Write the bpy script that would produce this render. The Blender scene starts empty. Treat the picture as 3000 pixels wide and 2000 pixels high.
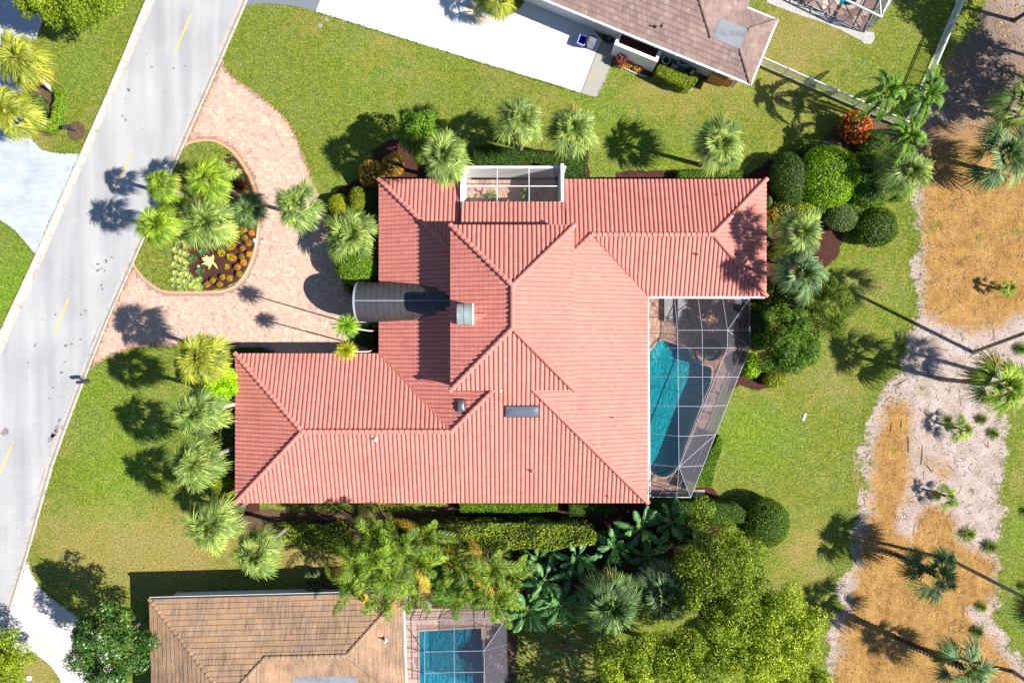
import bpy, math, random
import numpy as np
from mathutils import Vector, Matrix, noise as mnoise

S = bpy.context.scene
COL = S.collection
PI = math.pi
rnd = random.Random(7)
nr = np.random.default_rng(11)

# ------------------------------------------------------------ camera, sky, sun, exposure
H = 52.6                      # height of the camera over the ground, metres
F = 2000.0                    # 24 mm lens on a 36 mm frame of 3000 units
cam_d = bpy.data.cameras.new('camera'); cam = bpy.data.objects.new('camera', cam_d); COL.objects.link(cam)
cam_d.lens = 24; cam_d.sensor_width = 36; cam_d.clip_end = 2000; cam_d.clip_start = 0.5
cam.location = (0, 0, H); cam.rotation_euler = (0, 0, 0)
S.camera = cam
SUN_EL = math.radians(43.0)
LIGHT = Vector((-1.033, 0.286, -1.0)).normalized()       # the way the sunlight travels
w = bpy.data.worlds.new('World'); S.world = w; w.use_nodes = True
wn = w.node_tree; wn.nodes.clear()
sky = wn.nodes.new('ShaderNodeTexSky'); sky.sky_type = 'NISHITA'; sky.sun_disc = False
sky.sun_elevation = SUN_EL
sky.sun_rotation = math.atan2(-LIGHT.x, -LIGHT.y)         # measured from +Y clockwise
sky.altitude = 10; sky.air_density = 1.0; sky.dust_density = 0.3; sky.ozone_density = 4.0
bg = wn.nodes.new('ShaderNodeBackground'); bg.inputs[1].default_value = 0.068
wo = wn.nodes.new('ShaderNodeOutputWorld')
wn.links.new(sky.outputs[0], bg.inputs[0]); wn.links.new(bg.outputs[0], wo.inputs[0])
sun_d = bpy.data.lights.new('sun', 'SUN'); sun = bpy.data.objects.new('sun', sun_d); COL.objects.link(sun)
sun_d.energy = 5.0; sun_d.angle = math.radians(0.53); sun_d.color = (1.0, 0.96, 0.89)
sun.location = (40, -12, 60)
sun.rotation_euler = LIGHT.to_track_quat('-Z', 'Y').to_euler()
S.view_settings.view_transform = 'Standard'; S.view_settings.look = 'None'
S.view_settings.exposure = 1.10; S.view_settings.gamma = 1.0; S.view_settings.use_curve_mapping = False
S.cycles.use_denoising = True
S.cycles.max_bounces = 6; S.cycles.diffuse_bounces = 3; S.cycles.glossy_bounces = 2
S.cycles.transmission_bounces = 4; S.cycles.transparent_max_bounces = 12
S.cycles.caustics_reflective = False; S.cycles.caustics_refractive = False

# ------------------------------------------------------------ small helpers
def P(u, v, h=0.0):
    """A place seen at (u, v) and standing h metres up, in metres."""
    k = (H - h) / F
    return Vector(((u - 1500) * k, (1000 - v) * k, h))

def PP(pts, h=0.0):
    return [tuple(P(u, v, h)[:2]) for u, v in pts]

def link(o, parent=None):
    COL.objects.link(o)
    if parent is not None: o.parent = parent
    return o

def tag(o, label=None, cat=None, group=None, kind=None):
    if label: o['label'] = label
    if cat: o['category'] = cat
    if group: o['group'] = group
    if kind: o['kind'] = kind
    return o

def thing(name, label, cat, loc=(0, 0, 0), group=None, rz=0.0):
    o = bpy.data.objects.new(name, None); o.empty_display_size = 0.2
    o.location = loc; o.rotation_euler = (0, 0, rz)
    COL.objects.link(o)
    return tag(o, label, cat, group)

def structure(name):
    o = bpy.data.objects.new(name, None); COL.objects.link(o); o['kind'] = 'structure'
    return o

def npmesh(name, V, Fc, mat=None, tint=None, smooth=False):
    V = np.asarray(V, dtype=np.float32); Fc = np.asarray(Fc, dtype=np.int32)
    me = bpy.data.meshes.new(name)
    n, k = Fc.shape
    me.vertices.add(len(V)); me.vertices.foreach_set('co', V.ravel())
    me.loops.add(n * k); me.loops.foreach_set('vertex_index', Fc.ravel())
    me.polygons.add(n); me.polygons.foreach_set('loop_start', np.arange(0, n * k, k, dtype=np.int32))
    me.polygons.foreach_set('use_smooth', np.full(n, bool(smooth)))
    me.update(calc_edges=True)
    if tint is not None:
        a = me.attributes.new('tint', 'FLOAT', 'FACE'); a.data.foreach_set('value', np.asarray(tint, dtype=np.float32))
    if mat: me.materials.append(mat)
    return me

def obj(name, me, parent=None, loc=None):
    o = bpy.data.objects.new(name, me); link(o, parent)
    if loc is not None: o.location = loc
    return o

class MB:
    """Collects simple solids into one mesh."""
    def __init__(s): s.v = []; s.f = []; s.t = []
    def add(s, vs, fs, t=0.5):
        b = len(s.v); s.v += [tuple(x) for x in vs]; s.f += [[b + i for i in f] for f in fs]; s.t += [t] * len(fs)
    def box(s, x0, y0, z0, x1, y1, z1, t=0.5):
        s.add([(x0,y0,z0),(x1,y0,z0),(x1,y1,z0),(x0,y1,z0),(x0,y0,z1),(x1,y0,z1),(x1,y1,z1),(x0,y1,z1)],
              [(3,2,1,0),(4,5,6,7),(0,1,5,4),(1,2,6,5),(2,3,7,6),(3,0,4,7)], t)
    def obox(s, c, ax, ay, hx, hy, z0, z1, t=0.5):
        """a box turned in plan: centre c, unit axes ax, ay, half sizes"""
        q = []
        for z in (z0, z1):
            for i, j in ((-1,-1),(1,-1),(1,1),(-1,1)):
                q.append((c[0]+ax[0]*hx*i+ay[0]*hy*j, c[1]+ax[1]*hx*i+ay[1]*hy*j, z))
        s.add(q, [(3,2,1,0),(4,5,6,7),(0,1,5,4),(1,2,6,5),(2,3,7,6),(3,0,4,7)], t)
    def tube(s, pts, rad, n=8, cap=True, t=0.5, flat=1.0):
        pts = [Vector(p) for p in pts]
        if not hasattr(rad, '__len__'): rad = [rad] * len(pts)
        vs = []; m = len(pts)
        ref = Vector((0, 0, 1))
        d0 = (pts[-1] - pts[0]).normalized()
        if abs(d0.z) > 0.9: ref = Vector((1, 0, 0))
        for i, p in enumerate(pts):
            d = (pts[min(i+1, m-1)] - pts[max(i-1, 0)]).normalized()
            a = d.cross(ref).normalized(); b = d.cross(a)
            for k in range(n):
                w_ = 2*PI*k/n
                vs.append(p + a*math.cos(w_)*rad[i] + b*math.sin(w_)*rad[i]*flat)
        fs = [(i*n+k, i*n+(k+1) % n, (i+1)*n+(k+1) % n, (i+1)*n+k) for i in range(m-1) for k in range(n)]
        if cap: fs += [tuple(range(n))[::-1], tuple((m-1)*n+k for k in range(n))]
        s.add(vs, fs, t)
    def bar(s, a, b, w_=0.05, h_=None, t=0.5):
        """a rectangular bar from a to b"""
        a = Vector(a); b = Vector(b); d = (b-a).normalized(); h_ = h_ or w_
        up = Vector((0,0,1)) if abs(d.z) < 0.95 else Vector((1,0,0))
        x = d.cross(up).normalized()*w_/2; y = x.cross(d).normalized()*h_/2
        s.add([a-x-y,a+x-y,a+x+y,a-x+y,b-x-y,b+x-y,b+x+y,b-x+y],
              [(3,2,1,0),(4,5,6,7),(0,1,5,4),(1,2,6,5),(2,3,7,6),(3,0,4,7)], t)
    def slab(s, poly, z0, z1, t=0.5):
        n = len(poly)
        if area(poly) < 0: poly = poly[::-1]
        s.add([(x,y,z0) for x,y in poly]+[(x,y,z1) for x,y in poly],
              [tuple(n+i for i in range(n))] + [(i,(i+1)%n,n+(i+1)%n,n+i) for i in range(n)], t)
    def lathe(s, prof, n=16, c=(0,0,0), t=0.5):
        vs = [(c[0]+r*math.cos(2*PI*k/n), c[1]+r*math.sin(2*PI*k/n), c[2]+z) for r, z in prof for k in range(n)]
        fs = [(i*n+k, i*n+(k+1)%n, (i+1)*n+(k+1)%n, (i+1)*n+k) for i in range(len(prof)-1) for k in range(n)]
        s.add(vs, fs, t)
    def build(s, name, mat, parent=None, smooth=False, loc=None):
        me = bpy.data.meshes.new(name); me.from_pydata(s.v, [], s.f); me.update()
        if smooth: me.polygons.foreach_set('use_smooth', np.ones(len(me.polygons), dtype=bool))
        a = me.attributes.new('tint', 'FLOAT', 'FACE'); a.data.foreach_set('value', np.asarray(s.t, dtype=np.float32))
        if mat: me.materials.append(mat)
        return obj(name, me, parent, loc)

def area(p):
    return 0.5*sum(p[i][0]*p[(i+1)%len(p)][1]-p[(i+1)%len(p)][0]*p[i][1] for i in range(len(p)))

def inside(pts, poly):
    x = pts[:, 0]; y = pts[:, 1]; r = np.zeros(len(pts), bool); n = len(poly)
    for i in range(n):
        x0, y0 = poly[i]; x1, y1 = poly[(i+1) % n]
        c = ((y0 > y) != (y1 > y))
        with np.errstate(divide='ignore', invalid='ignore'):
            xx = (x1-x0)*(y-y0)/((y1-y0) if y1 != y0 else 1e-9)+x0
        r ^= c & (x < xx)
    return r

def nearest_on(pts, poly):
    best = np.full(len(pts), 1e9); out = pts.copy(); n = len(poly)
    for i in range(n):
        a = np.array(poly[i]); b = np.array(poly[(i+1) % n]); d = b-a
        t = np.clip(((pts-a)@d)/max(d@d, 1e-9), 0, 1); q = a+t[:, None]*d
        e = ((pts-q)**2).sum(1); m = e < best
        best[m] = e[m]; out[m] = q[m]
    return out, np.sqrt(best)

def smooth_poly(pts, n=3, closed=True):
    """Catmull-Rom through the points"""
    P_ = [np.array(p, float) for p in pts]; m = len(P_); out = []
    rng_ = range(m) if closed else range(m-1)
    for i in rng_:
        if closed: p0, p1, p2, p3 = P_[i-1], P_[i], P_[(i+1)%m], P_[(i+2)%m]
        else: p0, p1, p2, p3 = P_[max(i-1,0)], P_[i], P_[i+1], P_[min(i+2,m-1)]
        for k in range(n):
            t = k/n
            out.append(tuple(0.5*((2*p1)+(-p0+p2)*t+(2*p0-5*p1+4*p2-p3)*t*t+(-p0+3*p1-3*p2+p3)*t**3)))
    if not closed: out.append(tuple(P_[-1]))
    return out

def ragged(poly, step=0.35, amp=0.18, seed=0):
    """an uneven edge: points along the outline, pushed in and out"""
    out = []; n = len(poly)
    for i in range(n):
        a = np.array(poly[i]); b = np.array(poly[(i+1)%n]); L = np.linalg.norm(b-a); k = max(1, int(L/step))
        nn = np.array([-(b-a)[1], (b-a)[0]])/max(L, 1e-6)
        for j in range(k):
            p = a+(b-a)*j/k
            d = mnoise.noise(Vector((p[0]*1.3, p[1]*1.3, seed)))*amp*2.2+mnoise.noise(Vector((p[0]*5, p[1]*5, seed+9)))*amp
            out.append(tuple(p+nn*d))
    return out

# ------------------------------------------------------------ materials
def new_mat(name):
    m = bpy.data.materials.new(name); m.use_nodes = True
    return m, m.node_tree, m.node_tree.nodes['Principled BSDF']

def N(nt, kind, **kw):
    n = nt.nodes.new(kind)
    for k, v in kw.items(): setattr(n, k, v)
    return n

def ramp(nt, src, stops, interp='LINEAR'):
    r = N(nt, 'ShaderNodeValToRGB'); r.color_ramp.interpolation = interp
    e = r.color_ramp.elements
    while len(e) < len(stops): e.new(0.5)
    for i, (p, c) in enumerate(stops):
        e[i].position = p; e[i].color = (*c, 1) if len(c) == 3 else c
    nt.links.new(src, r.inputs[0])
    return r.outputs[0]

def noise_n(nt, scale, detail=3, rough=0.55, vec=None, dist=0.0):
    n = N(nt, 'ShaderNodeTexNoise'); n.inputs['Scale'].default_value = scale; n.inputs['Detail'].default_value = detail
    n.inputs['Roughness'].default_value = rough; n.inputs['Distortion'].default_value = dist
    if vec is None: vec = pos(nt)
    nt.links.new(vec, n.inputs['Vector'])
    return n.outputs['Fac']

def pos(nt, scale=None, rot=None):
    g = N(nt, 'ShaderNodeNewGeometry')
    if scale is None and rot is None: return g.outputs['Position']
    mp = N(nt, 'ShaderNodeMapping'); nt.links.new(g.outputs['Position'], mp.inputs['Vector'])
    if rot: mp.inputs['Rotation'].default_value = (0, 0, rot)
    if scale: mp.inputs['Scale'].default_value = scale
    return mp.outputs['Vector']

def mix(nt, fac, a, b, mode='MIX'):
    m = N(nt, 'ShaderNodeMix', data_type='RGBA', blend_type=mode)
    for s_, v in ((m.inputs['Factor'], fac), (m.inputs[6], a), (m.inputs[7], b)):
        if isinstance(v, (int, float)): s_.default_value = v
        elif isinstance(v, tuple): s_.default_value = (*v, 1)
        else: nt.links.new(v, s_)
    return m.outputs[2]

def math_n(nt, op, a, b=0.0, c=None, clamp=False):
    m = N(nt, 'ShaderNodeMath', operation=op, use_clamp=clamp)
    for i, v in enumerate((a, b) if c is None else (a, b, c)):
        if isinstance(v, (int, float)): m.inputs[i].default_value = v
        else: nt.links.new(v, m.inputs[i])
    return m.outputs[0]

def attr(nt, name):
    a = N(nt, 'ShaderNodeAttribute', attribute_name=name)
    return a

def bump(nt, b, height, strength=0.3, dist=0.02):
    n = N(nt, 'ShaderNodeBump'); n.inputs['Strength'].default_value = strength; n.inputs['Distance'].default_value = dist
    nt.links.new(height, n.inputs['Height']); nt.links.new(n.outputs[0], b.inputs['Normal'])

def plain(name, col, rough=0.6, metal=0.0, var=0.15, scale=3.0, spec=0.4, fine=0.0):
    m, nt, b = new_mat(name)
    a = noise_n(nt, scale, 4)
    lo = tuple(c*(1-var) for c in col); hi = tuple(min(1, c*(1+var)) for c in col)
    nt.links.new(ramp(nt, a, [(0.3, lo), (0.7, hi)]), b.inputs['Base Color'])
    b.inputs['Roughness'].default_value = rough; b.inputs['Metallic'].default_value = metal
    b.inputs['Specular IOR Level'].default_value = spec
    if fine: bump(nt, b, noise_n(nt, 60, 2), fine, 0.01)
    return m

def tinted(name, stops, rough=0.75, grain=0.12, gscale=14, spec=0.3, stain=None, interp='LINEAR'):
    """colour picked per piece (face tint for joined pieces, object random for single ones)"""
    m, nt, b = new_mat(name)
    oi = N(nt, 'ShaderNodeObjectInfo')
    v = math_n(nt, 'FRACT', math_n(nt, 'ADD', attr(nt, 'tint').outputs['Fac'], oi.outputs['Random']))
    c = ramp(nt, v, stops, interp)
    g = noise_n(nt, gscale, 4, 0.65)
    c = mix(nt, 1.0, c, ramp(nt, g, [(0.25, (1-grain*2,)*3), (0.75, (1+grain,)*3)]), 'MULTIPLY')
    if stain:
        s_, col_ = stain
        f_ = ramp(nt, noise_n(nt, s_, 4, 0.6), [(0.50, (0, 0, 0)), (0.72, (1, 1, 1))])
        c = mix(nt, f_, c, mix(nt, 1.0, c, col_, 'MULTIPLY'))
    nt.links.new(c, b.inputs['Base Color'])
    b.inputs['Roughness'].default_value = rough; b.inputs['Specular IOR Level'].default_value = spec
    bump(nt, b, g, 0.25, 0.01)
    return m

def leaf_mat(name, dark, mid, light, rough=0.5, transl=0.22, spec=0.35, vein=None):
    m, nt, b = new_mat(name)
    v = math_n(nt, 'FRACT', attr(nt, 'tint').outputs['Fac'])
    dark, mid, light = [tuple(min(.9, k_*(1.38, 1.42, .9)[i_]) for i_, k_ in enumerate(c_)) for c_ in (tuple(x*.75 for x in dark), mid, light)]
    c = ramp(nt, v, [(0.0, dark), (0.5, mid), (1.0, light)])
    big = noise_n(nt, 0.9, 2)
    c = mix(nt, 1.0, c, ramp(nt, big, [(0.3, (0.78, 0.80, 0.78)), (0.7, (1.18, 1.14, 1.05))]), 'MULTIPLY')
    oi = N(nt, 'ShaderNodeObjectInfo')
    c = mix(nt, 1.0, c, ramp(nt, oi.outputs['Random'], [(0.0, (0.62, 0.66, 0.7)), (0.5, (1, 1, 1)), (1.0, (1.3, 1.22, 1.05))]), 'MULTIPLY')
    nt.links.new(c, b.inputs['Base Color'])
    b.inputs['Roughness'].default_value = rough+.1; b.inputs['Specular IOR Level'].default_value = spec*.5
    tr = N(nt, 'ShaderNodeBsdfTranslucent')
    nt.links.new(mix(nt, 1.0, c, (1.25, 1.3, 0.55), 'MULTIPLY'), tr.inputs['Color'])
    mx = N(nt, 'ShaderNodeMixShader'); mx.inputs[0].default_value = transl
    nt.links.new(b.outputs[0], mx.inputs[1]); nt.links.new(tr.outputs[0], mx.inputs[2])
    nt.links.new(mx.outputs[0], nt.nodes['Material Output'].inputs['Surface'])
    return m

M = {}
# lawn: blades, mown variation, dry patches (attribute 'dry'), pale flecks
def lawn_colour(nt):
    fine = noise_n(nt, 7.0, 6, 0.85)
    mid = noise_n(nt, 1.1, 4, 0.6)
    big = noise_n(nt, 0.16, 3, 0.5)
    c = ramp(nt, fine, [(0.30, (0.020, 0.042, 0.005)), (0.43, (0.080, 0.116, 0.009)), (0.54, (0.165, 0.202, 0.020)), (0.68, (0.37, 0.39, 0.12))])
    mot = noise_n(nt, 1.9, 5, 0.75)
    c = mix(nt, 1.0, c, ramp(nt, mot, [(0.32, (0.66, 0.74, 0.75)), (0.68, (1.30, 1.18, 1.2))]), 'MULTIPLY')
    sp = noise_n(nt, 4.2, 2, 0.9)
    c = mix(nt, 1.0, c, ramp(nt, sp, [(0.34, (0.74, 0.78, 0.78)), (0.5, (1, 1, 1)), (0.66, (1.25, 1.2, 1.35))]), 'MULTIPLY')
    dry = attr(nt, 'dry').outputs['Fac']
    d = math_n(nt, 'ADD', dry, math_n(nt, 'MULTIPLY', math_n(nt, 'SUBTRACT', mid, 0.5), 1.6))
    d = math_n(nt, 'ADD', d, math_n(nt, 'MULTIPLY', math_n(nt, 'SUBTRACT', big, 0.45), 1.0))
    dm = ramp(nt, d, [(0.12, (0, 0, 0)), (0.85, (1, 1, 1))])
    straw = ramp(nt, fine, [(0.30, (0.075, 0.062, 0.012)), (0.48, (0.22, 0.18, 0.04)), (0.68, (0.45, 0.37, 0.15))])
    c = mix(nt, dm, c, straw)
    lush = attr(nt, 'lush').outputs['Fac']
    c = mix(nt, math_n(nt, 'MULTIPLY', lush, 0.6), c, mix(nt, 1.0, c, (0.88, 1.28, 0.6), 'MULTIPLY'))
    fl = ramp(nt, noise_n(nt, 6.5, 3, 0.95), [(0.565, (0, 0, 0)), (0.68, (1, 1, 1))])
    flk = math_n(nt, 'MULTIPLY', fl, ramp(nt, noise_n(nt, 0.35, 3), [(0.42, (0, 0, 0)), (0.62, (0.85, 0.85, 0.85))]))
    c = mix(nt, flk, c, (0.27, 0.36, 0.33))
    return c, fine
def lawn_mat():
    m, nt, b = new_mat('lawn_grass')
    c, fine = lawn_colour(nt)
    nt.links.new(c, b.inputs['Base Color']); b.inputs['Roughness'].default_value = 0.9
    b.inputs['Specular IOR Level'].default_value = 0.1
    bump(nt, b, fine, 0.9, 0.12)
    return m
M['lawn'] = lawn_mat()

def ground_mat():
    """pine straw over pale sand; attribute 'straw' 0..1"""
    m, nt, b = new_mat('pine_straw_and_sand')
    fine = noise_n(nt, 11.0, 6, 0.9); mid = noise_n(nt, 0.9, 4, 0.6)
    st = math_n(nt, 'ADD', math_n(nt, 'MULTIPLY', noise_n(nt, 0.7, 6, 0.75), 0.6), math_n(nt, 'MULTIPLY', noise_n(nt, 1.0, 5, 0.75, pos(nt, (3.2, 0.9, 1.0), 0.12)), 0.4))
    straw = ramp(nt, fine, [(0.32, (0.085, 0.040, 0.012)), (0.44, (0.25, 0.125, 0.036)), (0.55, (0.44, 0.245, 0.075)), (0.68, (0.78, 0.54, 0.26))])
    straw = mix(nt, 1.0, straw, ramp(nt, st, [(0.38, (0.58, 0.52, 0.46)), (0.60, (1.08, 1.12, 1.2))]), 'MULTIPLY')
    sand = ramp(nt, fine, [(0.32, (0.085, 0.068, 0.058)), (0.43, (0.27, 0.205, 0.175)), (0.54, (0.49, 0.405, 0.355)), (0.68, (0.82, 0.76, 0.72))])
    sand = mix(nt, 1.0, sand, ramp(nt, mid, [(0.3, (0.70, 0.64, 0.60)), (0.65, (1.05, 1.05, 1.08))]), 'MULTIPLY')
    a = attr(nt, 'straw').outputs['Fac']
    f_ = math_n(nt, 'ADD', a, math_n(nt, 'MULTIPLY', math_n(nt, 'SUBTRACT', mid, 0.5), 1.1))
    f_ = math_n(nt, 'ADD', f_, math_n(nt, 'MULTIPLY', math_n(nt, 'SUBTRACT', noise_n(nt, 3.4, 4, 0.7), 0.5), 0.8))
    f_ = ramp(nt, f_, [(0.30, (0, 0, 0)), (0.72, (1, 1, 1))])
    c = mix(nt, f_, sand, straw)
    lit = attr(nt, 'litter').outputs['Fac']
    c = mix(nt, math_n(nt, 'MULTIPLY', lit, 0.75), c, ramp(nt, fine, [(0.32, (0.05, 0.035, 0.028)), (0.5, (0.19, 0.135, 0.11)), (0.70, (0.42, 0.33, 0.28))]))
    g, _ = lawn_colour(nt)
    ed = attr(nt, 'edge').outputs['Fac']
    e_ = math_n(nt, 'ADD', ed, math_n(nt, 'MULTIPLY', math_n(nt, 'SUBTRACT', mid, 0.5), 1.6))
    e_ = math_n(nt, 'ADD', e_, math_n(nt, 'MULTIPLY', math_n(nt, 'SUBTRACT', noise_n(nt, 4.0, 4, 0.8), 0.5), 1.0))
    e_ = math_n(nt, 'ADD', e_, math_n(nt, 'MULTIPLY', math_n(nt, 'SUBTRACT', noise_n(nt, 0.3, 3), 0.52), 1.8))
    c = mix(nt, ramp(nt, e_, [(0.38, (1, 1, 1)), (0.62, (0, 0, 0))]), c, g)
    nt.links.new(c, b.inputs['Base Color']); b.inputs['Roughness'].default_value = 0.95
    b.inputs['Specular IOR Level'].default_value = 0.1
    bump(nt, b, fine, 0.8, 0.10)
    return m
M['straw'] = ground_mat()

def mulch_mat(name, cols, sc=11):
    m, nt, b = new_mat(name)
    f_ = noise_n(nt, sc, 5, 0.75)
    c = ramp(nt, f_, [(0.28, cols[0]), (0.5, cols[1]), (0.75, cols[2])])
    nt.links.new(c, b.inputs['Base Color']); b.inputs['Roughness'].default_value = 0.95
    b.inputs['Specular IOR Level'].default_value = 0.12
    bump(nt, b, f_, 1.0, 0.06)
    return m
M['mulch'] = mulch_mat('dark_red_mulch', [(0.020, 0.009, 0.007), (0.062, 0.024, 0.018), (0.13, 0.058, 0.042)])
M['soil'] = mulch_mat('leaf_litter_soil', [(0.03, 0.020, 0.012), (0.10, 0.062, 0.036), (0.23, 0.155, 0.10)])
M['gravel'] = mulch_mat('white_gravel', [(0.13, 0.12, 0.12), (0.38, 0.36, 0.33), (0.66, 0.62, 0.57)], 11)

def asphalt_mat():
    m, nt, b = new_mat('aged_grey_asphalt')
    f_ = noise_n(nt, 22, 4, 0.7); big = noise_n(nt, 0.22, 4, 0.55)
    v = pos(nt, (0.9, 0.07, 1.0), math.radians(-23.5)); streak = noise_n(nt, 1.0, 3, 0.5, v)
    c = ramp(nt, f_, [(0.3, (0.30, 0.295, 0.295)), (0.7, (0.39, 0.384, 0.384))])
    c = mix(nt, 1.0, c, ramp(nt, big, [(0.3, (0.86, 0.86, 0.87)), (0.7, (1.08, 1.08, 1.08))]), 'MULTIPLY')
    c = mix(nt, 1.0, c, ramp(nt, streak, [(0.35, (0.86, 0.86, 0.88)), (0.62, (1.06, 1.06, 1.06))]), 'MULTIPLY')
    cr = N(nt, 'ShaderNodeTexVoronoi', feature='DISTANCE_TO_EDGE'); cr.inputs['Scale'].default_value = 0.22
    dv = N(nt, 'ShaderNodeVectorMath', operation='ADD'); nt.links.new(pos(nt), dv.inputs[0])
    nz = N(nt, 'ShaderNodeTexNoise'); nz.inputs['Scale'].default_value = 0.8; nt.links.new(pos(nt), nz.inputs['Vector'])
    nt.links.new(nz.outputs['Color'], dv.inputs[1]); nt.links.new(dv.outputs[0], cr.inputs['Vector'])
    c = mix(nt, ramp(nt, cr.outputs['Distance'], [(0.0, (0.35, 0.35, 0.35)), (0.006, (0, 0, 0))]), c, (0.42, 0.41, 0.40))
    nt.links.new(c, b.inputs['Base Color']); b.inputs['Roughness'].default_value = 0.88
    b.inputs['Specular IOR Level'].default_value = 0.25
    bump(nt, b, f_, 0.35, 0.01)
    return m
M['asphalt'] = asphalt_mat()

def concrete(name, col, dirt=(0.55, 0.50, 0.45), amount=0.35, sc=0.5, rough=0.85):
    m, nt, b = new_mat(name)
    f_ = noise_n(nt, 16, 4, 0.7); big = noise_n(nt, sc, 5, 0.65)
    c = mix(nt, 1.0, col, ramp(nt, f_, [(0.3, (0.90, 0.90, 0.90)), (0.7, (1.06, 1.06, 1.06))]), 'MULTIPLY')
    k = ramp(nt, big, [(0.52, (0, 0, 0)), (0.8, (amount,)*3)])
    c = mix(nt, k, c, tuple(a*b_ for a, b_ in zip(col, dirt)))
    nt.links.new(c, b.inputs['Base Color']); b.inputs['Roughness'].default_value = rough
    b.inputs['Specular IOR Level'].default_value = 0.25
    bump(nt, b, f_, 0.25, 0.01)
    return m
M['kerb'] = concrete('kerb_concrete', (0.42, 0.375, 0.33), (0.35, 0.33, 0.31), 0.85, 1.3)
M['white_drive'] = concrete('white_painted_concrete', (0.56, 0.585, 0.61), (0.80, 0.78, 0.74), 0.5, 0.35)
M['cream_drive'] = concrete('pale_pinkish_concrete', (0.47, 0.43, 0.41), (0.7, 0.62, 0.6), 0.6, 0.9)
M['bare_slab'] = concrete('bare_grey_concrete', (0.30, 0.285, 0.255), (1.25, 1.0, 0.55), 0.9, 0.45)
M['grey_drive'] = concrete('blue_grey_asphalt_apron', (0.15, 0.165, 0.19), (0.8, 0.8, 0.8), 0.5, 0.6)
M['paver_joint'] = plain('paver_joint_sand', (0.27, 0.17, 0.14), 0.95)
M['paver_edge'] = concrete('rust_stained_edge_pavers', (0.50, 0.27, 0.17), (0.85, 0.6, 0.5), 0.8, 1.2)
M['paver'] = tinted('blush_concrete_pavers', [(0.0, (0.48, 0.305, 0.235)), (0.3, (0.53, 0.37, 0.275)), (0.6, (0.43, 0.28, 0.24)), (0.85, (0.56, 0.43, 0.32)), (1.0, (0.37, 0.225, 0.20))], 0.8, 0.10, 5)
def rust_edge(m):
    """rust from the sprinklers along the drive's edges (attribute 'rust' on the joined pavers)"""
    nt = m.node_tree; b = nt.nodes['Principled BSDF']; src = b.inputs['Base Color'].links[0].from_socket
    r_ = math_n(nt, 'ADD', attr(nt, 'rust').outputs['Fac'], math_n(nt, 'MULTIPLY', math_n(nt, 'SUBTRACT', noise_n(nt, 0.8, 3), 0.5), 0.9))
    r_ = ramp(nt, r_, [(0.25, (0, 0, 0)), (1.0, (0.85, 0.85, 0.85))])
    nt.links.new(mix(nt, r_, src, (0.50, 0.235, 0.11)), b.inputs['Base Color'])
rust_edge(M['paver'])
M['pale_blue_drive'] = concrete('pale_blue_white_concrete', (0.375, 0.40, 0.44), (0.9, 0.93, 0.98), 0.6, 0.4)
M['white_paver'] = tinted('white_coated_pavers', [(0.0, (0.355, 0.385, 0.43)), (0.5, (0.375, 0.40, 0.44)), (1.0, (0.39, 0.415, 0.445))], 0.8, 0.12, .5)
M['deck_tile'] = tinted('terracotta_deck_tiles', [(0.0, (0.43, 0.25, 0.19)), (0.35, (0.52, 0.34, 0.24)), (0.7, (0.40, 0.21, 0.17)), (0.9, (0.55, 0.40, 0.27)), (1.0, (0.30, 0.13, 0.11))], 0.7, 0.15, 5)
M['tan_tile'] = tinted('tan_deck_tiles', [(0.0, (0.40, 0.27, 0.22)), (1.0, (0.46, 0.32, 0.27))], 0.7, 0.12, 4)
M['flagstone'] = tinted('tan_flagstone', [(0.0, (0.58, 0.40, 0.28)), (0.5, (0.66, 0.50, 0.37)), (1.0, (0.52, 0.30, 0.18))], 0.7, 0.2, 3)
def roof_mat(name, stops, streak, rough=0.7, weather=0.2):
    m = tinted(name, stops, rough, 0.07, 6, 0.35, (0.7, streak))
    return m
M['pink_tile'] = tinted('salmon_painted_roof_tile', [(0.0, (0.475, 0.166, 0.132)), (0.5, (0.50, 0.180, 0.144)), (1.0, (0.525, 0.194, 0.155))], 0.62, 0.05, 4, 0.3, (0.35, (0.90, 0.86, 0.84)))
M['pink_under'] = plain('salmon_mortar', (0.36, 0.13, 0.105), 0.8)
def streaky(name, stops, dark, axis_rot, dirt=0.6):
    m, nt, b = new_mat(name)
    oi = N(nt, 'ShaderNodeObjectInfo')
    v = math_n(nt, 'FRACT', math_n(nt, 'ADD', attr(nt, 'tint').outputs['Fac'], oi.outputs['Random']))
    c = ramp(nt, v, stops)
    big = noise_n(nt, 0.5, 4, 0.6)
    s_ = noise_n(nt, 1.0, 4, 0.6, pos(nt, (9.0, 0.7, 1), axis_rot))
    k = math_n(nt, 'ADD', math_n(nt, 'MULTIPLY', s_, 0.7), math_n(nt, 'MULTIPLY', big, 0.5))
    k = ramp(nt, k, [(0.54, (0, 0, 0)), (0.76, (dirt,)*3)])
    c = mix(nt, k, c, dark)
    nt.links.new(c, b.inputs['Base Color']); b.inputs['Roughness'].default_value = 0.85
    b.inputs['Specular IOR Level'].default_value = 0.25
    bump(nt, b, noise_n(nt, 25, 3), 0.3, 0.01)
    return m
M['brown_tile'] = streaky('weathered_orange_brown_roof_tile', [(0.0, (0.31, 0.19, 0.11)), (0.35, (0.34, 0.205, 0.115)), (0.65, (0.295, 0.19, 0.13)), (1.0, (0.36, 0.225, 0.14))], (0.085, 0.068, 0.055), 0.0, 0.75)
M['mauve_tile'] = streaky('weathered_mauve_brown_roof_tile', [(0.0, (0.235, 0.158, 0.135)), (0.4, (0.285, 0.19, 0.16)), (0.7, (0.20, 0.135, 0.122)), (1.0, (0.32, 0.225, 0.19))], (0.12, 0.085, 0.08), math.radians(22.4), 0.6)
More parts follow.
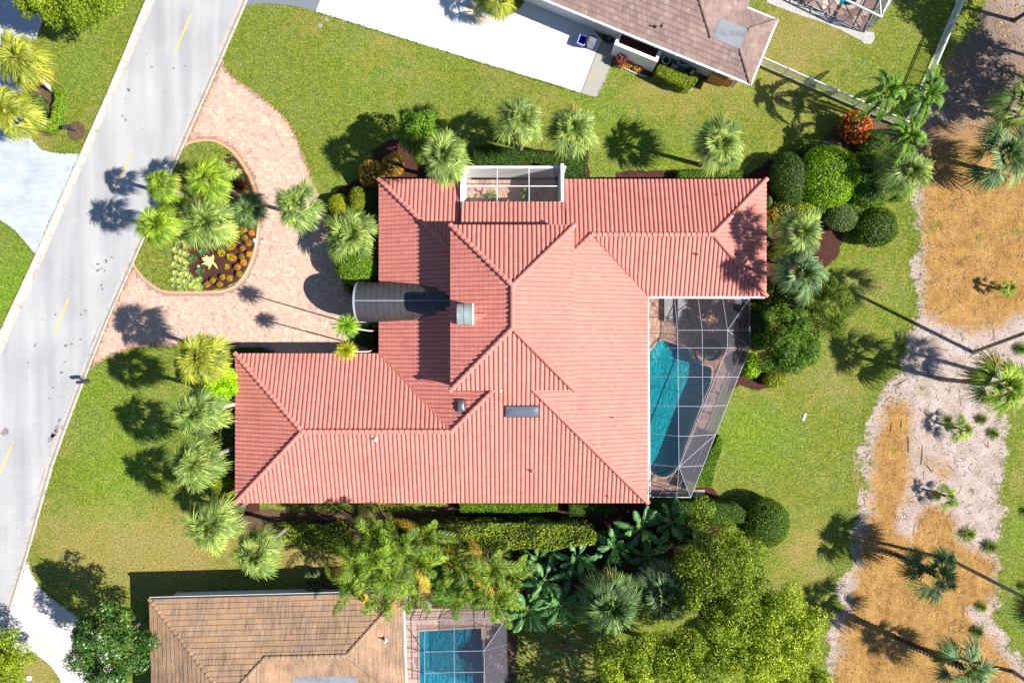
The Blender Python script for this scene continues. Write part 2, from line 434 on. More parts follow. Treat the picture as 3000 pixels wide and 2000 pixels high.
M['brown_under'] = plain('brown_mortar', (0.10, 0.06, 0.04), 0.9)
M['flat_roof'] = concrete('grey_membrane_roof', (0.215, 0.225, 0.25), (0.35, 0.35, 0.35), 0.95, 0.8)
M['stucco'] = plain('white_stucco', (0.62, 0.61, 0.60), 0.9, fine=0.3, var=0.05)
M['pink_stucco'] = plain('blush_stucco', (0.55, 0.38, 0.33), 0.9, fine=0.3, var=0.05)
M['white_metal'] = plain('white_painted_aluminium', (0.74, 0.75, 0.77), 0.4, var=0.04)
M['white'] = plain('white_painted_wall', (0.78, 0.79, 0.80), 0.6, var=0.03)
M['bronze_metal'] = plain('dark_bronze_aluminium', (0.045, 0.038, 0.04), 0.4)
M['grey_metal'] = plain('grey_aluminium', (0.30, 0.31, 0.37), 0.4, var=0.05)
M['black'] = plain('black_plastic', (0.02, 0.021, 0.024), 0.45)
M['navy'] = plain('dark_blue_painted_metal', (0.03, 0.035, 0.06), 0.4)
M['blue_plastic'] = plain('blue_plastic', (0.01, 0.03, 0.42), 0.35)
M['grey_plastic'] = plain('grey_plastic', (0.14, 0.15, 0.17), 0.5)
M['ac_metal'] = plain('grey_blue_sheet_metal', (0.27, 0.31, 0.38), 0.45)
M['terracotta'] = plain('brown_clay', (0.17, 0.09, 0.07), 0.8)
M['rust'] = concrete('rust_stained_stucco', (0.55, 0.25, 0.07), (1.2, 1.5, 2.2), 0.8, 2.0)
M['yellow_paint'] = concrete('worn_yellow_paint', (0.62, 0.42, 0.10), (0.9, 0.95, 1.6), 0.8, 3.0)
M['stain'] = plain('dark_oil_stain', (0.145, 0.135, 0.135), 0.9, var=0.35)
M['stain2'] = plain('pink_brown_stain', (0.20, 0.165, 0.17), 0.9, var=0.35)
M['joint'] = plain('grey_joint', (0.36, 0.37, 0.40), 0.9)
M['trunk'] = None
def bark(name, a, b_, sc=9):
    m, nt, bs = new_mat(name)
    f_ = noise_n(nt, 4, 4, 0.7, pos(nt, (1, 1, sc/4)))
    nt.links.new(ramp(nt, f_, [(0.3, a), (0.7, b_)]), bs.inputs['Base Color'])
    bs.inputs['Roughness'].default_value = 0.9; bs.inputs['Specular IOR Level'].default_value = 0.2
    bump(nt, bs, f_, 0.6, 0.03)
    return m
M['trunk'] = bark('grey_palm_trunk', (0.16, 0.13, 0.11), (0.36, 0.31, 0.26))
M['pale_trunk'] = bark('pale_smooth_trunk', (0.38, 0.33, 0.28), (0.62, 0.56, 0.50))
M['boot_trunk'] = bark('dark_booted_trunk', (0.045, 0.032, 0.026), (0.16, 0.115, 0.09))
M['bark'] = bark('brown_bark', (0.06, 0.045, 0.035), (0.16, 0.12, 0.09))
# leaves
M['fan'] = leaf_mat('grey_green_fan_leaf', (0.030, 0.062, 0.018), (0.12, 0.180, 0.055), (0.42, 0.47, 0.20), 0.42, 0.14, 0.5)
M['fan_yellow'] = leaf_mat('yellow_green_fan_leaf', (0.045, 0.065, 0.008), (0.17, 0.195, 0.028), (0.46, 0.44, 0.10), 0.42, 0.16, 0.5)
M['fan_bright'] = leaf_mat('bright_green_fan_leaf', (0.03, 0.07, 0.006), (0.13, 0.21, 0.016), (0.42, 0.50, 0.08), 0.42, 0.16, 0.5)
M['fan_dark'] = leaf_mat('deep_green_fan_leaf', (0.012, 0.034, 0.016), (0.055, 0.105, 0.042), (0.24, 0.34, 0.17), 0.38, 0.12, 0.5)
M['fan_blue'] = leaf_mat('blue_green_fan_leaf', (0.015, 0.04, 0.024), (0.065, 0.12, 0.068), (0.28, 0.38, 0.23), 0.38, 0.12, 0.5)
M['feather'] = leaf_mat('green_feather_leaf', (0.025, 0.07, 0.01), (0.06, 0.14, 0.015), (0.16, 0.25, 0.04), 0.35, 0.22, 0.5)
M['areca'] = leaf_mat('yellow_green_feather_leaf', (0.010, 0.028, 0.003), (0.045, 0.095, 0.006), (0.22, 0.28, 0.03), 0.38, 0.12, 0.5)
M['old_frond'] = leaf_mat('dry_tan_frond', (0.13, 0.085, 0.03), (0.24, 0.19, 0.07), (0.40, 0.34, 0.16), 0.6, 0.1, 0.2)
M['areca_old'] = leaf_mat('orange_yellow_old_leaf', (0.25, 0.13, 0.02), (0.38, 0.24, 0.04), (0.48, 0.36, 0.09), 0.5, 0.25, 0.4)
M['banana'] = leaf_mat('blue_green_paddle_leaf', (0.025, 0.085, 0.045), (0.055, 0.14, 0.07), (0.12, 0.23, 0.11), 0.3, 0.18, 0.5)
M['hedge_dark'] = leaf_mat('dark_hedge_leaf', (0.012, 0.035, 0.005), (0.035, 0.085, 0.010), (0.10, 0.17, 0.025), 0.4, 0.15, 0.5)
M['hedge_green'] = leaf_mat('green_hedge_leaf', (0.02, 0.06, 0.005), (0.07, 0.15, 0.010), (0.20, 0.31, 0.03), 0.4, 0.18, 0.45)
M['hedge_mix'] = leaf_mat('mixed_yellow_green_leaf', (0.022, 0.055, 0.005), (0.10, 0.16, 0.010), (0.36, 0.38, 0.04), 0.4, 0.18, 0.4)
M['lime'] = leaf_mat('lime_leaf', (0.09, 0.19, 0.004), (0.22, 0.40, 0.008), (0.38, 0.56, 0.03), 0.45, 0.25, 0.4)
M['golden'] = leaf_mat('golden_green_leaf', (0.07, 0.12, 0.006), (0.18, 0.23, 0.012), (0.42, 0.40, 0.03), 0.45, 0.25, 0.4)
M['ficus'] = leaf_mat('light_green_tree_leaf', (0.04, 0.075, 0.004), (0.15, 0.21, 0.012), (0.38, 0.42, 0.05), 0.4, 0.22, 0.45)
M['olive'] = leaf_mat('olive_tree_leaf', (0.05, 0.085, 0.006), (0.11, 0.165, 0.010), (0.22, 0.27, 0.03), 0.45, 0.22, 0.4)
M['glossy'] = leaf_mat('glossy_dark_leaf', (0.012, 0.045, 0.010), (0.035, 0.095, 0.018), (0.11, 0.20, 0.05), 0.22, 0.12, 0.7)
M['sage'] = leaf_mat('grey_green_leaf', (0.06, 0.10, 0.045), (0.13, 0.19, 0.09), (0.27, 0.33, 0.19), 0.55, 0.2, 0.3)
M['croton'] = leaf_mat('orange_red_croton_leaf', (0.30, 0.02, 0.005), (0.62, 0.085, 0.012), (0.72, 0.30, 0.04), 0.4, 0.22, 0.4)
M['croton_y'] = leaf_mat('gold_and_rust_croton_leaf', (0.12, 0.045, 0.015), (0.38, 0.17, 0.03), (0.62, 0.46, 0.07), 0.4, 0.22, 0.4)
M['maroon'] = leaf_mat('maroon_cordyline_leaf', (0.05, 0.008, 0.012), (0.15, 0.018, 0.03), (0.33, 0.10, 0.07), 0.4, 0.22, 0.4)
M['bromeliad'] = leaf_mat('rust_bromeliad_leaf', (0.20, 0.07, 0.03), (0.36, 0.16, 0.05), (0.55, 0.34, 0.12), 0.45, 0.2, 0.4)
M['orange_ball'] = leaf_mat('orange_tipped_leaf', (0.20, 0.085, 0.02), (0.46, 0.18, 0.045), (0.62, 0.33, 0.11), 0.5, 0.2, 0.3)
M['olive_ball'] = leaf_mat('olive_orange_tipped_leaf', (0.09, 0.07, 0.015), (0.22, 0.13, 0.03), (0.38, 0.26, 0.07), 0.5, 0.2, 0.3)
M['red_ball'] = leaf_mat('coral_red_leaf', (0.30, 0.03, 0.01), (0.52, 0.075, 0.03), (0.62, 0.17, 0.07), 0.5, 0.2, 0.3)
M['flax'] = leaf_mat('cream_striped_leaf', (0.18, 0.27, 0.10), (0.33, 0.42, 0.17), (0.56, 0.60, 0.33), 0.45, 0.2, 0.4)
M['agave_w'] = leaf_mat('cream_edged_agave_leaf', (0.28, 0.36, 0.16), (0.50, 0.56, 0.27), (0.72, 0.72, 0.46), 0.4, 0.1, 0.5)
M['agave_b'] = leaf_mat('teal_agave_leaf', (0.03, 0.10, 0.06), (0.07, 0.19, 0.10), (0.16, 0.30, 0.16), 0.4, 0.1, 0.5)
M['tuft'] = leaf_mat('olive_tuft_blade', (0.035, 0.07, 0.006), (0.08, 0.13, 0.012), (0.19, 0.22, 0.03), 0.5, 0.2, 0.3)
M['strap'] = leaf_mat('bright_strap_leaf', (0.06, 0.16, 0.01), (0.15, 0.29, 0.02), (0.34, 0.44, 0.09), 0.4, 0.25, 0.5)
M['strap_y'] = leaf_mat('yellow_strap_leaf', (0.10, 0.17, 0.015), (0.28, 0.31, 0.02), (0.55, 0.42, 0.04), 0.4, 0.25, 0.5)
M['iris'] = leaf_mat('dark_iris_leaf', (0.02, 0.05, 0.012), (0.06, 0.11, 0.03), (0.20, 0.26, 0.12), 0.4, 0.18, 0.5)
M['twig'] = plain('dark_twigs', (0.022, 0.022, 0.010), 0.95)
def screen_mat(name, col, opac):
    m, nt, b = new_mat(name)
    b.inputs['Base Color'].default_value = (*col, 1); b.inputs['Roughness'].default_value = 0.7
    b.inputs['Specular IOR Level'].default_value = 0.2
    t = N(nt, 'ShaderNodeBsdfTransparent'); mx = N(nt, 'ShaderNodeMixShader'); mx.inputs[0].default_value = opac
    nt.links.new(t.outputs[0], mx.inputs[1]); nt.links.new(b.outputs[0], mx.inputs[2])
    nt.links.new(mx.outputs[0], nt.nodes['Material Output'].inputs['Surface'])
    return m
M['screen'] = screen_mat('charcoal_insect_screen', (0.10, 0.10, 0.115), 0.15)
M['screen_wall'] = screen_mat('charcoal_insect_screen_wall', (0.075, 0.070, 0.085), 0.48)
def water_mat(name, tint_, rip=1.0):
    m, nt, b = new_mat(name)
    gl = N(nt, 'ShaderNodeBsdfGlossy'); gl.inputs['Roughness'].default_value = 0.06
    t = N(nt, 'ShaderNodeBsdfTransparent'); t.inputs['Color'].default_value = (*tint_, 1)
    fr = N(nt, 'ShaderNodeFresnel'); fr.inputs['IOR'].default_value = 1.33
    mx = N(nt, 'ShaderNodeMixShader')
    n_ = noise_n(nt, 3.2, 3, 0.6, pos(nt, (1.0, 0.6, 1.0)), 1.2)
    bp = N(nt, 'ShaderNodeBump'); bp.inputs['Strength'].default_value = 0.5*rip; bp.inputs['Distance'].default_value = 0.05
    nt.links.new(n_, bp.inputs['Height'])
    nt.links.new(bp.outputs[0], gl.inputs['Normal']); nt.links.new(bp.outputs[0], fr.inputs['Normal'])
    nt.links.new(fr.outputs[0], mx.inputs[0]); nt.links.new(t.outputs[0], mx.inputs[1]); nt.links.new(gl.outputs[0], mx.inputs[2])
    nt.links.new(mx.outputs[0], nt.nodes['Material Output'].inputs['Surface'])
    return m
M['water'] = water_mat('pool_water', (0.14, 0.98, 1.0))
def plaster(name, col):
    m, nt, b = new_mat(name)
    v = N(nt, 'ShaderNodeTexVoronoi', feature='SMOOTH_F1'); v.inputs['Scale'].default_value = 2.4
    nz = N(nt, 'ShaderNodeTexNoise'); nz.inputs['Scale'].default_value = 1.6; nt.links.new(pos(nt), nz.inputs['Vector'])
    dv = N(nt, 'ShaderNodeVectorMath', operation='ADD'); nt.links.new(pos(nt), dv.inputs[0]); nt.links.new(nz.outputs['Color'], dv.inputs[1])
    nt.links.new(dv.outputs[0], v.inputs['Vector'])
    c = ramp(nt, v.outputs['Distance'], [(0.0, tuple(x*0.92 for x in col)), (0.45, col), (0.8, tuple(min(1, x*1.22) for x in col))])
    nt.links.new(c, b.inputs['Base Color']); b.inputs['Roughness'].default_value = 0.8
    return m
M['plaster'] = plaster('blue_pool_plaster', (0.06, 0.46, 0.52))
M['glass_dark'] = plain('dark_glazing', (0.03, 0.045, 0.07), 0.06, spec=0.8)
def dome_mat():
    m, nt, b = new_mat('smoked_acrylic')
    b.inputs['Base Color'].default_value = (0.10, 0.115, 0.14, 1); b.inputs['Roughness'].default_value = 0.25
    b.inputs['Specular IOR Level'].default_value = 0.9
    return m
M['dome'] = dome_mat()
M['barrel'] = plain('dull_dark_grey_metal_roof', (0.040, 0.040, 0.044), 0.5, 0.0, 0.18, 1.5, 0.5)
M['cap_metal'] = plain('pale_grey_metal_cap', (0.30, 0.34, 0.33), 0.4, 0.3, 0.2, 4)

# ------------------------------------------------------------ ground, road, drives
def inset(poly, d):
    """pull every corner in by d"""
    n = len(poly); s_ = 1 if area(poly) > 0 else -1; out = []
    for i in range(n):
        a, b, c = np.array(poly[i-1]), np.array(poly[i]), np.array(poly[(i+1) % n])
        d1 = b-a; d2 = c-b; d1 = d1/max(1e-6, np.linalg.norm(d1)); d2 = d2/max(1e-6, np.linalg.norm(d2))
        nn = np.array([-(d1+d2)[1], (d1+d2)[0]]); L = np.linalg.norm(nn)
        nn = nn/L if L > 1e-6 else np.array([-d1[1], d1[0]])
        out.append(tuple(b+nn*d*s_))
    return out
def blob_field(X, Y, blobs):
    """soft patches: blobs are (u, v, radius in picture units, amount)"""
    out = np.zeros_like(X)
    for u, v, r, a in blobs:
        c = P(u, v); rr = r*H/F
        out += a*np.exp(-((X-c.x)**2+(Y-c.y)**2)/(2*(rr*0.6)**2))
    return out

POOL = smooth_poly([(1872,1060),(1890,1040),(1903,1030),(1922,1009),(1938,997),(1958,1002),(1979,1009),(2005,1017),(2022,1024),(2030,1045),(2043,1061),(2056,1070),(2082,1076),(2083,1101),(2079,1128),(2064,1160),(2044,1212),(2023,1266),(2005,1312),(1990,1354),(1974,1380),(1958,1392),(1941,1396),(1921,1391),(1904,1376),(1886,1350),(1874,1300),(1868,1200)], 2)
POOL_W = PP(POOL)
SPOOL_W = PP([(1229,1847),(1410,1838),(1420,2090),(1231,2090)])
TPOOL_C = P(2483, -14)

def grid_attr(me, name, vals):
    a = me.attributes.new(name, 'FLOAT', 'POINT'); a.data.foreach_set('value', np.asarray(vals, np.float32))

xs = np.array([-320,-160,-90]+list(np.arange(-62, 62.1, 0.8))+[90,160,320], float)
ys = np.array([-320,-160,-80]+list(np.arange(-44, 44.1, 0.8))+[80,160,320], float)
GX, GY = np.meshgrid(xs, ys)
nx, ny = len(xs), len(ys)
idx = np.arange(nx*ny).reshape(ny, nx)
Q = np.stack([idx[:-1,:-1], idx[:-1,1:], idx[1:,1:], idx[1:,:-1]], -1).reshape(-1, 4)
V0 = np.stack([GX.ravel(), GY.ravel(), np.zeros(nx*ny)], 1)
cell = np.ones(len(Q), bool)
for pw in (POOL_W, SPOOL_W, PP([(2452,-40),(2512,-40),(2512,18),(2452,18)])):
    pa = np.array(pw)
    x0, y0 = pa.min(0); x1, y1 = pa.max(0)
    dense = np.array([(x, y) for x in np.arange(x0, x1, .3) for y in np.arange(y0, y1, .3)])
    dense = np.vstack([dense[inside(dense, pw)], np.array(ragged(pw, .2, 0))])
    ci = np.searchsorted(xs, dense[:,0])-1; cj = np.searchsorted(ys, dense[:,1])-1
    cell[cj*(nx-1)+ci] = False
lawn_me = npmesh('lawn', V0, Q[cell], M['lawn'])
dry = blob_field(GX, GY, [(200,1600,130,.55),(330,1560,150,.35),(420,1620,150,.75),(560,1650,140,.6),(700,1600,80,.4),(120,1500,80,.3),(170,1300,60,.2),
    (2380,90,170,.40),(2260,180,120,.42),(2140,300,110,.35),(1990,290,90,.42),(1900,270,70,.45),(2060,260,50,.4),(2450,60,100,.35),(1640,290,80,.35),
    (320,230,50,.35),(290,350,60,.45),(120,420,50,.7),(230,60,60,.2),(60,1960,120,.9),(100,1985,60,.7),(1120,110,160,.25),(900,60,90,.3),(1250,230,60,.25),(1450,210,90,.25),
    (2390,1560,80,.5),(2330,1620,60,.7),(2400,1680,70,.5),(2350,1170,120,.28),(2450,1120,90,.35),(2480,920,120,.3),(2560,820,90,.25),(2640,750,60,.3),(2240,1280,60,.15),
    (2960,1400,60,.55),(2950,1600,40,.3),(2990,1500,50,.25),(2450,330,60,.3),(2350,340,80,.3),(880,1580,80,.6),(900,1640,90,.75),(960,1660,60,.7),(1250,1730,60,.6),
    (250,1250,90,.15),(470,1180,70,.2),(220,1100,60,.15),(2220,1020,50,.2),(600,900,60,.1),(1620,1900,120,.35),(1700,1950,120,.35),(2700,100,60,.2)])
lush = blob_field(GX, GY, [(60,820,150,.9),(20,900,120,.9),(330,1450,130,.6),(430,1230,200,.5),(230,200,120,.5),(1050,220,160,.45),(1280,180,100,.3),(1760,330,140,.5),(1880,460,140,.6),
    (2150,1250,120,.7),(2250,1300,120,.6),(2960,1550,80,.6),(2990,1800,70,.6),(2420,800,100,.3),(540,830,50,.6),(470,800,60,.6),(2820,80,70,.8),(2770,230,60,.8),(330,1350,140,.5),(280,1120,80,.5),(980,500,80,.4)])
grid_attr(lawn_me, 'dry', dry.ravel()); grid_attr(lawn_me, 'lush', lush.ravel())
lawn = obj('lawn', lawn_me); lawn['kind'] = 'structure'

def grid_sheet(name, poly, step, z, mat, blobs=None, polys=None, kind='structure'):
    pa = np.array(poly); x0, y0 = pa.min(0)-step; x1, y1 = pa.max(0)+step
    X, Y = np.meshgrid(np.arange(x0, x1+step, step), np.arange(y0, y1+step, step)); m_, n_ = X.shape
    pt = np.stack([X.ravel(), Y.ravel()], 1); ins = inside(pt, poly)
    near, d = nearest_on(pt, poly)
    I = np.arange(m_*n_).reshape(m_, n_)
    q = np.stack([I[:-1,:-1], I[:-1,1:], I[1:,1:], I[1:,:-1]], -1).reshape(-1, 4)
    q = q[ins[q].any(1)]
    val = np.zeros(len(pt))
    if polys:
        for p_, a_ in polys:
            i_ = inside(pt, p_); _, dd = nearest_on(pt, p_); sd = np.where(i_, dd, -dd)
            val = np.maximum(val, a_*np.clip(0.5+sd/2.2, 0, 1)) if a_ > 0 else val+a_*np.clip(0.5+sd/1.2, 0, 1)
    pt2 = np.where(ins[:, None], pt, near)
    me = npmesh(name, np.column_stack([pt2, np.full(len(pt2), z)]), q, mat)
    if polys:
        grid_attr(me, 'straw', val); grid_attr(me, 'edge', np.clip(np.where(ins, d, 0)/1.3, 0, 1))
        grid_attr(me, 'litter', blob_field(X, Y, [(2820,180,190,1.0),(2900,60,160,.9),(2960,250,160,.8),(2760,330,90,.6),(2700,420,60,.35)]).ravel())
        grid_attr(me, 'dry', blob_field(X, Y, [(2530,1400,120,.4)]).ravel()); grid_attr(me, 'lush', 0*X.ravel())
    o = obj(name, me); o['kind'] = kind
    return o

STRIP = [(2900,-250),(2893,-60),(2888,6),(2856,89),(2808,143),(2776,191),(2754,287),(2700,340),(2696,420),(2690,500),(2680,580),(2665,650),(2687,698),(2684,787),(2700,867),(2680,930),(2658,1000),(2639,1064),(2610,1128),(2556,1198),(2543,1271),(2531,1351),(2527,1430),(2521,1500),(2505,1548),(2499,1653),(2454,1698),(2441,1787),(2429,1915),(2430,2000),(2425,2250),
  (3150,2250),(3100,2040),(3000,1946),(2961,1908),(2939,1835),(2916,1771),(2913,1723),(2926,1596),(2936,1506),(2923,1446),(2936,1319),(2948,1217),(3010,1150),(3130,1000),(3250,600),(3250,-250)]
STRAW = [([(2700,400),(2760,330),(2880,310),(3250,380),(3200,900),(2985,915),(2940,960),(2850,972),(2760,950),(2712,925),(2702,850),(2706,760),(2700,640)],1.0),
  ([(2610,1166),(2668,1178),(2674,1255),(2664,1319),(2668,1400),(2655,1450),(2700,1480),(2776,1490),(2800,1520),(2808,1580),(2920,1643),(2913,1755),(2860,1790),(2880,1850),(2920,1883),(2990,1990),(3100,2250),(2441,2250),(2441,2000),(2467,1850),(2492,1760),(2506,1707),(2520,1564),(2553,1500),(2546,1414),(2562,1319),(2580,1240)],1.0),
  ([(2680,1319),(2740,1345),(2798,1375),(2795,1400),(2760,1395),(2700,1360)],.9),
  ([(2617,1480),(2687,1490),(2690,1560),(2668,1595),(2625,1560)],-.8),
  ([(2810,1790),(2860,1780),(2890,1830),(2850,1830)],-.5),([(2640,1700),(2740,1770),(2700,1790),(2620,1720)],-.25),([(2700,330),(2780,300),(3000,300),(3000,370),(2800,380)],-.4)]
grid_sheet('sandy_strip', inset(ragged(PP(STRIP), .6, .30, 3), -.75), 0.5, 0.004, M['straw'], polys=[(PP(p), a) for p, a in STRAW])

def resample(pts, step):
    pts = [np.array(p) for p in pts]; out = [pts[0]]; acc = 0
    seg = [(pts[i], pts[i+1]) for i in range(len(pts)-1)]
    tot = sum(np.linalg.norm(b-a) for a, b in seg); n = max(2, int(round(tot/step))); res = []
    for k in range(n+1):
        t = tot*k/n; s_ = 0
        for a, b in seg:
            L = np.linalg.norm(b-a)
            if s_+L >= t-1e-6: res.append(a+(b-a)*((t-s_)/L)); break
            s_ += L
    return res

L_OUT = PP([(620,-440),(427,0),(338,220),(236,451),(105,747),(0,972),(-160,1300),(-300,1590)])
L_IN = PP([(648,-440),(453,0),(362,220),(258,451),(126,762),(24,995),(-136,1320),(-276,1610)])
R_OUT = PP([(918,-440),(727,0),(654,169),(536,437),(394,771),(290,1000),(266,1077),(223,1179),(185,1284),(147,1392),(118,1500),(80,1637),(48,1739),(8,1870),(-60,2080),(-110,2250)])
R_IN = PP([(893,-440),(703,0),(632,169),(513,437),(372,771),(270,1000),(245,1077),(201,1179),(162,1284),(124,1392),(96,1500),(60,1637),(27,1739),(-14,1870),(-84,2080),(-134,2250)])
road = MB(); road.slab([tuple(p) for p in L_IN]+[tuple(p) for p in R_IN[::-1]], -0.05, 0.012)
road_o = road.build('road', M['asphalt']); road_o['kind'] = 'structure'
def kerb(name, outer, inner):
    k = structure(name)
    a = resample(outer, 3.0); n = len(a)
    b = []
    dense = np.array(resample(inner, 0.25))
    for p in a: b.append(dense[((dense-p)**2).sum(1).argmin()])
    prof = [(0, .014), (.45, .03), (.62, .07), (.78, .105), (.96, .11), (1.0, .09), (1.0, -.05)]
    for i in range(n-1):
        mb = MB(); vs = []
        g = 0.012/np.linalg.norm(a[i+1]-a[i])
        for t in (g, 1-g):
            o_ = a[i]+(a[i+1]-a[i])*t; n_ = b[i]+(b[i+1]-b[i])*t
            for s_, z in prof: vs.append((*(n_+(o_-n_)*s_), z))
        m_ = len(prof)
        mb.add(vs, [(j, j+1, m_+j+1, m_+j) for j in range(m_-1)]+[tuple(range(m_))[::-1], tuple(range(m_, 2*m_))])
        mb.build('kerb_stone', M['kerb'], k)
kerb('kerb', L_OUT, L_IN); kerb('kerb', R_OUT, R_IN)

for (a, b) in (((560,43),(514,150)),((381,456),(336,561)),((201,875),(156,980)),((33,1306),(-12,1411)),((740,-375),(694,-268))):
    A, B = P(*a), P(*b); d = (B-A).normalized(); x = Vector((-d.y, d.x, 0))*0.055
    mb = MB(); mb.slab([tuple((A-x)[:2]), tuple((B-x)[:2]), tuple((B+x)[:2]), tuple((A+x)[:2])], .008, .017)
    mb.build('lane_marking', M['yellow_paint'], road_o)
for u, v in ((563,30),(385,443),(205,861),(38,1293),(0,1307)):
    c = P(u, v); mb = MB(); mb.lathe([(.06,.012),(.055,.03),(.03,.035),(0,.035)], 8, (c.x, c.y, 0)); mb.build('road_reflector', M['yellow_paint'], road_o)
# oil spots on the road
mb = MB()
def spot(mb, u, v, r, z=.0165, ex=1.0, ang=0.0):
    c = P(u, v); rr = r*H/F; n = 14; ph = rnd.random()*9
    pl = []
    for k in range(n):
        a = 2*PI*k/n; q = rr*(1+.28*math.sin(2*a+ph)+.2*math.sin(5*a+ph*2))
        x, y = q*math.cos(a)*ex, q*math.sin(a)
        pl.append((c.x+x*math.cos(ang)-y*math.sin(ang), c.y+x*math.sin(ang)+y*math.cos(ang)))
    mb.slab(pl, z-.004, z)
for u, v, r in ((377,264,4.5),(368,352,3.2),(543,194,2),(509,201,3),(445,197,3),(359,340,3),(430,158,1.5),(311,765,4.5),(287,774,4),(287,792,4.2),(327,753,3.2),(307,793,2.6),(268,776,1.5),(298,786,3),
        (297,836,3.6),(300,846,3.2),(163,920,3.2),(250,910,3.6),(237,921,3),(236,993,3),(103,1012,3.6),(193,1012,5),(83,1061,3),(189,1060,2.8),(180,1091,4),(156,1134,3),(146,1166,2.2),(174,1157,1.3),(78,1105,1.2),
        (204,845,1.5),(196,798,1.2),(124,934,1.4),(345,664,3),(378,633,2.6),(392,569,2.5),(346,686,2.4),(357,687,1.6),(154,1115,1.6),(112,1243,1.2),(484,272,2),(368,290,1.3),(418,380,1.8),(250,920,2),(209,1008,4)):
    spot(mb, u, v, r)
    for k in range(rnd.randint(0, 4)): spot(mb, u+rnd.gauss(0, r*2.5), v+rnd.gauss(0, r*2.5), rnd.uniform(.4, 1.0))
tag(mb.build('oil_spots', M['stain'], road_o), kind='stuff')
mb = MB()
for u, v, r, e in ((166,1253,7,1.4),(160,1270,9,1.2),(150,1282,8,1.5),(174,1231,5,1.2),(15,1265,8,2)): spot(mb, u, v, r, .0165, e, .9)
tag(mb.build('brown_spill', M['stain2'], road_o), kind='stuff')

def pavers(name, parent, poly, size, z0, z1, mat, holes=(), angle=0.0, mixed=False, nparts=300, near=(0, 0), gap=0.012, seed=1, piece='paver', rust=None):
    """rows of separate stones; the nearest few hundred are objects, the rest one mesh"""
    rg = np.random.default_rng(seed); ca, sa = math.cos(angle), math.sin(angle)
    loc = np.array([(x*ca+y*sa, -x*sa+y*ca) for x, y in poly]); x0, y0 = loc.min(0); x1, y1 = loc.max(0)
    rects = []; y = y0; r = 0
    while y < y1:
        hgt = size[1]*(rg.choice([1, 1, .75, 1.25]) if mixed else 1)
        x = x0-size[0]*rg.random()
        while x < x1:
            wd = size[0]*(rg.choice([.75, 1, 1, 1.5]) if mixed else 1)
            rects.append((x+gap/2, y+gap/2, x+wd-gap/2, y+hgt-gap/2)); x += wd
        y += hgt; r += 1
    R = np.array(rects)
    corners = R[:, [0,1, 2,1, 2,3, 0,3]].reshape(-1, 4, 2)
    cw = np.stack([corners[...,0]*ca-corners[...,1]*sa, corners[...,0]*sa+corners[...,1]*ca], -1)
    ok = inside(cw.reshape(-1, 2), poly).reshape(-1, 4).all(1)
    for h_ in holes: ok &= ~inside(cw.reshape(-1, 2), h_).reshape(-1, 4).any(1)
    R = R[ok]; cw = cw[ok]
    if not len(R): return
    cen = cw.mean(1); order = np.argsort(((cen-np.array(near))**2).sum(1))
    single = order[:nparts]; rest = order[nparts:]
    tint = rg.random(len(R)); dz = rg.normal(0, .0015, len(R))
    meshes = {}
    for i in single:
        w_, h_ = round(R[i,2]-R[i,0], 3), round(R[i,3]-R[i,1], 3)
        if (w_, h_) not in meshes:
            b_ = MB(); e = .006
            b_.add([(-w_/2,-h_/2,z0),(w_/2,-h_/2,z0),(w_/2,h_/2,z0),(-w_/2,h_/2,z0),(-w_/2,-h_/2,z1-e),(w_/2,-h_/2,z1-e),(w_/2,h_/2,z1-e),(-w_/2,h_/2,z1-e),
                    (-w_/2+e,-h_/2+e,z1),(w_/2-e,-h_/2+e,z1),(w_/2-e,h_/2-e,z1),(-w_/2+e,h_/2-e,z1)],
                   [(0,1,5,4),(1,2,6,5),(2,3,7,6),(3,0,4,7),(4,5,9,8),(5,6,10,9),(6,7,11,10),(7,4,8,11),(8,9,10,11)], 0.0)
            o = b_.build(piece, mat); meshes[(w_, h_)] = o.data; bpy.data.objects.remove(o)
        o = obj(piece, meshes[(w_, h_)], parent, (cen[i,0], cen[i,1], dz[i])); o.rotation_euler = (0, 0, angle)
    if len(rest):
        c4 = cw[rest]; n = len(rest); zz = dz[rest]
        top = np.concatenate([c4, np.broadcast_to((z1+zz)[:, None, None], (n, 4, 1))], 2)
        bot = np.concatenate([c4, np.full((n, 4, 1), z0)], 2)
        Vv = np.concatenate([top, bot], 1).reshape(-1, 3)
        b8 = np.arange(n)[:, None]*8
        Ff = np.concatenate([b8+np.array([f]) for f in ((0,1,2,3),(0,4,5,1),(1,5,6,2),(2,6,7,3),(3,7,4,0))], 0)
        t_ = np.tile(tint[rest], 5)
        me = npmesh(piece+'s_beyond', Vv, Ff, mat, t_)
        if rust:
            dd0 = nearest_on(cen[rest], rust[0])[1]; dd1 = nearest_on(cen[rest], rust[1])[1]
            onr = ((cen[rest][:, 1] > 10) | (cen[rest][:, 0] > -19)).astype(float)
            v_ = np.clip(1-dd0/.75, 0, 1)*.95; v_ = np.maximum(v_, np.clip(1-(dd1-.2)/.55, 0, 1)*(.95*(cen[rest][:, 1] > 9)+.35))
            a_ = me.attributes.new('rust', 'FLOAT', 'FACE'); a_.data.foreach_set('value', np.tile(v_, 5).astype(np.float32))
        o = obj(piece+'s_beyond', me, parent); o['kind'] = 'stuff'

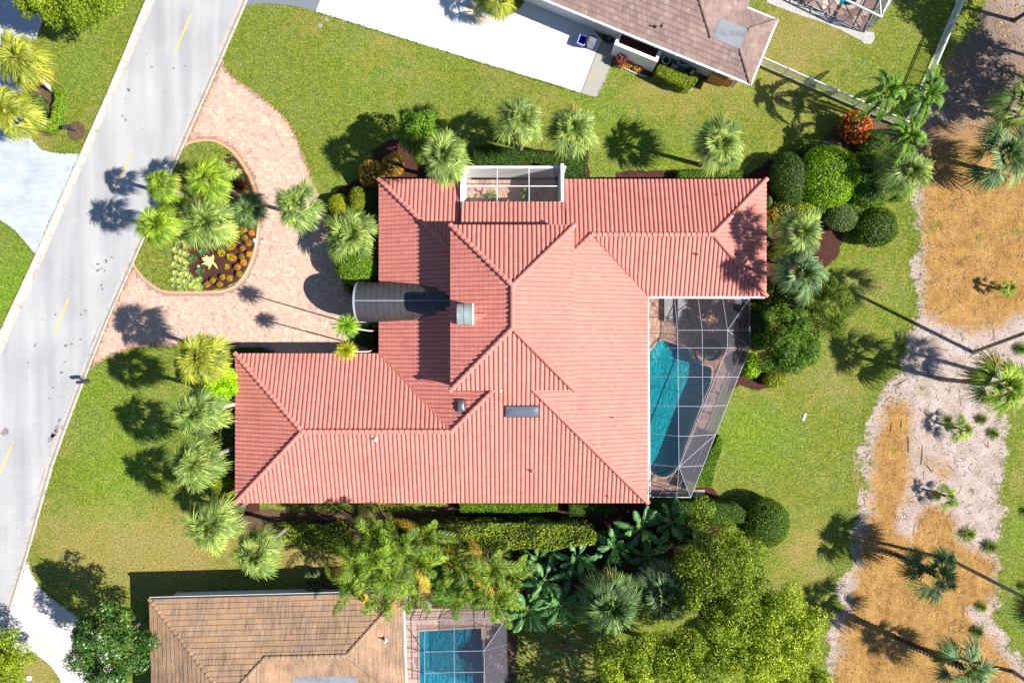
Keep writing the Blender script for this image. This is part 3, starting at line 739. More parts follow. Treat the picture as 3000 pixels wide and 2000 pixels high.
# the blush paver drive round the planted island
DRIVE = smooth_poly([(654,172),(662,202),(690,230),(722,252),(760,280),(800,312),(838,348),(864,392),(884,440),(905,495),(925,550),(945,600)], 3, False) + \
    [(985,690),(1010,850),(1075,905),(1168,905),(1168,1000),(1140,1030),(1060,1060),(760,1060),(700,1016)] + \
    smooth_poly([(510,1015),(460,1013),(414,1016),(383,1022),(319,1048),(290,1063),(268,1078)], 3, False) + \
    [(290,1000),(351,857),(394,771),(523,456),(536,437)]
ISLAND = [(536,437)]+smooth_poly([(560,422),(600,415),(640,421),(680,447),(705,478),(725,510),(742,550),(754,600),(757,650),(752,700),(741,750),(724,795),(695,832),(655,850),(620,853)], 3, False) + \
    smooth_poly([(500,853),(470,846),(430,818),(408,792),(394,771)], 3, False)+[(460,620)]
drive_w = PP(DRIVE); isl_w = PP(ISLAND)
drive_o = structure('paver_driveway')
mb = MB(); mb.slab(drive_w, -.05, .045); mb.build('paver_bed', M['paver_edge'], drive_o)
# a joint bed inset from the stained edge
di = inset(drive_w, .05)
mb = MB(); mb.slab(di, .02, .050); mb.build('joint_sand', M['paver_joint'], drive_o)
isl_out = inset(isl_w, -.22)
pavers('paver_driveway', drive_o, di, (.225, .225), .04, .066, M['paver'], holes=[isl_out], mixed=True, near=(-14, 4), seed=3, gap=.010, rust=[drive_w, isl_w])
mb = MB(); mb.slab(inset(isl_w, -.20), .03, .060); mb.build('island_edging', M['paver_edge'], drive_o)
isl_me = MB(); isl_me.slab(isl_w, .0, .085)
island = isl_me.build('island_lawn', M['lawn']); island['kind'] = 'structure'
mulch_poly = [(641,480),(660,468),(686,459),(705,482),(722,512),(738,552),(750,602),(753,650),(748,700),(737,748),(720,792),(692,828),(652,846),(620,849),(507,849),(506,800),(509,690),(540,620),(600,560)]
def bed(name, poly, z=.09, mat='mulch', amp=.06, z0=0.0, seed=0):
    mb = MB(); mb.slab(ragged(PP(poly), .3, amp, seed), z0, z); o = mb.build(name, M[mat]); o['kind'] = 'structure'; return o
bed('mulch_bed', mulch_poly, .105, seed=1)
# low scalloped stone edging round the lower right of the island
mb_pts = smooth_poly([(757,665),(752,705),(741,752),(722,797),(693,834),(655,851),(615,853)], 6, False)
edg = thing('stone_edging', 'low pale scalloped edging along the lower right curve of the mulched island', 'edging', P(720, 800))
for a, b in zip(mb_pts[:-1], mb_pts[1:]):
    A, B = P(*a), P(*b); o = MB(); c = (A+B)/2; d = (B-A).normalized()
    o.obox((c.x, c.y), (d.x, d.y), (-d.y, d.x), (B-A).length*.46, .035, 0, .13)
    q = o.build('edging_stone', M['kerb'], edg); q.location = -Vector(edg.location)

for i, (p, z, mt) in enumerate([
    ([(985,560),(1010,540),(1060,520),(1150,520),(1165,905),(1080,905),(1020,850),(965,700),(960,620)], .075, 'mulch'),
    ([(1075,935),(1168,935),(1168,1045),(1060,1045),(1085,1000)], .075, 'mulch'),
    ([(655,1045),(745,1045),(760,1500),(690,1510),(640,1440),(650,1380),(640,1200),(650,1130)], .03, 'mulch'),
    ([(1090,440),(1170,400),(1300,430),(1330,520),(1340,560),(1130,560),(1100,520)], .03, 'mulch'),
    ([(1380,440),(1725,440),(1725,540),(1380,540)], .03, 'mulch'),
    ([(1805,508),(1850,500),(1930,500),(2010,510),(2180,512),(2240,520),(2240,560),(1800,560)], .03, 'mulch'),
    ([(2180,520),(2250,470),(2330,470),(2350,600),(2440,640),(2470,700),(2450,760),(2300,840),(2240,880),(2200,880),(2160,560)], .025, 'mulch'),
    ([(2150,1060),(2260,1020),(2300,1100),(2270,1135),(2210,1140),(2165,1125),(2130,1150)], .03, 'mulch'),
    ([(2500,640),(2560,600),(2620,640),(2625,690),(2590,720),(2545,722),(2505,690)], .03, 'mulch'),
    ([(2040,1425),(2080,1425),(2100,1445),(2110,1475),(2040,1475)], .03, 'mulch'),
    ([(1330,1465),(1800,1465),(2080,1470),(2200,1490),(2200,1520),(1700,1560),(1330,1530)], .02, 'mulch'),
    ([(680,1490),(1240,1500),(1330,1470),(1330,1530),(1240,1560),(1000,1580),(700,1550)], .018, 'soil'),
    ([(1150,1740),(1360,1740),(1360,1785),(1150,1790)], .03, 'soil'),
    ([(2440,370),(2530,340),(2660,370),(2690,420),(2660,540),(2500,560),(2330,560),(2320,470),(2400,420)], .02, 'soil'),
    ([(1490,1760),(1512,1760),(1515,2100),(1488,2100)], .03, 'soil'),
    ([(1500,1560),(1760,1600),(1900,1480),(2100,1500),(2120,1600),(1980,1760),(1800,1800),(1700,1760),(1500,1740)], .022, 'mulch'),  # dark sheet laid in for the near-black shade under the paddle leaves
    ]):
    if z: bed('mulch_bed' if mt == 'mulch' else 'soil_bed', p, z, mt, .10, -.02, i+5)
bed('soil_bed', smooth_poly([(130,240),(160,242),(190,262),(196,290),(186,330),(180,370),(160,395),(130,398),(100,380),(80,355),(75,320),(95,270)], 2), .03, 'soil', .03, -.02, 30)
bed('soil_bed', smooth_poly([(225,358),(243,363),(250,384),(243,404),(222,413),(203,404),(199,384),(207,364)], 3), .05, 'soil', .03, -.02, 31)

# left: white driveway (two arms meeting at the road)
wd = structure('white_driveway')
WD = [(236,451),(179,450),(150,447),(128,440),(108,424),(96,411),(86,385),(77,354),(70,330),(60,300),(66,262),(72,240),(95,150),(105,118),(124,64),(140,0),(150,-200),(-400,-300),(-400,640),(-60,615),(0,645),(20,656),(48,678),(72,706),(90,728),(105,747)]
wd_w = PP(WD); mb = MB(); mb.slab(wd_w, -.05, .045); mb.build('slab', M['pale_blue_drive'], wd)
pavers('white_driveway', wd, inset(wd_w, .06), (.62, .42), .02, .062, M['white_paver'], mixed=True, near=P(60, 520)[:2], gap=.008, seed=8)
mb = MB()
for a, b in (((86,385),(0,352)),((68,480),(4,640))):
    A, B = P(*a), P(*b); d = (B-A).normalized(); x = Vector((-d.y, d.x, 0))*.02
    mb.slab([tuple((A-x)[:2]), tuple((B-x)[:2]), tuple((B+x)[:2]), tuple((A+x)[:2])], .06, .0665)
mb.build('joint', M['joint'], wd)

# top: white driveway of the house above, with its darker apron and bare end slab
td = structure('white_driveway')
mb = MB(); mb.slab(PP([(925,35),(1500,212),(1600,240),(1701,274),(1745,158),(1764,120),(1700,40),(1610,-20),(1560,-150),(960,-150),(939,0)]), -.05, .045); mb.build('slab', M['white_drive'], td)
mb = MB(); mb.slab(PP([(1703,274.6),(1749,289),(1775,235),(1792,188),(1790,165),(1747,158)]), -.05, .040); mb.build('end_slab', M['bare_slab'], td)
mb = MB(); mb.slab(PP([(1766,120),(1749,158),(1795,176),(1800,150),(1810,120),(1800,80),(1785,72)]), -.05, .05); mb.build('stepping_slab', M['bare_slab'], td)
mb = MB(); mb.slab(PP([(717,22)]+smooth_poly([(735,14),(765,11),(800,12),(835,15),(870,20),(900,27),(923,34)],2,False)+[(937,0),(958,-150),(790,-150)]), -.05, .035); mb.build('apron', M['grey_drive'], td)
mb = MB()
A, B = P(1433, 50), P(1383, 175); d = (B-A).normalized(); x = Vector((-d.y, d.x, 0))*.012
mb.slab([tuple((A-x)[:2]), tuple((B-x)[:2]), tuple((B+x)[:2]), tuple((A+x)[:2])], .04, .0495); mb.build('joint', M['joint'], td)
bed('grass_island', smooth_poly([(1380,-30),(1395,0),(1410,25),(1440,42),(1475,47),(1505,40),(1530,15),(1545,-20),(1500,-70),(1420,-70)], 3), .07, 'lawn', .03)
mb = MB(); mb.slab(ragged(smooth_poly(PP([(1372,5),(1390,20),(1415,45),(1465,55),(1440,64),(1405,76),(1378,62),(1366,30)]), 3), .2, .08, 2), .03, .0492)
tag(mb.build('rust_stain', concrete('ochre_stain', (0.60, 0.50, 0.34), (1.2, 1.35, 1.9), .95, 2.2), td), kind='stuff')

# lower left: pale driveway and dry grass patch
bd = structure('pale_driveway')
mb = MB(); mb.slab(PP([(80,1637)]+smooth_poly([(85,1652),(92,1670),(101,1690),(115,1715),(133,1735),(160,1757),(190,1778),(220,1798),(255,1825),(300,1870),(330,1960),(340,2060)],2,False)+[(340,2250),(200,2250)]+
    smooth_poly([(185,2060),(180,2000),(168,1975),(150,1950),(125,1928),(100,1915),(80,1911),(58,1914)],2,False)+[(8,1870),(48,1739)]), -.05, .04); mb.build('slab', M['cream_drive'], bd)
A, B = P(181, 1990), P(236, 1950); mb = MB(); d = (B-A).normalized(); x = Vector((-d.y, d.x, 0))*.012
mb.slab([tuple((A-x)[:2]), tuple((B-x)[:2]), tuple((B+x)[:2]), tuple((A+x)[:2])], .03, .0445); mb.build('joint', M['joint'], bd)

# pine-needle side yard strip by the lower pool, and gravel by the upper cage
bed('gravel_strip', [(2250,-30),(2245,8),(2262,14),(2330,42),(2403,64),(2460,88),(2520,118),(2532,130),(2552,130),(2563,112),(2560,96),(2530,92),(2430,50),(2330,2),(2290,-30)], .035, 'gravel', .02, -.02, 40)
bed('gravel_strip', smooth_poly([(1925,232),(1930,245),(1950,262),(1980,270),(2010,270),(2032,262),(2000,252),(1960,240)],2), .035, 'gravel', .02, -.02, 41)
bed('soil_bed', [(2003,262),(2032,262),(2060,235),(2085,220),(2060,205),(2040,215),(2020,245)], .03, 'soil', .03, -.02, 42)
bed('mulch_bed', [(1800,170),(1806,190),(1850,206),(1880,222),(1910,226),(1920,200),(1850,160)], .03, 'mulch', .02, -.02, 43)

# ------------------------------------------------------------ roofs
PROF_BARREL = [(0,-.008),(.05,.034),(.17,.066),(.37,.079),(.57,.066),(.71,.034),(.77,-.006),(.88,-.010),(1.0,-.008)]
PROF_FLAT = [(0.008,.014),(.5,.016),(.992,.014)]

class Roof:
    """tiles laid on roof planes; every tile of the first few hundred nearest the middle is an object"""
    def __init__(s, parent, mat, prof, w_, exp_, butt, under, near=(0, 0), nparts=300, solid=None):
        s.parent = parent; s.mat = mat; s.prof = prof; s.w = w_; s.e = exp_; s.butt = butt; s.under = under
        s.near = near; s.nparts = nparts; s.V = []; s.T = []; s.free = []; s.deck = MB(); s.rg = np.random.default_rng(5)
    def plane(s, poly, p0, e, z0, pitch, eave_over=0.0, lift=0.0):
        """poly in plan; p0 a point on the eave line; e the eave direction (up-slope is to its left)"""
        e = np.array(e, float); e /= np.linalg.norm(e); u = np.array([-e[1], e[0]]); p0 = np.array(p0, float)
        zf = lambda q: z0+pitch*((np.asarray(q)-p0)@u)
        pl = [tuple(p) for p in poly]
        if area(pl) < 0: pl = pl[::-1]
        s.deck.add([(x, y, float(zf((x, y)))+lift) for x, y in pl], [tuple(range(len(pl)))])
        loc = np.array([((np.array(p)-p0)@e, (np.array(p)-p0)@u) for p in pl])
        cs = 1/math.sqrt(1+pitch*pitch); ex = s.e*cs; wd = s.w
        a0, b0 = loc.min(0); a1, b1 = loc.max(0)
        ia = np.arange(math.floor(a0/wd)-1, math.ceil(a1/wd)+1); ib = np.arange(math.floor(b0/ex)-1, math.ceil(b1/ex)+1)
        A, B = np.meshgrid(ia*wd, ib*ex); A = A.ravel(); B = B.ravel()
        if s.prof is PROF_FLAT: A = A+((np.round(B/ex).astype(int) % 2)*wd/2)
        k = len(s.prof); px = np.array([q[0] for q in s.prof])*wd; pz = np.array([q[1] for q in s.prof])
        n = len(A); L = ex+.05
        # rows: bottom lip, lower edge, upper edge
        sx = np.broadcast_to(px, (n, k))+A[:, None]
        sx = sx+0*sx
        rows = [(B-.0, pz-.010+0.0, 0), (B-.0, pz+s.butt, 0), (B+L, pz+.0, 0)]
        dj = s.rg.normal(0, .004, n)
        Pt = np.zeros((n, 3, k, 3))
        for r, (bb, zz, _) in enumerate(rows):
            Pt[:, r, :, 0] = sx; Pt[:, r, :, 1] = (bb+dj*(r < 2))[:, None]; Pt[:, r, :, 2] = zz[None, :]+(s.rg.normal(0, .0025, n)[:, None] if r == 1 else 0)
        flat = Pt.reshape(-1, 3); lp = flat[:, :2]
        poly_l = [tuple(q) for q in loc]
        ins = inside(lp, poly_l)
        tile_in = ins.reshape(n, -1)
        lipok = (flat[:, 1] > b0-.02)
        any_in = tile_in.any(1)
        nearest, _ = nearest_on(lp, poly_l)
        lp2 = np.where(ins[:, None], lp, nearest)
        # keep eave lips hanging slightly over
        flat2 = np.column_stack([lp2, flat[:, 2]])
        full = tile_in.all(1)
        wx = p0[0]+flat2[:, 0]*e[0]+flat2[:, 1]*u[0]; wy = p0[1]+flat2[:, 0]*e[1]+flat2[:, 1]*u[1]
        wz = z0+pitch*flat2[:, 1]+flat2[:, 2]+lift+.012
        W = np.stack([wx, wy, wz], 1).reshape(n, 3*k, 3)
        size_ok = np.ptp(W[:, :, 0], axis=1)+np.ptp(W[:, :, 1], axis=1) > .09
        keep = any_in & size_ok
        for i in np.where(keep)[0]:
            s.V.append(W[i]); s.T.append(s.rg.random())
            o3 = (p0[0]+(A[i]+wd/2)*e[0]+B[i]*u[0], p0[1]+(A[i]+wd/2)*e[1]+B[i]*u[1], z0+pitch*B[i]+lift+.012)
            s.free.append((full[i], o3, math.atan2(e[1], e[0]), pitch))
    def finish(s, piece='roof_tile'):
        k = len(s.prof); n = len(s.V)
        cen = np.array([f[1][:2] for f in s.free]); d = ((cen-np.array(s.near))**2).sum(1)
        d[~np.array([f[0] for f in s.free])] = 1e9
        order = np.argsort(d); single = set(order[:s.nparts].tolist())
        cache = {}; px = np.array([q[0] for q in s.prof])*s.w-s.w/2; pz = np.array([q[1] for q in s.prof])
        F_ = [(j, j+1, k+j+1, k+j) for j in range(k-1)]+[(k+j, k+j+1, 2*k+j+1, 2*k+j) for j in range(k-1)]
        dk = s.deck.build('roof', s.under, s.parent)
        for i in single:
            _, loc, ang, pitch = s.free[i]
            key = round(pitch, 3)
            if key not in cache:
                ex = s.e/math.sqrt(1+pitch*pitch); L = ex+.05
                vs = [(x, 0, z-.012) for x, z in zip(px, pz)]+[(x, 0, z+s.butt) for x, z in zip(px, pz)]+[(x, L, z+pitch*L) for x, z in zip(px, pz)]
                cache[key] = npmesh(piece, vs, F_, s.mat, np.zeros(len(F_)), smooth=False)
            o = obj(piece, cache[key], dk, loc); o.rotation_euler = (0, 0, ang)
        rest = [i for i in range(n) if i not in single]
        if rest:
            Vv = np.array([s.V[i] for i in rest]).reshape(-1, 3)
            b_ = np.arange(len(rest))[:, None, None]*(3*k)
            Ff = (b_+np.array(F_)[None]).reshape(-1, 4)
            tt = np.repeat(np.array([s.T[i] for i in rest]), len(F_))
            o = obj(piece+'s_beyond', npmesh(piece+'s_beyond', Vv, Ff, s.mat, tt), dk); o['kind'] = 'stuff'
        return dk

def ridge(parent, a, b, mat, r=.165, exp_=.40, flat=.80, piece='ridge_tile', up=.085):
    """half-round caps overlapping along a ridge or hip, from the low end a to the high end b"""
    a = Vector(a); b = Vector(b); d = (b-a); L = d.length; d.normalize(); n = max(1, round(L/exp_)); st = L/n
    side = d.cross(Vector((0, 0, 1))).normalized(); upv = side.cross(d)
    m_ = 9; vs = []
    for t, rr, zz in ((0, r*1.08, .02), (0, r*.93, .0), (st+.05, r*.9, -.015)):
        pass
    vs = []; rows = [(-.01, r*.84, -.02), (-.01, r*1.10, .022), (st+.05, r*.88, -.02)]
    for t, rr, zz in rows:
        for k in range(m_):
            w_ = PI*(k/(m_-1))*1.0
            vs.append((math.cos(w_)*rr, t, math.sin(w_)*rr*flat+zz))
    fs = [(i*m_+k+1, i*m_+k, (i+1)*m_+k, (i+1)*m_+k+1) for i in range(2) for k in range(m_-1)]
    me = npmesh(piece, vs, fs, mat, np.zeros(len(fs)), smooth=False)
    R = Matrix((side, d, upv)).transposed().to_4x4()
    for i in range(n):
        o = obj(piece, me, parent); o.matrix_local = Matrix.Translation(a+d*(st*i)+upv*up) @ R

EAVE = 2.9; PT = 0.33

house = thing('house', 'large house with salmon pink barrel tiled hipped roofs and a raised central roof', 'house', (-5, 0, 0))
def hp(o): o.location = -Vector(house.location); return o
class _H:  # children of the house are placed in world metres
    pass
house_o = house; house.location = (0, 0, 0)
rf = Roof(house, M['pink_tile'], PROF_BARREL, .312, .345, .012, M['pink_under'], near=(14, 7), nparts=150)
X0, X1, Y0, Y1 = -9.69, 9.89, -11.73, 11.80
# north slope with the notch of the walled court
rf.plane([(X0,Y1),(-3.62,Y1),(-3.62,7.4),(3.80,7.4),(3.80,Y1),(18.51,Y1),(14.25,7.54),(5.63,7.54),(3.6,5.51),(-3.4,5.51)], (0,Y1), (-1,0), EAVE, PT)
rf.plane([(X0,Y1),(X0,-.87),(-4.26,-6.30),(-.5,-2.54),(-.5,2),(-2,4.11)], (X0,0), (0,-1), EAVE, PT)
rf.plane([(-20.13,Y0),(X1,Y0),(.7,-2.54),(-.5,-2.54),(-4.26,-6.3),(-14.7,-6.3)], (0,Y0), (1,0), EAVE, PT)
rf.plane([(-20.13,-.87),(-14.7,-6.3),(-4.26,-6.3),(X0,-.87)], (0,-.87), (-1,0), EAVE, PT)
rf.plane([(-20.13,-.87),(-20.13,Y0),(-14.7,-6.3)], (-20.13,0), (0,-1), EAVE, PT)
rf.plane([(X1,Y0),(X1,3.28),(5.63,7.54),(.7,2.61),(.7,-2.54)], (X1,0), (0,1), EAVE, PT)
rf.plane([(5.63,7.54),(14.25,7.54),(18.51,3.28),(X1,3.28)], (0,3.28), (1,0), EAVE, PT)
rf.plane([(18.51,Y1),(14.25,7.54),(18.51,3.28)], (18.51,0), (0,1), EAVE, PT)
# raised strip behind the court
rf.plane([(-3.58,9.93),(3.76,9.93),(3.76,7.0),(-3.58,7.0)], (0,Y1), (-1,0), EAVE, PT, lift=.42)
# small cricket behind the chimney
main_roof = rf.finish()
tw = Roof(house, M['pink_tile'], PROF_BARREL, .312, .345, .012, M['pink_under'], near=(0, 1.5), nparts=150)
TX0, TX1, TY0, TY1, TZ = -4.18, 4.24, -3.31, 7.89, 6.3
tcx = (TX0+TX1)/2; th = (TX1-TX0)/2; ra, rb = TY0+th, TY1-th
tw.plane([(TX0,TY1),(TX1,TY1),(tcx,rb)], (0,TY1), (-1,0), TZ, PT)
tw.plane([(TX0,TY0),(TX1,TY0),(tcx,ra)], (0,TY0), (1,0), TZ, PT)
tw.plane([(TX0,TY0),(TX0,TY1),(tcx,rb),(tcx,ra)], (TX0,0), (0,-1), TZ, PT)
tw.plane([(TX1,TY0),(TX1,TY1),(tcx,rb),(tcx,ra)], (TX1,0), (0,1), TZ, PT)
tower_roof = tw.finish(); tower_roof.name = 'raised_roof'
RZ = EAVE+PT*5.43; CZ = EAVE+PT*4.26; TP = TZ+PT*th
for a, b in (((-20.13,-.87,EAVE),(-14.7,-6.3,RZ)),((-20.13,Y0,EAVE),(-14.7,-6.3,RZ)),((-14.7,-6.3,RZ),(-4.26,-6.3,RZ)),((-4.26,-6.3,RZ),(-.9,-2.94,RZ+PT*3.36)),
             ((X1,Y0,EAVE),(1.1,-2.94,EAVE+PT*8.79)),((X0,Y1,EAVE),(-3.9,6.01,EAVE+PT*5.79)),((4.0,5.91,CZ+PT*1.63),(5.63,7.54,CZ)),((5.63,7.54,CZ),(14.25,7.54,CZ)),
             ((18.51,Y1,EAVE),(14.25,7.54,CZ)),((18.51,3.28,EAVE),(14.25,7.54,CZ))):
    ridge(main_roof, a, b, M['pink_tile'])
for a, b in (((TX0,TY1,TZ),(tcx,rb,TP)),((TX1,TY1,TZ),(tcx,rb,TP)),((TX0,TY0,TZ),(tcx,ra,TP)),((TX1,TY0,TZ),(tcx,ra,TP)),((tcx,ra,TP),(tcx,rb,TP))):
    ridge(tower_roof, a, b, M['pink_tile'])
# mortar knobs where hips meet
for parent, pts in ((main_roof, [(-14.7,-6.3,RZ),(-4.26,-6.3,RZ),(5.63,7.54,CZ),(14.25,7.54,CZ)]), (tower_roof, [(tcx,ra,TP),(tcx,rb,TP)])):
    for p in pts:
        mb = MB(); mb.lathe([(.24,.0),(.22,.09),(.14,.16),(0,.18)], 10, p); mb.build('ridge_joint', M['pink_tile'], parent, smooth=True)
# walls, fascia, soffits
def ring_wall(rects, z1, mat, name, parent):
    mb = MB()
    for x0, y0, x1, y1 in rects: mb.box(x0, y0, -.05, x1, y1, z1)
    return mb.build(name, mat, parent)
ring_wall([(-19.5,-11.1,-9.12,-1.5)], 2.72, M['pink_stucco'], 'wall', house)
ring_wall([(-9.1,-11.1,9.3,9.4)], 2.74, M['pink_stucco'], 'wall', house)
ring_wall([(-9.1,9.42,-3.78,11.2)], 2.72, M['pink_stucco'], 'wall', house)
ring_wall([(9.32,3.9,17.9,11.2),(3.95,9.42,9.30,11.2)], 2.71, M['pink_stucco'], 'wall', house)
mb = MB(); mb.box(TX0+.14,TY0+.14,4.0,TX1-.14,TY1-.14,TZ-.06); mb.build('wall', M['pink_stucco'], house)
mb = MB()
for (x0, y0, x1, y1) in ((-20.13,Y0,X1,Y0),(X1,Y0,X1,3.28),(X1,3.28,18.51,3.28),(18.51,3.28,18.51,Y1),(3.8,Y1,18.51,Y1),(X0,Y1,-3.6,Y1),(X0,-.87,X0,Y1),(-20.13,-.87,X0,-.87),(-20.13,Y0,-20.13,-.87)):
    mb.bar((x0,y0,2.79), (x1,y1,2.79), .04, .17)
mb.build('fascia', M['pink_stucco'], house)
mb = MB()
for (x0, y0, x1, y1) in ((TX0,TY0,TX1,TY0),(TX1,TY0,TX1,TY1),(TX1,TY1,TX0,TY1),(TX0,TY1,TX0,TY0)):
    mb.bar((x0*.995,y0*.995,TZ-.08), (x1*.995,y1*.995,TZ-.08), .04, .14)
mb.build('fascia', M['pink_stucco'], house)
mb = MB()
for x0, y0, x1, y1 in ((-20.1,Y0+.03,-19.5,-.9),(-19.5,Y0+.03,X1-.03,-11.1),(9.3,-11.1,X1-.03,3.3),(9.9,3.31,18.48,3.9),(17.9,3.9,18.48,Y1-.03),(X0+.03,-.9,-9.12,Y1-.03),(-19.5,-1.5,-9.7,-.9),(3.85,11.2,17.9,Y1-.03),(-9.1,11.2,-3.65,Y1-.03)):
    mb.box(x0, y0, 2.735, x1, y1, 2.765)
mb.build('soffit', M['stucco'], house)
# openings on the facades
def opening(parent, c, d, wd, z0, z1, name='window', glass='glass_dark', panes=2):
    """c: plan point on the wall face, d: outward direction"""
    c = Vector((c[0], c[1], 0)); d = Vector((d[0], d[1], 0)); s_ = Vector((-d.y, d.x, 0))
    mb = MB(); q = c+d*.03
    for k in (-1, 1): mb.bar(q+s_*k*wd/2+Vector((0,0,z0)), q+s_*k*wd/2+Vector((0,0,z1)), .07)
    for z in (z0, z1): mb.bar(q-s_*wd/2+Vector((0,0,z)), q+s_*wd/2+Vector((0,0,z)), .07)
    for k in range(1, panes): 
        x = -wd/2+wd*k/panes; mb.bar(q+s_*x+Vector((0,0,z0)), q+s_*x+Vector((0,0,z1)), .04)
    f = mb.build(name, M['white_metal'], parent)
    g = MB(); g.bar(c+d*.012+Vector((0,0,(z0+z1)/2))-s_*wd/2, c+d*.012+Vector((0,0,(z0+z1)/2))+s_*wd/2, .02, z1-z0)
    g.build('pane' if name != 'garage_door' else 'door_leaf', M[glass], f)
for x in (-17.5, -13.5): opening(house, (x, -1.5), (0, 1), 4.0 if x < -15 else 2.7, .0 if x < -15 else .9, 2.3, 'garage_door' if x < -15 else 'window', 'white' if x < -15 else 'glass_dark', 4 if x < -15 else 2)
for x in (-17, -12, -6, 0, 6): opening(house, (x, -11.1), (0, -1), 1.6, .9, 2.2)
for y in (-8, -4): opening(house, (-19.5, y), (-1, 0), 1.5, .9, 2.2)
for y in (-6, -1.5): opening(house, (9.3, y), (1, 0), 3.2, .1, 2.3, 'window', 'glass_dark', 3)
for x in (11.5, 15.5): opening(house, (x, 11.2), (0, 1), 1.8, .9, 2.2)
opening(house, (13.5, 3.9), (0, -1), 3.4, .1, 2.3, 'window', 'glass_dark', 3)
opening(house, (17.9, 7.5), (1, 0), 1.8, .9, 2.2); opening(house, (-9.1, 7.5), (-1, 0), 1.8, .9, 2.2)
opening(house, (-9.1, 2.85), (-1, 0), 1.8, .05, 2.5, 'front_door', 'bronze_metal', 2)

# gutter on the pool side
mb = MB(); mb.box(X1-.03,Y0+.05,2.76,X1+.09,3.0,2.88); mb.build('gutter', M['white_metal'], house)
mb = MB(); mb.box(X1+.1,3.14,2.72,18.45,3.26,2.84); mb.build('gutter', M['white_metal'], house)

# barrel vault over the entry: separate metal strips between standing seams
BY, BW, BSP, BCR = 2.86, 1.43, 2.98, 4.76
def arch(x, w_=BW, n=22, sp=BSP, cr=BCR):
    return [(x, BY+w_*math.cos(PI*k/n), sp+(cr-sp)*math.sin(PI*k/n)) for k in range(n+1)]
vault = MB(); vault.add([(x, y, z-.10) for x, y, z in arch(-11.12)]+[(x, y, z-.10) for x, y, z in arch(-4.1)], [(k, k+1, 24+k, 23+k) for k in range(22)])
vault_o = vault.build('entry_vault', M['stucco'], house)
nst = 17; xs_ = [-11.15+(7.05)*i/nst for i in range(nst+1)]
for i in range(nst):
    a = arch(xs_[i]+.004, BW, 22, BSP+.03, BCR+.0); b = arch(xs_[i+1]-.004, BW, 22, BSP+.03, BCR)
    up = lambda L_, t: [(x, BY+(y-BY)*(1+t/BW), z+t) for x, y, z in L_]
    mb = MB(); mb.add(a+b+up(arch(xs_[i]+.004), .022)+up(arch(xs_[i]+.030), .022)+up(arch(xs_[i]+.030, BW), .0),
        [(k+1, k, 23+k, 24+k) for k in range(22)]+[(46+k, 47+k, 70+k, 69+k) for k in range(22)]+[(k, k+1, 47+k, 46+k) for k in range(22)]+[(69+k, 70+k, 93+k, 92+k) for k in range(22)])
    mb.build('roof_strip', M['barrel'], vault_o)
mb = MB(); mb.bar((-11.15, BY, BCR+.035), (-4.2, BY, BCR+.035), .05, .04); mb.build('crown_seam', M['grey_metal'], vault_o)
mb = MB(); f0 = arch(-11.17, BW+.03, 22, BSP-.02, BCR+.045); f1 = arch(-11.17, BW-.22, 22, BSP-.02, BCR-.22)
back = lambda L_: [(x+.14, y, z) for x, y, z in L_]
mb.add(f0+f1+back(f0)+back(f1), [(k, k+1, 24+k, 23+k) for k in range(22)]+[(k+1, k, 46+k, 47+k) for k in range(22)])
mb.build('front_arch', M['grey_metal'], vault_o)
for s_ in (-1, 1):
    mb = MB(); y = BY+s_*(BW-.16); mb.box(-11.16,y-.16,-.02,-10.84,y+.16,BSP); mb.box(-11.22,y-.22,-.02,-10.78,y+.22,.25); mb.box(-11.2,y-.2,BSP-.2,-10.8,y+.2,BSP); mb.build('column', M['stucco'], vault_o)
    mb = MB(); mb.box(-10.84,y-.1,2.72,-9.1,y+.1,BSP+.02); mb.build('beam', M['stucco'], vault_o)

# chimney with its arched metal cap and tiled cricket
mb = MB(); mb.box(-3.50,1.12,5.9,-2.62,2.42,8.05)
ch = mb.build('chimney', M['pink_stucco'], house)
cap = MB(); n_ = 12
def carch(x, z0=8.05, w_=.70, r=.62): return [(x, 1.77+w_*math.cos(PI*k/n_), z0+r*math.sin(PI*k/n_)) for k in range(n_+1)]
A_, B_ = carch(-3.56), carch(-2.56)
cap.add(A_+B_, [(k+1, k, n_+1+k, n_+2+k) for k in range(n_)]+[tuple(range(n_+1)), tuple(range(n_+1, 2*n_+2))[::-1]])
cap.build('chimney_cap', M['cap_metal'], ch)
mb = MB(); mb.bar((-3.06,1.06,8.06),(-3.06,1.06,8.06+.001),.01); 
mb = MB(); q = [(-3.06, 1.77+.72*math.cos(PI*k/n_), 8.06+.64*math.sin(PI*k/n_)) for k in range(n_+1)]
mb.tube(q, .018, 6); mb.build('cap_seam', M['grey_metal'], ch)
mb = MB(); mb.box(-2.57,1.05,8.02,-2.49,2.49,8.14); mb.build('cap_rim', M['white_metal'], ch)
mb = MB(); zb = TZ+PT*(-2.6-TX0)
mb.add([(-2.6,1.15,zb-.02),(-2.6,2.4,zb-.02),(-2.6,1.77,zb+.42),(-1.62,1.77,zb+.40)], [(0,3,2),(1,2,3)]); mb.build('cricket', M['pink_tile'], tower_roof)
ridge(tower_roof, (-1.72,1.77,zb+.34), (-2.6,1.77,zb+.37), M['pink_tile'], .12, .3)

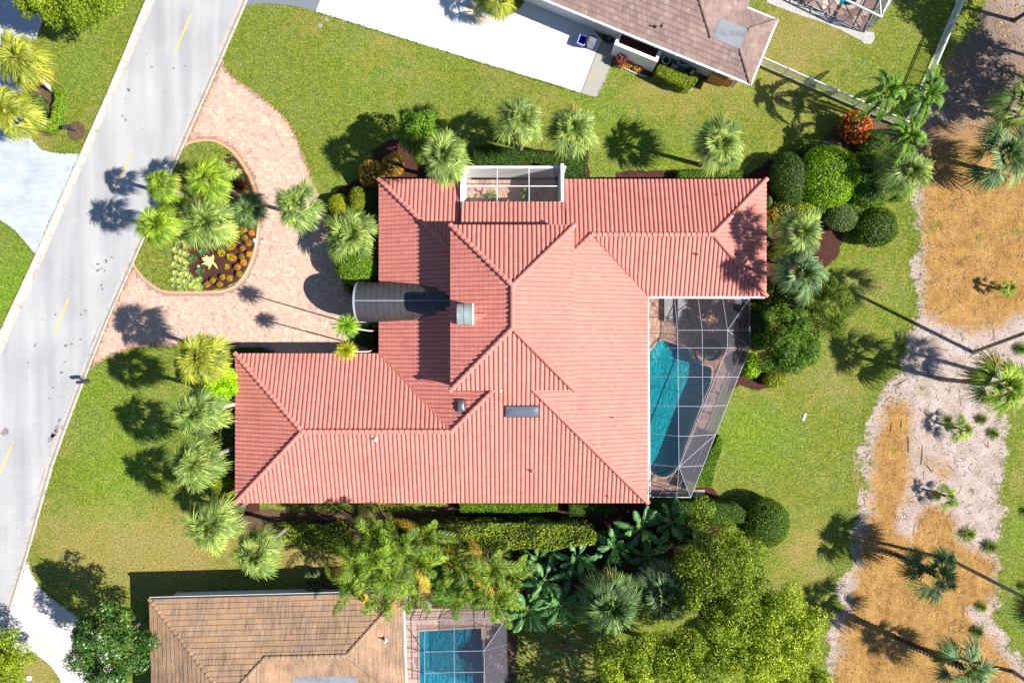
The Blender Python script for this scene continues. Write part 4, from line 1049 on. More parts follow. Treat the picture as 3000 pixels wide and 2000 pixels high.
# skylights
def skylight(c, wx, wy, z, pitch_dir, panes):
    o = MB(); o.box(-wx/2,-wy/2,-.05,wx/2,wy/2,.14)
    rot = Matrix.Identity(4)
    ax = Vector((pitch_dir[0], pitch_dir[1], 0)); sl = math.atan(PT)
    R = Matrix.Rotation(sl, 4, Vector((-ax.y, ax.x, 0)).normalized()*-1)
    f = o.build('skylight', M['bronze_metal'], house); f.matrix_local = Matrix.Translation((c[0], c[1], z+.05)) @ R
    for k in range(panes):
        x0 = -wx/2+.04+(wx-.08)*k/panes; x1 = -wx/2+.04+(wx-.08)*(k+1)/panes; m_ = 8
        vs = []; fs = []
        for i in range(m_+1):
            for j in range(m_+1):
                u_, v_ = i/m_, j/m_; uu = (k+u_)/panes
                vs.append((x0+(x1-x0)*u_, -wy/2+.04+(wy-.08)*v_, .14+.16*(1-(2*uu-1)**4)*(1-(2*v_-1)**2)))
        fs = [(i*(m_+1)+j, (i+1)*(m_+1)+j, (i+1)*(m_+1)+j+1, i*(m_+1)+j+1) for i in range(m_) for j in range(m_)]
        d = npmesh('dome', vs, fs, M['dome'], smooth=True); obj('dome', d, f)
def zW(x): return EAVE+PT*(x-X0)
def zS(y): return EAVE+PT*(y-Y0)
c = P(1352, 1188, 4.95); skylight((c.x, c.y), .62, .86, zW(c.x), (1, 0), 1)
c = P(1530, 1203, 5.25); skylight((c.x, c.y), 2.35, .86, zS(c.y), (0, 1), 4)
# plumbing vents
for u, v, zf in ((1099,1287,4.7),(1558,1379,3.9),(1781,1453,3.1),(1795,1223,3.8),(2043,745,4.0),(2101,572,3.3),(1466,1142,5.9)):
    c = P(u, v, zf); mb = MB(); mb.lathe([(.16,-.12),(.06,.06),(.045,.08),(.045,.30),(.03,.30),(.03,.2)], 10, (c.x, c.y, zf)); mb.build('vent_pipe', M['white_metal'] if u in (1466,1099) else M['pink_tile'], main_roof)

# walled court with a screened top
ct = MB()
ct.box(-3.74,12.60,-.03,3.94,12.80,2.78)
ct.build('court_wall', M['stucco'], house)
for x in (-3.70, 3.52):
    mb = MB(); zt0, zt1 = 3.72, 3.45
    mb.add([(x,9.5,-.03),(x+.22,9.5,-.03),(x+.22,12.6,-.03),(x,12.6,-.03),(x,9.5,zt0),(x+.22,9.5,zt0),(x+.22,12.6,zt1),(x,12.6,zt1)],
           [(4,5,6,7),(0,1,5,4),(1,2,6,5),(2,3,7,6),(3,0,4,7)]); mb.build('court_wall', M['white'], house)
mb = MB(); mb.box(-3.74,12.601,2.78,-3.52,12.8,3.45); mb.box(3.52,12.601,2.78,3.74,12.8,3.45); mb.build('court_pier', M['white'], house)
def zc(y): return 3.62-(y-9.95)*.27
fr = MB()
fr.bar((-3.5,9.98,zc(9.98)),(3.52,9.98,zc(9.98)),.09); fr.bar((-3.5,12.66,zc(12.66)),(3.52,12.66,zc(12.66)),.09)
fr_o = fr.build('court_frame', M['white_metal'], house)
for u in (1457, 1550):
    x = (u-1500)*.0247; mb = MB(); mb.bar((x,9.98,zc(9.98)+.03),(x,12.66,zc(12.66)+.03),.045); mb.build('frame_bar', M['white_metal'], fr_o)
mb = MB(); mb.bar((-3.5,11.2,zc(11.2)+.02),(3.52,11.2,zc(11.2)+.02),.05); mb.build('frame_bar', M['white_metal'], fr_o)
mb = MB(); mb.add([(-3.5,9.98,zc(9.98)),(3.52,9.98,zc(9.98)),(3.52,12.66,zc(12.66)),(-3.5,12.66,zc(12.66))], [(0,1,2,3)]); mb.build('screen', M['screen'], fr_o)
cf = structure('court_floor'); mb = MB(); mb.box(-3.5,9.42,-.03,3.5,12.59,.03); mb.build('slab', M['paver_joint'], cf)
pavers('court_floor', cf, [(-3.48,9.44),(3.48,9.44),(3.48,12.58),(-3.48,12.58)], (.30,.30), .02, .05, M['deck_tile'], near=(0, 11), seed=12, piece='floor_tile')

# ------------------------------------------------------------ neighbour below (orange-brown roof)
SO = P(438, 1753.5, EAVE); sd = (math.cos(math.radians(1.5)), math.sin(math.radians(1.5))); sn = (sd[1], -sd[0])
def SL(a, b): return (SO.x+sd[0]*a+sn[0]*b, SO.y+sd[1]*a+sn[1]*b)
nb = thing('neighbour_house', 'house with weathered orange brown flat tiled hip roof beside the small rectangular pool', 'house', (0, 0, 0))
r2 = Roof(nb, M['brown_tile'], PROF_FLAT, .33, .375, .050, M['brown_under'], near=SL(7, 2), nparts=300)
neg = lambda v: (-v[0], -v[1])
r2.plane([SL(0,0),SL(18.45,0),SL(14.55,3.9),SL(8.8,3.9),SL(6.35,6.35)], SL(0,0), neg(sd), EAVE, PT)
r2.plane([SL(0,0),SL(6.35,6.35),SL(6.35,9.5),SL(0,15.5)], SL(0,0), sn, EAVE, PT)
def flip_w(): pass
r2.plane([SL(8.8,3.9),SL(10.5,5.6),SL(10.5,10),SL(6.35,10),SL(6.35,6.35)], SL(12.7,0), neg(sn), EAVE, PT)
r2.plane([SL(8.8,3.9),SL(14.55,3.9),SL(16.25,5.6),SL(10.5,5.6)], SL(0,7.8), sd, EAVE, PT)
r2.plane([SL(15.0,5.6),SL(16.25,5.6),SL(18.45,7.8),SL(15.0,7.8)], SL(0,7.8), sd, EAVE, PT)
r2.plane([SL(18.45,0),SL(14.55,3.9),SL(18.45,7.8)], SL(18.45,0), neg(sn), EAVE, PT)
d2 = r2.finish()
def s3(a, b, z): return (*SL(a, b), z)
for A_, B_ in ((s3(0,0,EAVE), s3(6.35,6.35,EAVE+PT*6.35)), (s3(18.45,0,EAVE), s3(14.55,3.9,EAVE+PT*3.9)), (s3(8.8,3.9,EAVE+PT*3.9), s3(14.55,3.9,EAVE+PT*3.9)),
               (s3(8.8,3.9,EAVE+PT*3.9), s3(6.35,6.35,EAVE+PT*6.35)), (s3(18.45,7.8,EAVE), s3(14.55,3.9,EAVE+PT*3.9))):
    ridge(d2, A_, B_, M['brown_tile'], .135, .38, .62, up=.05)
mb = MB(); pa = [SL(10.5,5.6),SL(15.0,5.6),SL(15.0,9.5),SL(10.5,9.5)]; mb.slab(pa, 3.2, EAVE+PT*2.2+.03); mb.build('flat_roof', M['flat_roof'], nb)
mb = MB(); mb.slab([SL(.6,.6),SL(17.85,.6),SL(17.85,12),SL(.6,12)], -.05, 2.75); mb.build('wall', M['stucco'], nb)
mb = MB(); mb.bar((*SL(-.08,-.06),2.86), (*SL(18.5,-.06),2.86), .13, .13); mb.build('gutter', M['bronze_metal'], nb)
mb = MB(); mb.bar((*SL(0,-.135),2.93), (*SL(18.5,-.135),2.93), .03, .03); mb.build('gutter_lip', M['white_metal'], nb)
mb = MB(); mb.bar((*SL(18.53,.0),2.86), (*SL(18.53,9),2.86), .12, .12); mb.build('gutter', M['white_metal'], nb)
mb = MB(); mb.bar((*SL(-.02,0),2.80), (*SL(-.02,12),2.80), .04, .16); mb.build('fascia', M['white_metal'], nb)
c = P(1130, 1874, 3.6); mb = MB(); mb.lathe([(.14,-.12),(.05,.05),(.05,.28),(.03,.28)], 10, (c.x, c.y, 3.75)); mb.build('vent_pipe', M['white_metal'], d2)

# ------------------------------------------------------------ neighbour above (mauve-brown roof)
TO = P(2198, 245, EAVE); an = math.radians(-22.4); dd = (math.cos(an), math.sin(an)); tn = (-dd[1], dd[0])
def TL(a, b): return (TO.x+dd[0]*a+tn[0]*b, TO.y+dd[1]*a+tn[1]*b)
nt_ = thing('neighbour_house', 'house with mauve brown flat tiled roof turned at an angle beside the white driveway', 'house', (0, 0, 0))
r3 = Roof(nt_, M['mauve_tile'], PROF_FLAT, .33, .375, .045, M['brown_under'], near=TL(-8, 2), nparts=300)
W_ = 4.95; fa, fb, fc, fd = -1.7, -3.95, 1.7, 3.25
r3.plane([TL(0,0),TL(-1.7,1.7),TL(-3.95,1.7),TL(-11.5,9.25),TL(-24,9.25),TL(-24,0)], TL(0,0), dd, EAVE, PT)
r3.plane([TL(0,0),TL(0,W_),TL(-1.7,3.25),TL(-1.7,1.7)], TL(0,0), tn, EAVE, PT)
r3.plane([TL(0,W_),TL(-2.3,W_),TL(-3.95,3.25),TL(-1.7,3.25)], TL(0,W_), neg(dd), EAVE, PT)
r3.plane([TL(-3.95,1.7),TL(-3.95,3.25),TL(-2.3,W_),TL(-2.3,14),TL(-11.5,14),TL(-11.5,9.25)], TL(-2.3,0), tn, EAVE, PT)
d3 = r3.finish()
def t3(a, b, z): return (*TL(a, b), z)
for A_, B_ in ((t3(0,0,EAVE), t3(-1.7,1.7,EAVE+PT*1.7)), (t3(0,W_,EAVE), t3(-1.7,3.25,EAVE+PT*1.7)), (t3(-3.95,1.7,EAVE+PT*1.7), t3(-11.5,9.25,EAVE+PT*9.25))):
    ridge(d3, A_, B_, M['mauve_tile'], .135, .38, .62, up=.05)
mb = MB(); mb.slab([TL(-3.95,1.7),TL(-1.7,1.7),TL(-1.7,3.25),TL(-3.95,3.25)], 3.1, EAVE+PT*1.7+.05); mb.build('flat_roof', M['flat_roof'], nt_)
mb = MB(); mb.slab([TL(-3.85,1.78),TL(-3.45,1.78),TL(-3.45,3.2),TL(-3.85,3.2)], 3.4, EAVE+PT*1.7+.07); mb.build('flat_roof_flap', M['flat_roof'], nt_)
mb = MB(); mb.slab([TL(-.6,.6),TL(-24,.6),TL(-24,8),TL(-.6,4.3)], -.05, 2.75); mb.build('wall', M['stucco'], nt_)
mb = MB(); mb.bar((*TL(.1,-.08),2.86), (*TL(-24,-.08),2.86), .15, .13); mb.build('gutter', M['white_metal'], nt_)
mb = MB(); mb.bar((*TL(.08,-.15),2.86), (*TL(.08,W_+.1),2.86), .13, .13); mb.build('gutter', M['white_metal'], nt_)
mb = MB(); mb.bar((*TL(.08,W_+.08),2.86), (*TL(-2.3,W_+.08),2.86), .13, .13); mb.build('gutter', M['white_metal'], nt_)
for i in range(14):
    mb = MB(); a_ = -.9-1.62*i; mb.bar((*TL(a_,-.02),2.92), (*TL(a_,-.22),2.92), .04, .03); mb.build('gutter_bracket', M['white_metal'], nt_)
c = P(1940, 72, 3.9); mb = MB(); mb.lathe([(.12,-.1),(.05,.05),(.05,.28),(.03,.28)], 10, (c.x, c.y, 3.75)); mb.build('vent_pipe', M['bronze_metal'], d3)
mb = MB(); A_ = P(1960,195); 
# rust-streaked block at the house corner
for (u, v, wd_, dp) in ((2103,226,1.15,.5),(2137,235,.5,.35)):
    c = P(u, v, .8); mb = MB(); mb.obox((c.x, c.y), dd, tn, wd_/2, dp/2, -.02, 1.35); mb.build('low_wall', M['rust'], nt_)

# ------------------------------------------------------------ main pool, deck and screen cage
def keyhole(outer, inner):
    if area(outer) < 0: outer = outer[::-1]
    if area(inner) > 0: inner = inner[::-1]
    best = min(((i, j) for i in range(len(outer)) for j in range(len(inner))), key=lambda q: (outer[q[0]][0]-inner[q[1]][0])**2+(outer[q[0]][1]-inner[q[1]][1])**2)
    i, j = best
    return outer[:i+1]+inner[j:]+inner[:j+1]+outer[i:]

def deck(name, outer, hole, mat_bed, tile_mat, tsize, z=.05, seed=2, near=(0, 0), mixed=False, angle=0.0):
    o = structure(name)
    from mathutils.geometry import tessellate_polygon
    if area(outer) < 0: outer = outer[::-1]
    vs = [Vector((x, y, z-.03)) for x, y in outer]+[Vector((x, y, z-.03)) for x, y in hole]
    tri = tessellate_polygon([vs[:len(outer)], vs[len(outer):]])
    mb = MB(); mb.add(vs, [tuple(t) for t in tri]); mb.build('deck_bed', mat_bed, o)
    pavers(name, o, outer, (tsize, tsize), z-.029, z, tile_mat, holes=[inset(hole, -.16)], near=near, seed=seed, piece='deck_tile', gap=.014, mixed=mixed, angle=angle)
    return o

def basin(name, label, poly, depth, z_water, z_top, cop_mat, water, plaster_m, cop_w=.16, bottom=None):
    t = thing(name, label, 'pool')
    if area(poly) < 0: poly = poly[::-1]
    n = len(poly); mb = MB()
    vs = [(x, y, z_top-.01) for x, y in poly]+[(x, y, -depth) for x, y in poly]
    mb.add(vs, [(i, (i+1) % n, n+(i+1) % n, n+i) for i in range(n)]+[tuple(range(n, 2*n))]); mb.build('basin', plaster_m, t)
    mb = MB(); mb.add([(x, y, z_water) for x, y in poly], [tuple(range(n))]); mb.build('water_surface', water, t)
    out = inset(poly, -cop_w); mb = MB()
    for i in range(n):
        j = (i+1) % n
        mb.add([(*poly[i], z_top), (*poly[j], z_top), (*out[j], z_top), (*out[i], z_top), (*poly[i], z_top-.07), (*poly[j], z_top-.07), (*out[j], z_top-.07), (*out[i], z_top-.07)],
               [(3,2,1,0),(0,1,5,4),(2,3,7,6)], (i*0.37) % 1)
    mb.build('coping', cop_mat, t)
    return t

deck_out = PP([(1853,870),(2188,870),(2188,1020),(2163,1044),(2106,1160),(2072,1262),(2002,1433),(1853,1433)])
deck('pool_deck', deck_out, POOL_W, M['paver_joint'], M['deck_tile'], .30, .055, 21, P(1990, 960)[:2])
pool = basin('swimming_pool', 'long freeform blue swimming pool with a round spa at its head under the screen cage', POOL_W, 1.25, -.07, .085, M['deck_tile'], M['water'], M['plaster'])
# steps at the shallow head
mb = MB()
for k, (z, pts) in enumerate(((-.35, [(1868,1075),(1890,1040),(1922,1009),(1938,997),(1950,1000),(1900,1062),(1878,1090)]), (-.70, [(1868,1110),(1880,1088),(1902,1062),(1950,1000),(1964,1005),(1912,1078),(1885,1112)]))):
    mb.slab(PP(pts), -1.24, z)
mb.build('steps', plaster('pale_pool_plaster', (0.36, 0.60, 0.62)), pool)
# raised round spa
sc_ = P(2079, 1024); spa = thing('spa', 'raised round spa with tiled rim at the head of the pool', 'spa', sc_)
mb = MB(); R0 = .86; n_ = 32
def ringf(mb, prof): mb.lathe(prof, n_)
ringf(mb, [(R0,.28),(R0,-.55)]); ringf(mb, [(R0,-.12),(R0-.36,-.12),(R0-.36,-.60),(0,-.60)]); mb.build('basin', plaster('spa_plaster', (0.34, 0.62, 0.66)), spa)
mb = MB(); ringf(mb, [(R0,.20),(0,.20)]); mb.build('water_surface', water_mat('spa_water', (.55,.85,.9), .6), spa)
mb = MB(); ringf(mb, [(R0,.05),(R0,.34),(R0+.30,.34),(R0+.30,.0)]); mb.build('rim', M['deck_tile'], spa)
mb = MB(); mb.obox((-.80,-.86), (.72,-.69), (.69,.72), .22, .20, .05, .30); mb.build('spillway', plain('cobalt_tile', (.01,.03,.22), .15), spa)
# handrail
rail = thing('pool_handrail', 'pair of bent metal handrails at the shallow steps of the pool', 'handrail', P(1905, 1015))
for off in ((0,0),(-.18,-.5)):
    mb = MB(); q = [(0,0,.04),(0,0,.8),(.15,-.05,.88),(.4,-.35,.8),(.62,-.80,.35),(.60,-.85,-.2)]
    mb.tube([(x+off[0], y+off[1], z) for x, y, z in q], .022, 6); mb.build('rail', M['grey_metal'], rail)

CZ_ = 3.85
def cp(u, v, z): return P(u, v, z)
cage = thing('pool_cage', 'white framed screen cage with charcoal mesh enclosing the freeform pool beside the pink roof', 'screen enclosure', P(2000, 1150))
cage.location = (0, 0, 0)
ZG, ZE = 2.86, 2.45
Wu = [P(u, v, ZG) for u, v in ((1900,872),(1899,967),(1900,1019),(1900,1102),(1901,1186),(1902,1268),(1904,1359),(1905,1455))]
Fl = [P(u, v, CZ_) for u, v in ((1985,967),(1985,967),(1985,1019),(1985,1104),(1985,1189.5),(1986,1277),(1989,1367))]
def fb(a, b, w_=.055, m='grey_metal'): 
    mb = MB(); mb.bar(a, b, w_*.55, w_*.9); mb.build('frame_bar', M[m], cage)
E_ = [P(2131,967,CZ_), P(2131,1019,CZ_), P(2097,1104,CZ_), P(2061,1190,CZ_), P(2025,1277,CZ_), P(1989,1367,CZ_)]
O_ = [P(2197,967,ZE), P(2197,1017,ZE), P(2163,1104,ZE), P(2129,1187,ZE), P(2096,1272,ZE), P(2058,1363,ZE), P(2023,1456,ZE)]
NO = P(2196,874,ZG)
Nw = [P(u, 873, ZG) for u in (1900, 1976, 2045, 2117, 2196)]
Nf = [P(u, 967, CZ_) for u in (1985, 1985, 2057, 2131, 2131)]
W_f = [P(1985,v,CZ_) for v in (967,1019,1104,1189.5,1277)]+[P(1989,1367,CZ_)]
# eave beams
fb(Nw[0], NO, .08, 'white_metal'); fb(Wu[0], Wu[-1], .07, 'white_metal')
fb(NO, O_[0], .05); fb(O_[0], O_[1], .06); fb(O_[1], O_[-1], .08)
# flat roof perimeter and bars
fb(W_f[0], E_[0]); fb(W_f[0], W_f[-1]); fb(E_[0], E_[1]); fb(E_[1], E_[-1], .06)
for a, b in zip(W_f[1:5], E_[1:5]): fb(a, b)
M2 = P(2057,967,CZ_); fb(M2, P(2059,1190,CZ_))
for k in (1, 2, 3): fb(Nw[k], Nf[k] if k != 2 else M2)
fb(Nw[0], W_f[0], .055, 'bronze_metal'); fb(NO, E_[0])
for k in range(1, 7): fb(Wu[k], W_f[min(k-1, 5)], .05)
for k in range(5): fb(O_[k+1], E_[k+1] if k < 5 else E_[5])
fb(O_[0], E_[0], .05); fb(E_[0], O_[1], .05)
fb(E_[5], O_[4], .055); fb(E_[5], O_[6], .055); fb(W_f[5], Wu[7]+Vector((.6,0,-.05)), .05)
SW = P(1905,1455,ZE); SM = P(1982,1455,ZE); fb(SW, O_[6], .06, 'white_metal'); fb(W_f[5], SM, .05)
# posts and sill rails of the walls
for p in O_+[NO, SW, SM]:
    fb(Vector((p.x, p.y, .05)), Vector((p.x, p.y, p.z)), .06)
for z in (.12, .95):
    pts = [NO]+O_+[SM, SW]
    for a, b in zip(pts[:-1], pts[1:]): fb(Vector((a.x,a.y,z)), Vector((b.x,b.y,z)), .045 if z > .5 else .07)
def panel(pts, m='screen'):
    mb = MB(); mb.add([Vector(p)-Vector((0,0,.02)) for p in pts], [tuple(range(len(pts)))]); mb.build('screen_panel', M[m], cage)
# roof panels between the bars
for k in range(4):
    a, b, c, d = W_f[k], E_[k], E_[k+1], W_f[k+1]
    panel([a, b, c, d])
panel([W_f[4], E_[4], E_[5]])
for k in range(6): panel([Wu[k+1], W_f[min(k, 5)], W_f[min(k+1, 5)], Wu[min(k+2, 7)]]) if k < 5 else panel([Wu[6], W_f[5], SM, SW])
panel([Wu[0], Nw[1], W_f[0], Wu[1]]); panel([Nw[1], Nw[2], M2, W_f[0]]); panel([Nw[2], Nw[3], E_[0], M2]); panel([Nw[3], NO, E_[0]])
panel([NO, O_[0], E_[0]]); panel([O_[0], O_[1], E_[1], E_[0]], 'screen_wall')
for k in range(1, 5): panel([O_[k], O_[k+1], E_[k+1], E_[k]], 'screen_wall')
panel([O_[5], O_[6], E_[5]], 'screen_wall'); panel([SM, O_[6], E_[5]])
pts = [NO]+O_+[SM, SW]
for a, b in zip(pts[:-1], pts[1:]):
    panel([(a.x,a.y,.1),(b.x,b.y,.1),(b.x,b.y,b.z),(a.x,a.y,a.z)], 'screen_wall')

# things on the deck
g = thing('barbecue_grill', 'steel barbecue grill with side shelves in the shaded upper corner of the pool cage', 'grill', P(2151, 905), rz=.0)
mb = MB(); mb.box(-.32,-.28,.25,.32,.28,.85); mb.build('cart', M['grey_metal'], g)
mb = MB(); mb.tube([(-.33,0,.86),(.33,0,.86)], .27, 14); mb.build('lid', M['black'], g)
for s_ in (-1, 1): mb = MB(); mb.box(-.26,s_*.52-.22,.80,.26,s_*.52+.22,.85); mb.build('side_shelf', M['grey_metal'], g)
mb = MB(); mb.bar((-.40,-.25,.95),(-.40,.25,.95),.03); mb.build('handle', M['grey_metal'], g)
for sx in (-1, 1):
    for sy in (-1, 1): mb = MB(); mb.bar((sx*.28,sy*.24,.05),(sx*.28,sy*.24,.26),.05); mb.build('leg', M['black'], g)
for (u, lab) in ((1955, 'grey outdoor daybed nearest the roof corner on the pool deck'), (1994, 'grey outdoor daybed in dappled shade beside the first post line')):
    b = thing('daybed', lab, 'daybed', P(u, 905), 'grey daybeds on the pool deck')
    mb = MB(); mb.box(-.34,-.95,.12,.34,.95,.30); mb.build('frame', M['bronze_metal'], b)
    mb = MB()
    for k in range(9): mb.box(-.32,-.93+.207*k,.30,.32,-.93+.207*k+.195,.42)
    mb.build('cushion', plain('grey_cushion', (.26,.25,.26), .9), b)
ur = thing('urn', 'round dark urn with a wide open mouth on the lower end of the pool deck', 'urn', P(1997, 1414))
mb = MB(); mb.lathe([(.18,.05),(.30,.2),(.36,.45),(.32,.66),(.36,.72),(.34,.74),(.28,.70),(.28,.3),(0,.28)], 20); mb.build('bowl', M['grey_plastic'], ur, smooth=True)
for u, v, lab in ((2053,1445,'pale square stepping slab touching the cage wall below the pool'), (2030,1446,'pale stepping slab between the cage corner and its square neighbour')):
    c = P(u, v); mb = MB(); mb.box(c.x-.29,c.y-.29,-.02,c.x+.29,c.y+.29,.06); tag(mb.build('stepping_slab', M['bare_slab']), lab, 'slab', 'stepping slabs by the pool cage')
for k, (u, v) in enumerate(((2096,1149),(2073,1208),(2046,1362))):
    o = thing('deck_lamp', ('low dark deck lamp beside the pool level with its widest part','low dark deck lamp midway down the long side of the pool','low dark deck lamp near the lower end of the pool')[k], 'lamp', P(u, v), 'deck lamps along the cage wall')
    mb = MB(); mb.tube([(0,0,.05),(0,0,.45)], .02, 6); mb.build('post', M['black'], o)
    mb = MB(); mb.lathe([(.12,.42),(.10,.48),(0,.52)], 10); mb.build('lamp_head', M['black'], o)

# ------------------------------------------------------------ lower neighbour's pool and cage
sdeck = PP([(1176,1773),(1484,1770),(1488,2100),(1178,2100)])
deck('pool_deck', sdeck, SPOOL_W, M['paver_joint'], M['tan_tile'], .42, .05, 31, P(1200, 1900)[:2])
basin('swimming_pool', 'rectangular deep blue pool inside the bronze cage of the orange brown house', SPOOL_W, .75, -.07, .08, M['tan_tile'], M['water'], plaster('deep_blue_plaster', (0.012, 0.23, 0.33)))
sc2 = thing('pool_cage', 'bronze framed screen cage over the rectangular pool beside the orange brown roof', 'screen enclosure')
def fb2(a, b, w_=.055, m='bronze_metal'):
    mb = MB(); mb.bar(a, b, w_*.6, w_*.9); mb.build('frame_bar', M[m], sc2)
ze, zf = 2.55, 3.55
NWc, NEc = P(1181,1818,ze), P(1484,1808,ze)
SWc, SEc = P(1186,2100,ze), P(1492,2100,ze)
fx = [1243, 1330, 1418]; fy = [1908, 1970, 2034, 2098]
Fp = {(i, j): P(fx[i]+(fy[j]-1908)*.02, fy[j]-(fx[i]-1243)*.018, zf) for i in range(3) for j in range(4)}
fb2(NWc, NEc, .07, 'grey_metal'); fb2(NWc, SWc, .08, 'grey_metal'); fb2(NEc, SEc, .06)
for j in range(4):
    for i in range(2): fb2(Fp[i,j], Fp[i+1,j], .05, 'grey_metal')
    wy = 1908-15+(fy[j]-1908)*1.03
    fb2(P(1184, wy-.0, ze), Fp[0,j], .055); fb2(P(1486, wy-8, ze), Fp[2,j], .055)
for i in range(3):
    for j in range(3): fb2(Fp[i,j], Fp[i,j+1], .05, 'grey_metal')
    fb2(Fp[i,0], P((1246,1331,1418)[i], 1816-(i*3), ze), .05, 'grey_metal')
fb2(NWc, Fp[0,0], .055); fb2(NEc, Fp[2,0], .05, 'grey_metal')
for a in (NWc, NEc, P(1246,1816,ze), P(1331,1813,ze), P(1418,1810,ze), P(1486,1893,ze), P(1488,1960,ze), P(1200,1817.5,ze), P(1228,1816.5,ze)): fb2(Vector((a.x,a.y,.05)), a, .06)
for z in (.1, .95, 1.55):
    if z < 1: fb2(Vector((NWc.x,NWc.y,z)), Vector((NEc.x,NEc.y,z)), .05)
    else: fb2(*[Vector((P(u,1817,ze).x, P(u,1817,ze).y, z)) for u in (1200, 1228)], .05)
    fb2(Vector((NEc.x,NEc.y,min(z,.95))), Vector((SEc.x,SEc.y,min(z,.95))), .05)
def panel2(pts, m='screen'):
    mb = MB(); mb.add([Vector(p)-Vector((0,0,.02)) for p in pts], [tuple(range(len(pts)))]); mb.build('screen_panel', M[m], sc2)
for i in range(2):
    for j in range(3): panel2([Fp[i,j],Fp[i+1,j],Fp[i+1,j+1],Fp[i,j+1]])
    panel2([Fp[i,0],Fp[i+1,0],P((1246,1331,1418)[i+1],1814,ze),P((1246,1331,1418)[i],1816,ze)])
panel2([NWc,P(1246,1816,ze),Fp[0,0]]); panel2([NWc,Fp[0,0],Fp[0,3],SWc]); panel2([NEc,SEc,Fp[2,3],Fp[2,0]], 'screen_wall'); panel2([NEc,Fp[2,0],P(1418,1810,ze)])
panel2([(NWc.x,NWc.y,.1),(NEc.x,NEc.y,.1),NEc,NWc]); panel2([(NEc.x,NEc.y,.1),(SEc.x,SEc.y,.1),SEc,NEc], 'screen_wall')

# ------------------------------------------------------------ upper neighbour's cage, deck and spa
tdk = PP([(2262,-45),(2346,6),(2403,32),(2470,62),(2530,96),(2556,45),(2585,-60),(2560,-180),(2300,-180)])
tdeck = structure('pool_deck'); mb = MB()
from mathutils.geometry import tessellate_polygon
hole = [(TPOOL_C.x+.92*math.cos(2*PI*k/24), TPOOL_C.y+.92*math.sin(2*PI*k/24)) for k in range(24)]
vs = [Vector((x,y,.02)) for x,y in tdk]+[Vector((x,y,.02)) for x,y in hole]
mb.add(vs, [tuple(t) for t in tessellate_polygon([vs[:len(tdk)], vs[len(tdk):]])]); mb.build('deck_bed', M['paver_joint'], tdeck)
# crazy paving: random stones from a jittered lattice
rg = np.random.default_rng(4); k_ = 0
pa = np.array(tdk); 
L = .62; nxs = int((pa[:,0].max()-pa[:,0].min())/L)+2; nys = int((pa[:,1].max()-pa[:,1].min())/L)+2
J = np.array([[(pa[:,0].min()+i*L+rg.uniform(-.2,.2), pa[:,1].min()+j*L+rg.uniform(-.2,.2)) for i in range(nxs)] for j in range(nys)])
for j in range(nys-1):
    for i in range(nxs-1):
        q = [J[j,i],J[j,i+1],J[j+1,i+1],J[j+1,i]]; c = sum(q)/4; q2 = np.array([p+(c-p)*.05 for p in q])
        if inside(q2, tdk).all() and ((q2-np.array(TPOOL_C[:2]))**2).sum(1).min() > 1.15**2:
            mb = MB(); mb.slab([tuple(p) for p in q2], .02, .045+rg.uniform(0,.006)); mb.build('flagstone', M['flagstone'], tdeck)
sp2 = thing('spa', 'round turquoise spa in the tan flagstone deck of the upper cage', 'spa', (TPOOL_C.x, TPOOL_C.y, 0))
mb = MB(); mb.lathe([(.82,.04),(.82,-.6),(0,-.6)], 28); mb.build('basin', M['plaster'], sp2)
mb = MB(); mb.lathe([(.82,-.05),(0,-.05)], 28); mb.build('water_surface', M['water'], sp2)
mb = MB(); mb.lathe([(.82,-.05),(.82,.07),(1.12,.07),(1.12,.0)], 28); mb.build('coping', M['flagstone'], sp2)
tcg = thing('pool_cage', 'pale framed screen cage corner over the tan flagstone deck beside the gravel strip', 'screen enclosure')
def fb3(a, b, w_=.055, m='grey_metal'):
    mb = MB(); mb.bar(a, b, w_, w_*1.3); mb.build('frame_bar', M[m], tcg)
zt = 2.5; Bc = P(2530,96); 
dS = (P(2346,6)-P(2530,96)).normalized(); dE = Vector((-dS.y, dS.x, 0)); 
if dE.y < 0: dE = -dE
def C3(a, b, z): q = Bc+dS*a+dE*b; return Vector((q.x, q.y, z))
for a in (0, 1.75, 3.5, 5.25, 7.0, 8.75): fb3(C3(a,0,.03), C3(a,0,zt), .06); fb3(C3(a,0,zt), C3(a,1.9,zt+1.0), .055); fb3(C3(a,1.9,zt+1.0), C3(a,9,zt+1.0), .05) if a else None
for b in (1.9, 3.8, 5.7): fb3(C3(0,b,.03), C3(0,b,zt), .06); fb3(C3(0,b,zt), C3(1.75,b,zt+1.0), .055); fb3(C3(1.75,b,zt+1.0), C3(10.5,b,zt+1.0), .05)
for z, w_ in ((.08,.08),(.95,.05),(zt,.11)): fb3(C3(0,0,z), C3(10.5,0,z), w_, 'white_metal' if z == zt else 'grey_metal'); fb3(C3(0,0,z), C3(0,9,z), w_, 'white_metal' if z == zt else 'grey_metal')
fb3(C3(0,0,zt), C3(1.75,1.9,zt+1.0), .06); fb3(C3(0,0,.95), C3(1.75,0,zt), .05); fb3(C3(0,0,.1), C3(0,1.9,zt), .05)
def panel3(pts, m='screen'):
    mb = MB(); mb.add([Vector(p)-Vector((0,0,.02)) for p in pts], [tuple(range(len(pts)))]); mb.build('screen_panel', M[m], tcg)
clear = screen_mat('thin_grey_screen', (.3,.3,.34), .05); M['clear'] = clear
panel3([C3(0,0,zt),C3(10.5,0,zt),C3(10.5,1.9,zt+1),C3(1.75,1.9,zt+1)], 'clear'); panel3([C3(1.75,1.9,zt+1),C3(10.5,1.9,zt+1),C3(10.5,9,zt+1),C3(1.75,9,zt+1)], 'clear')
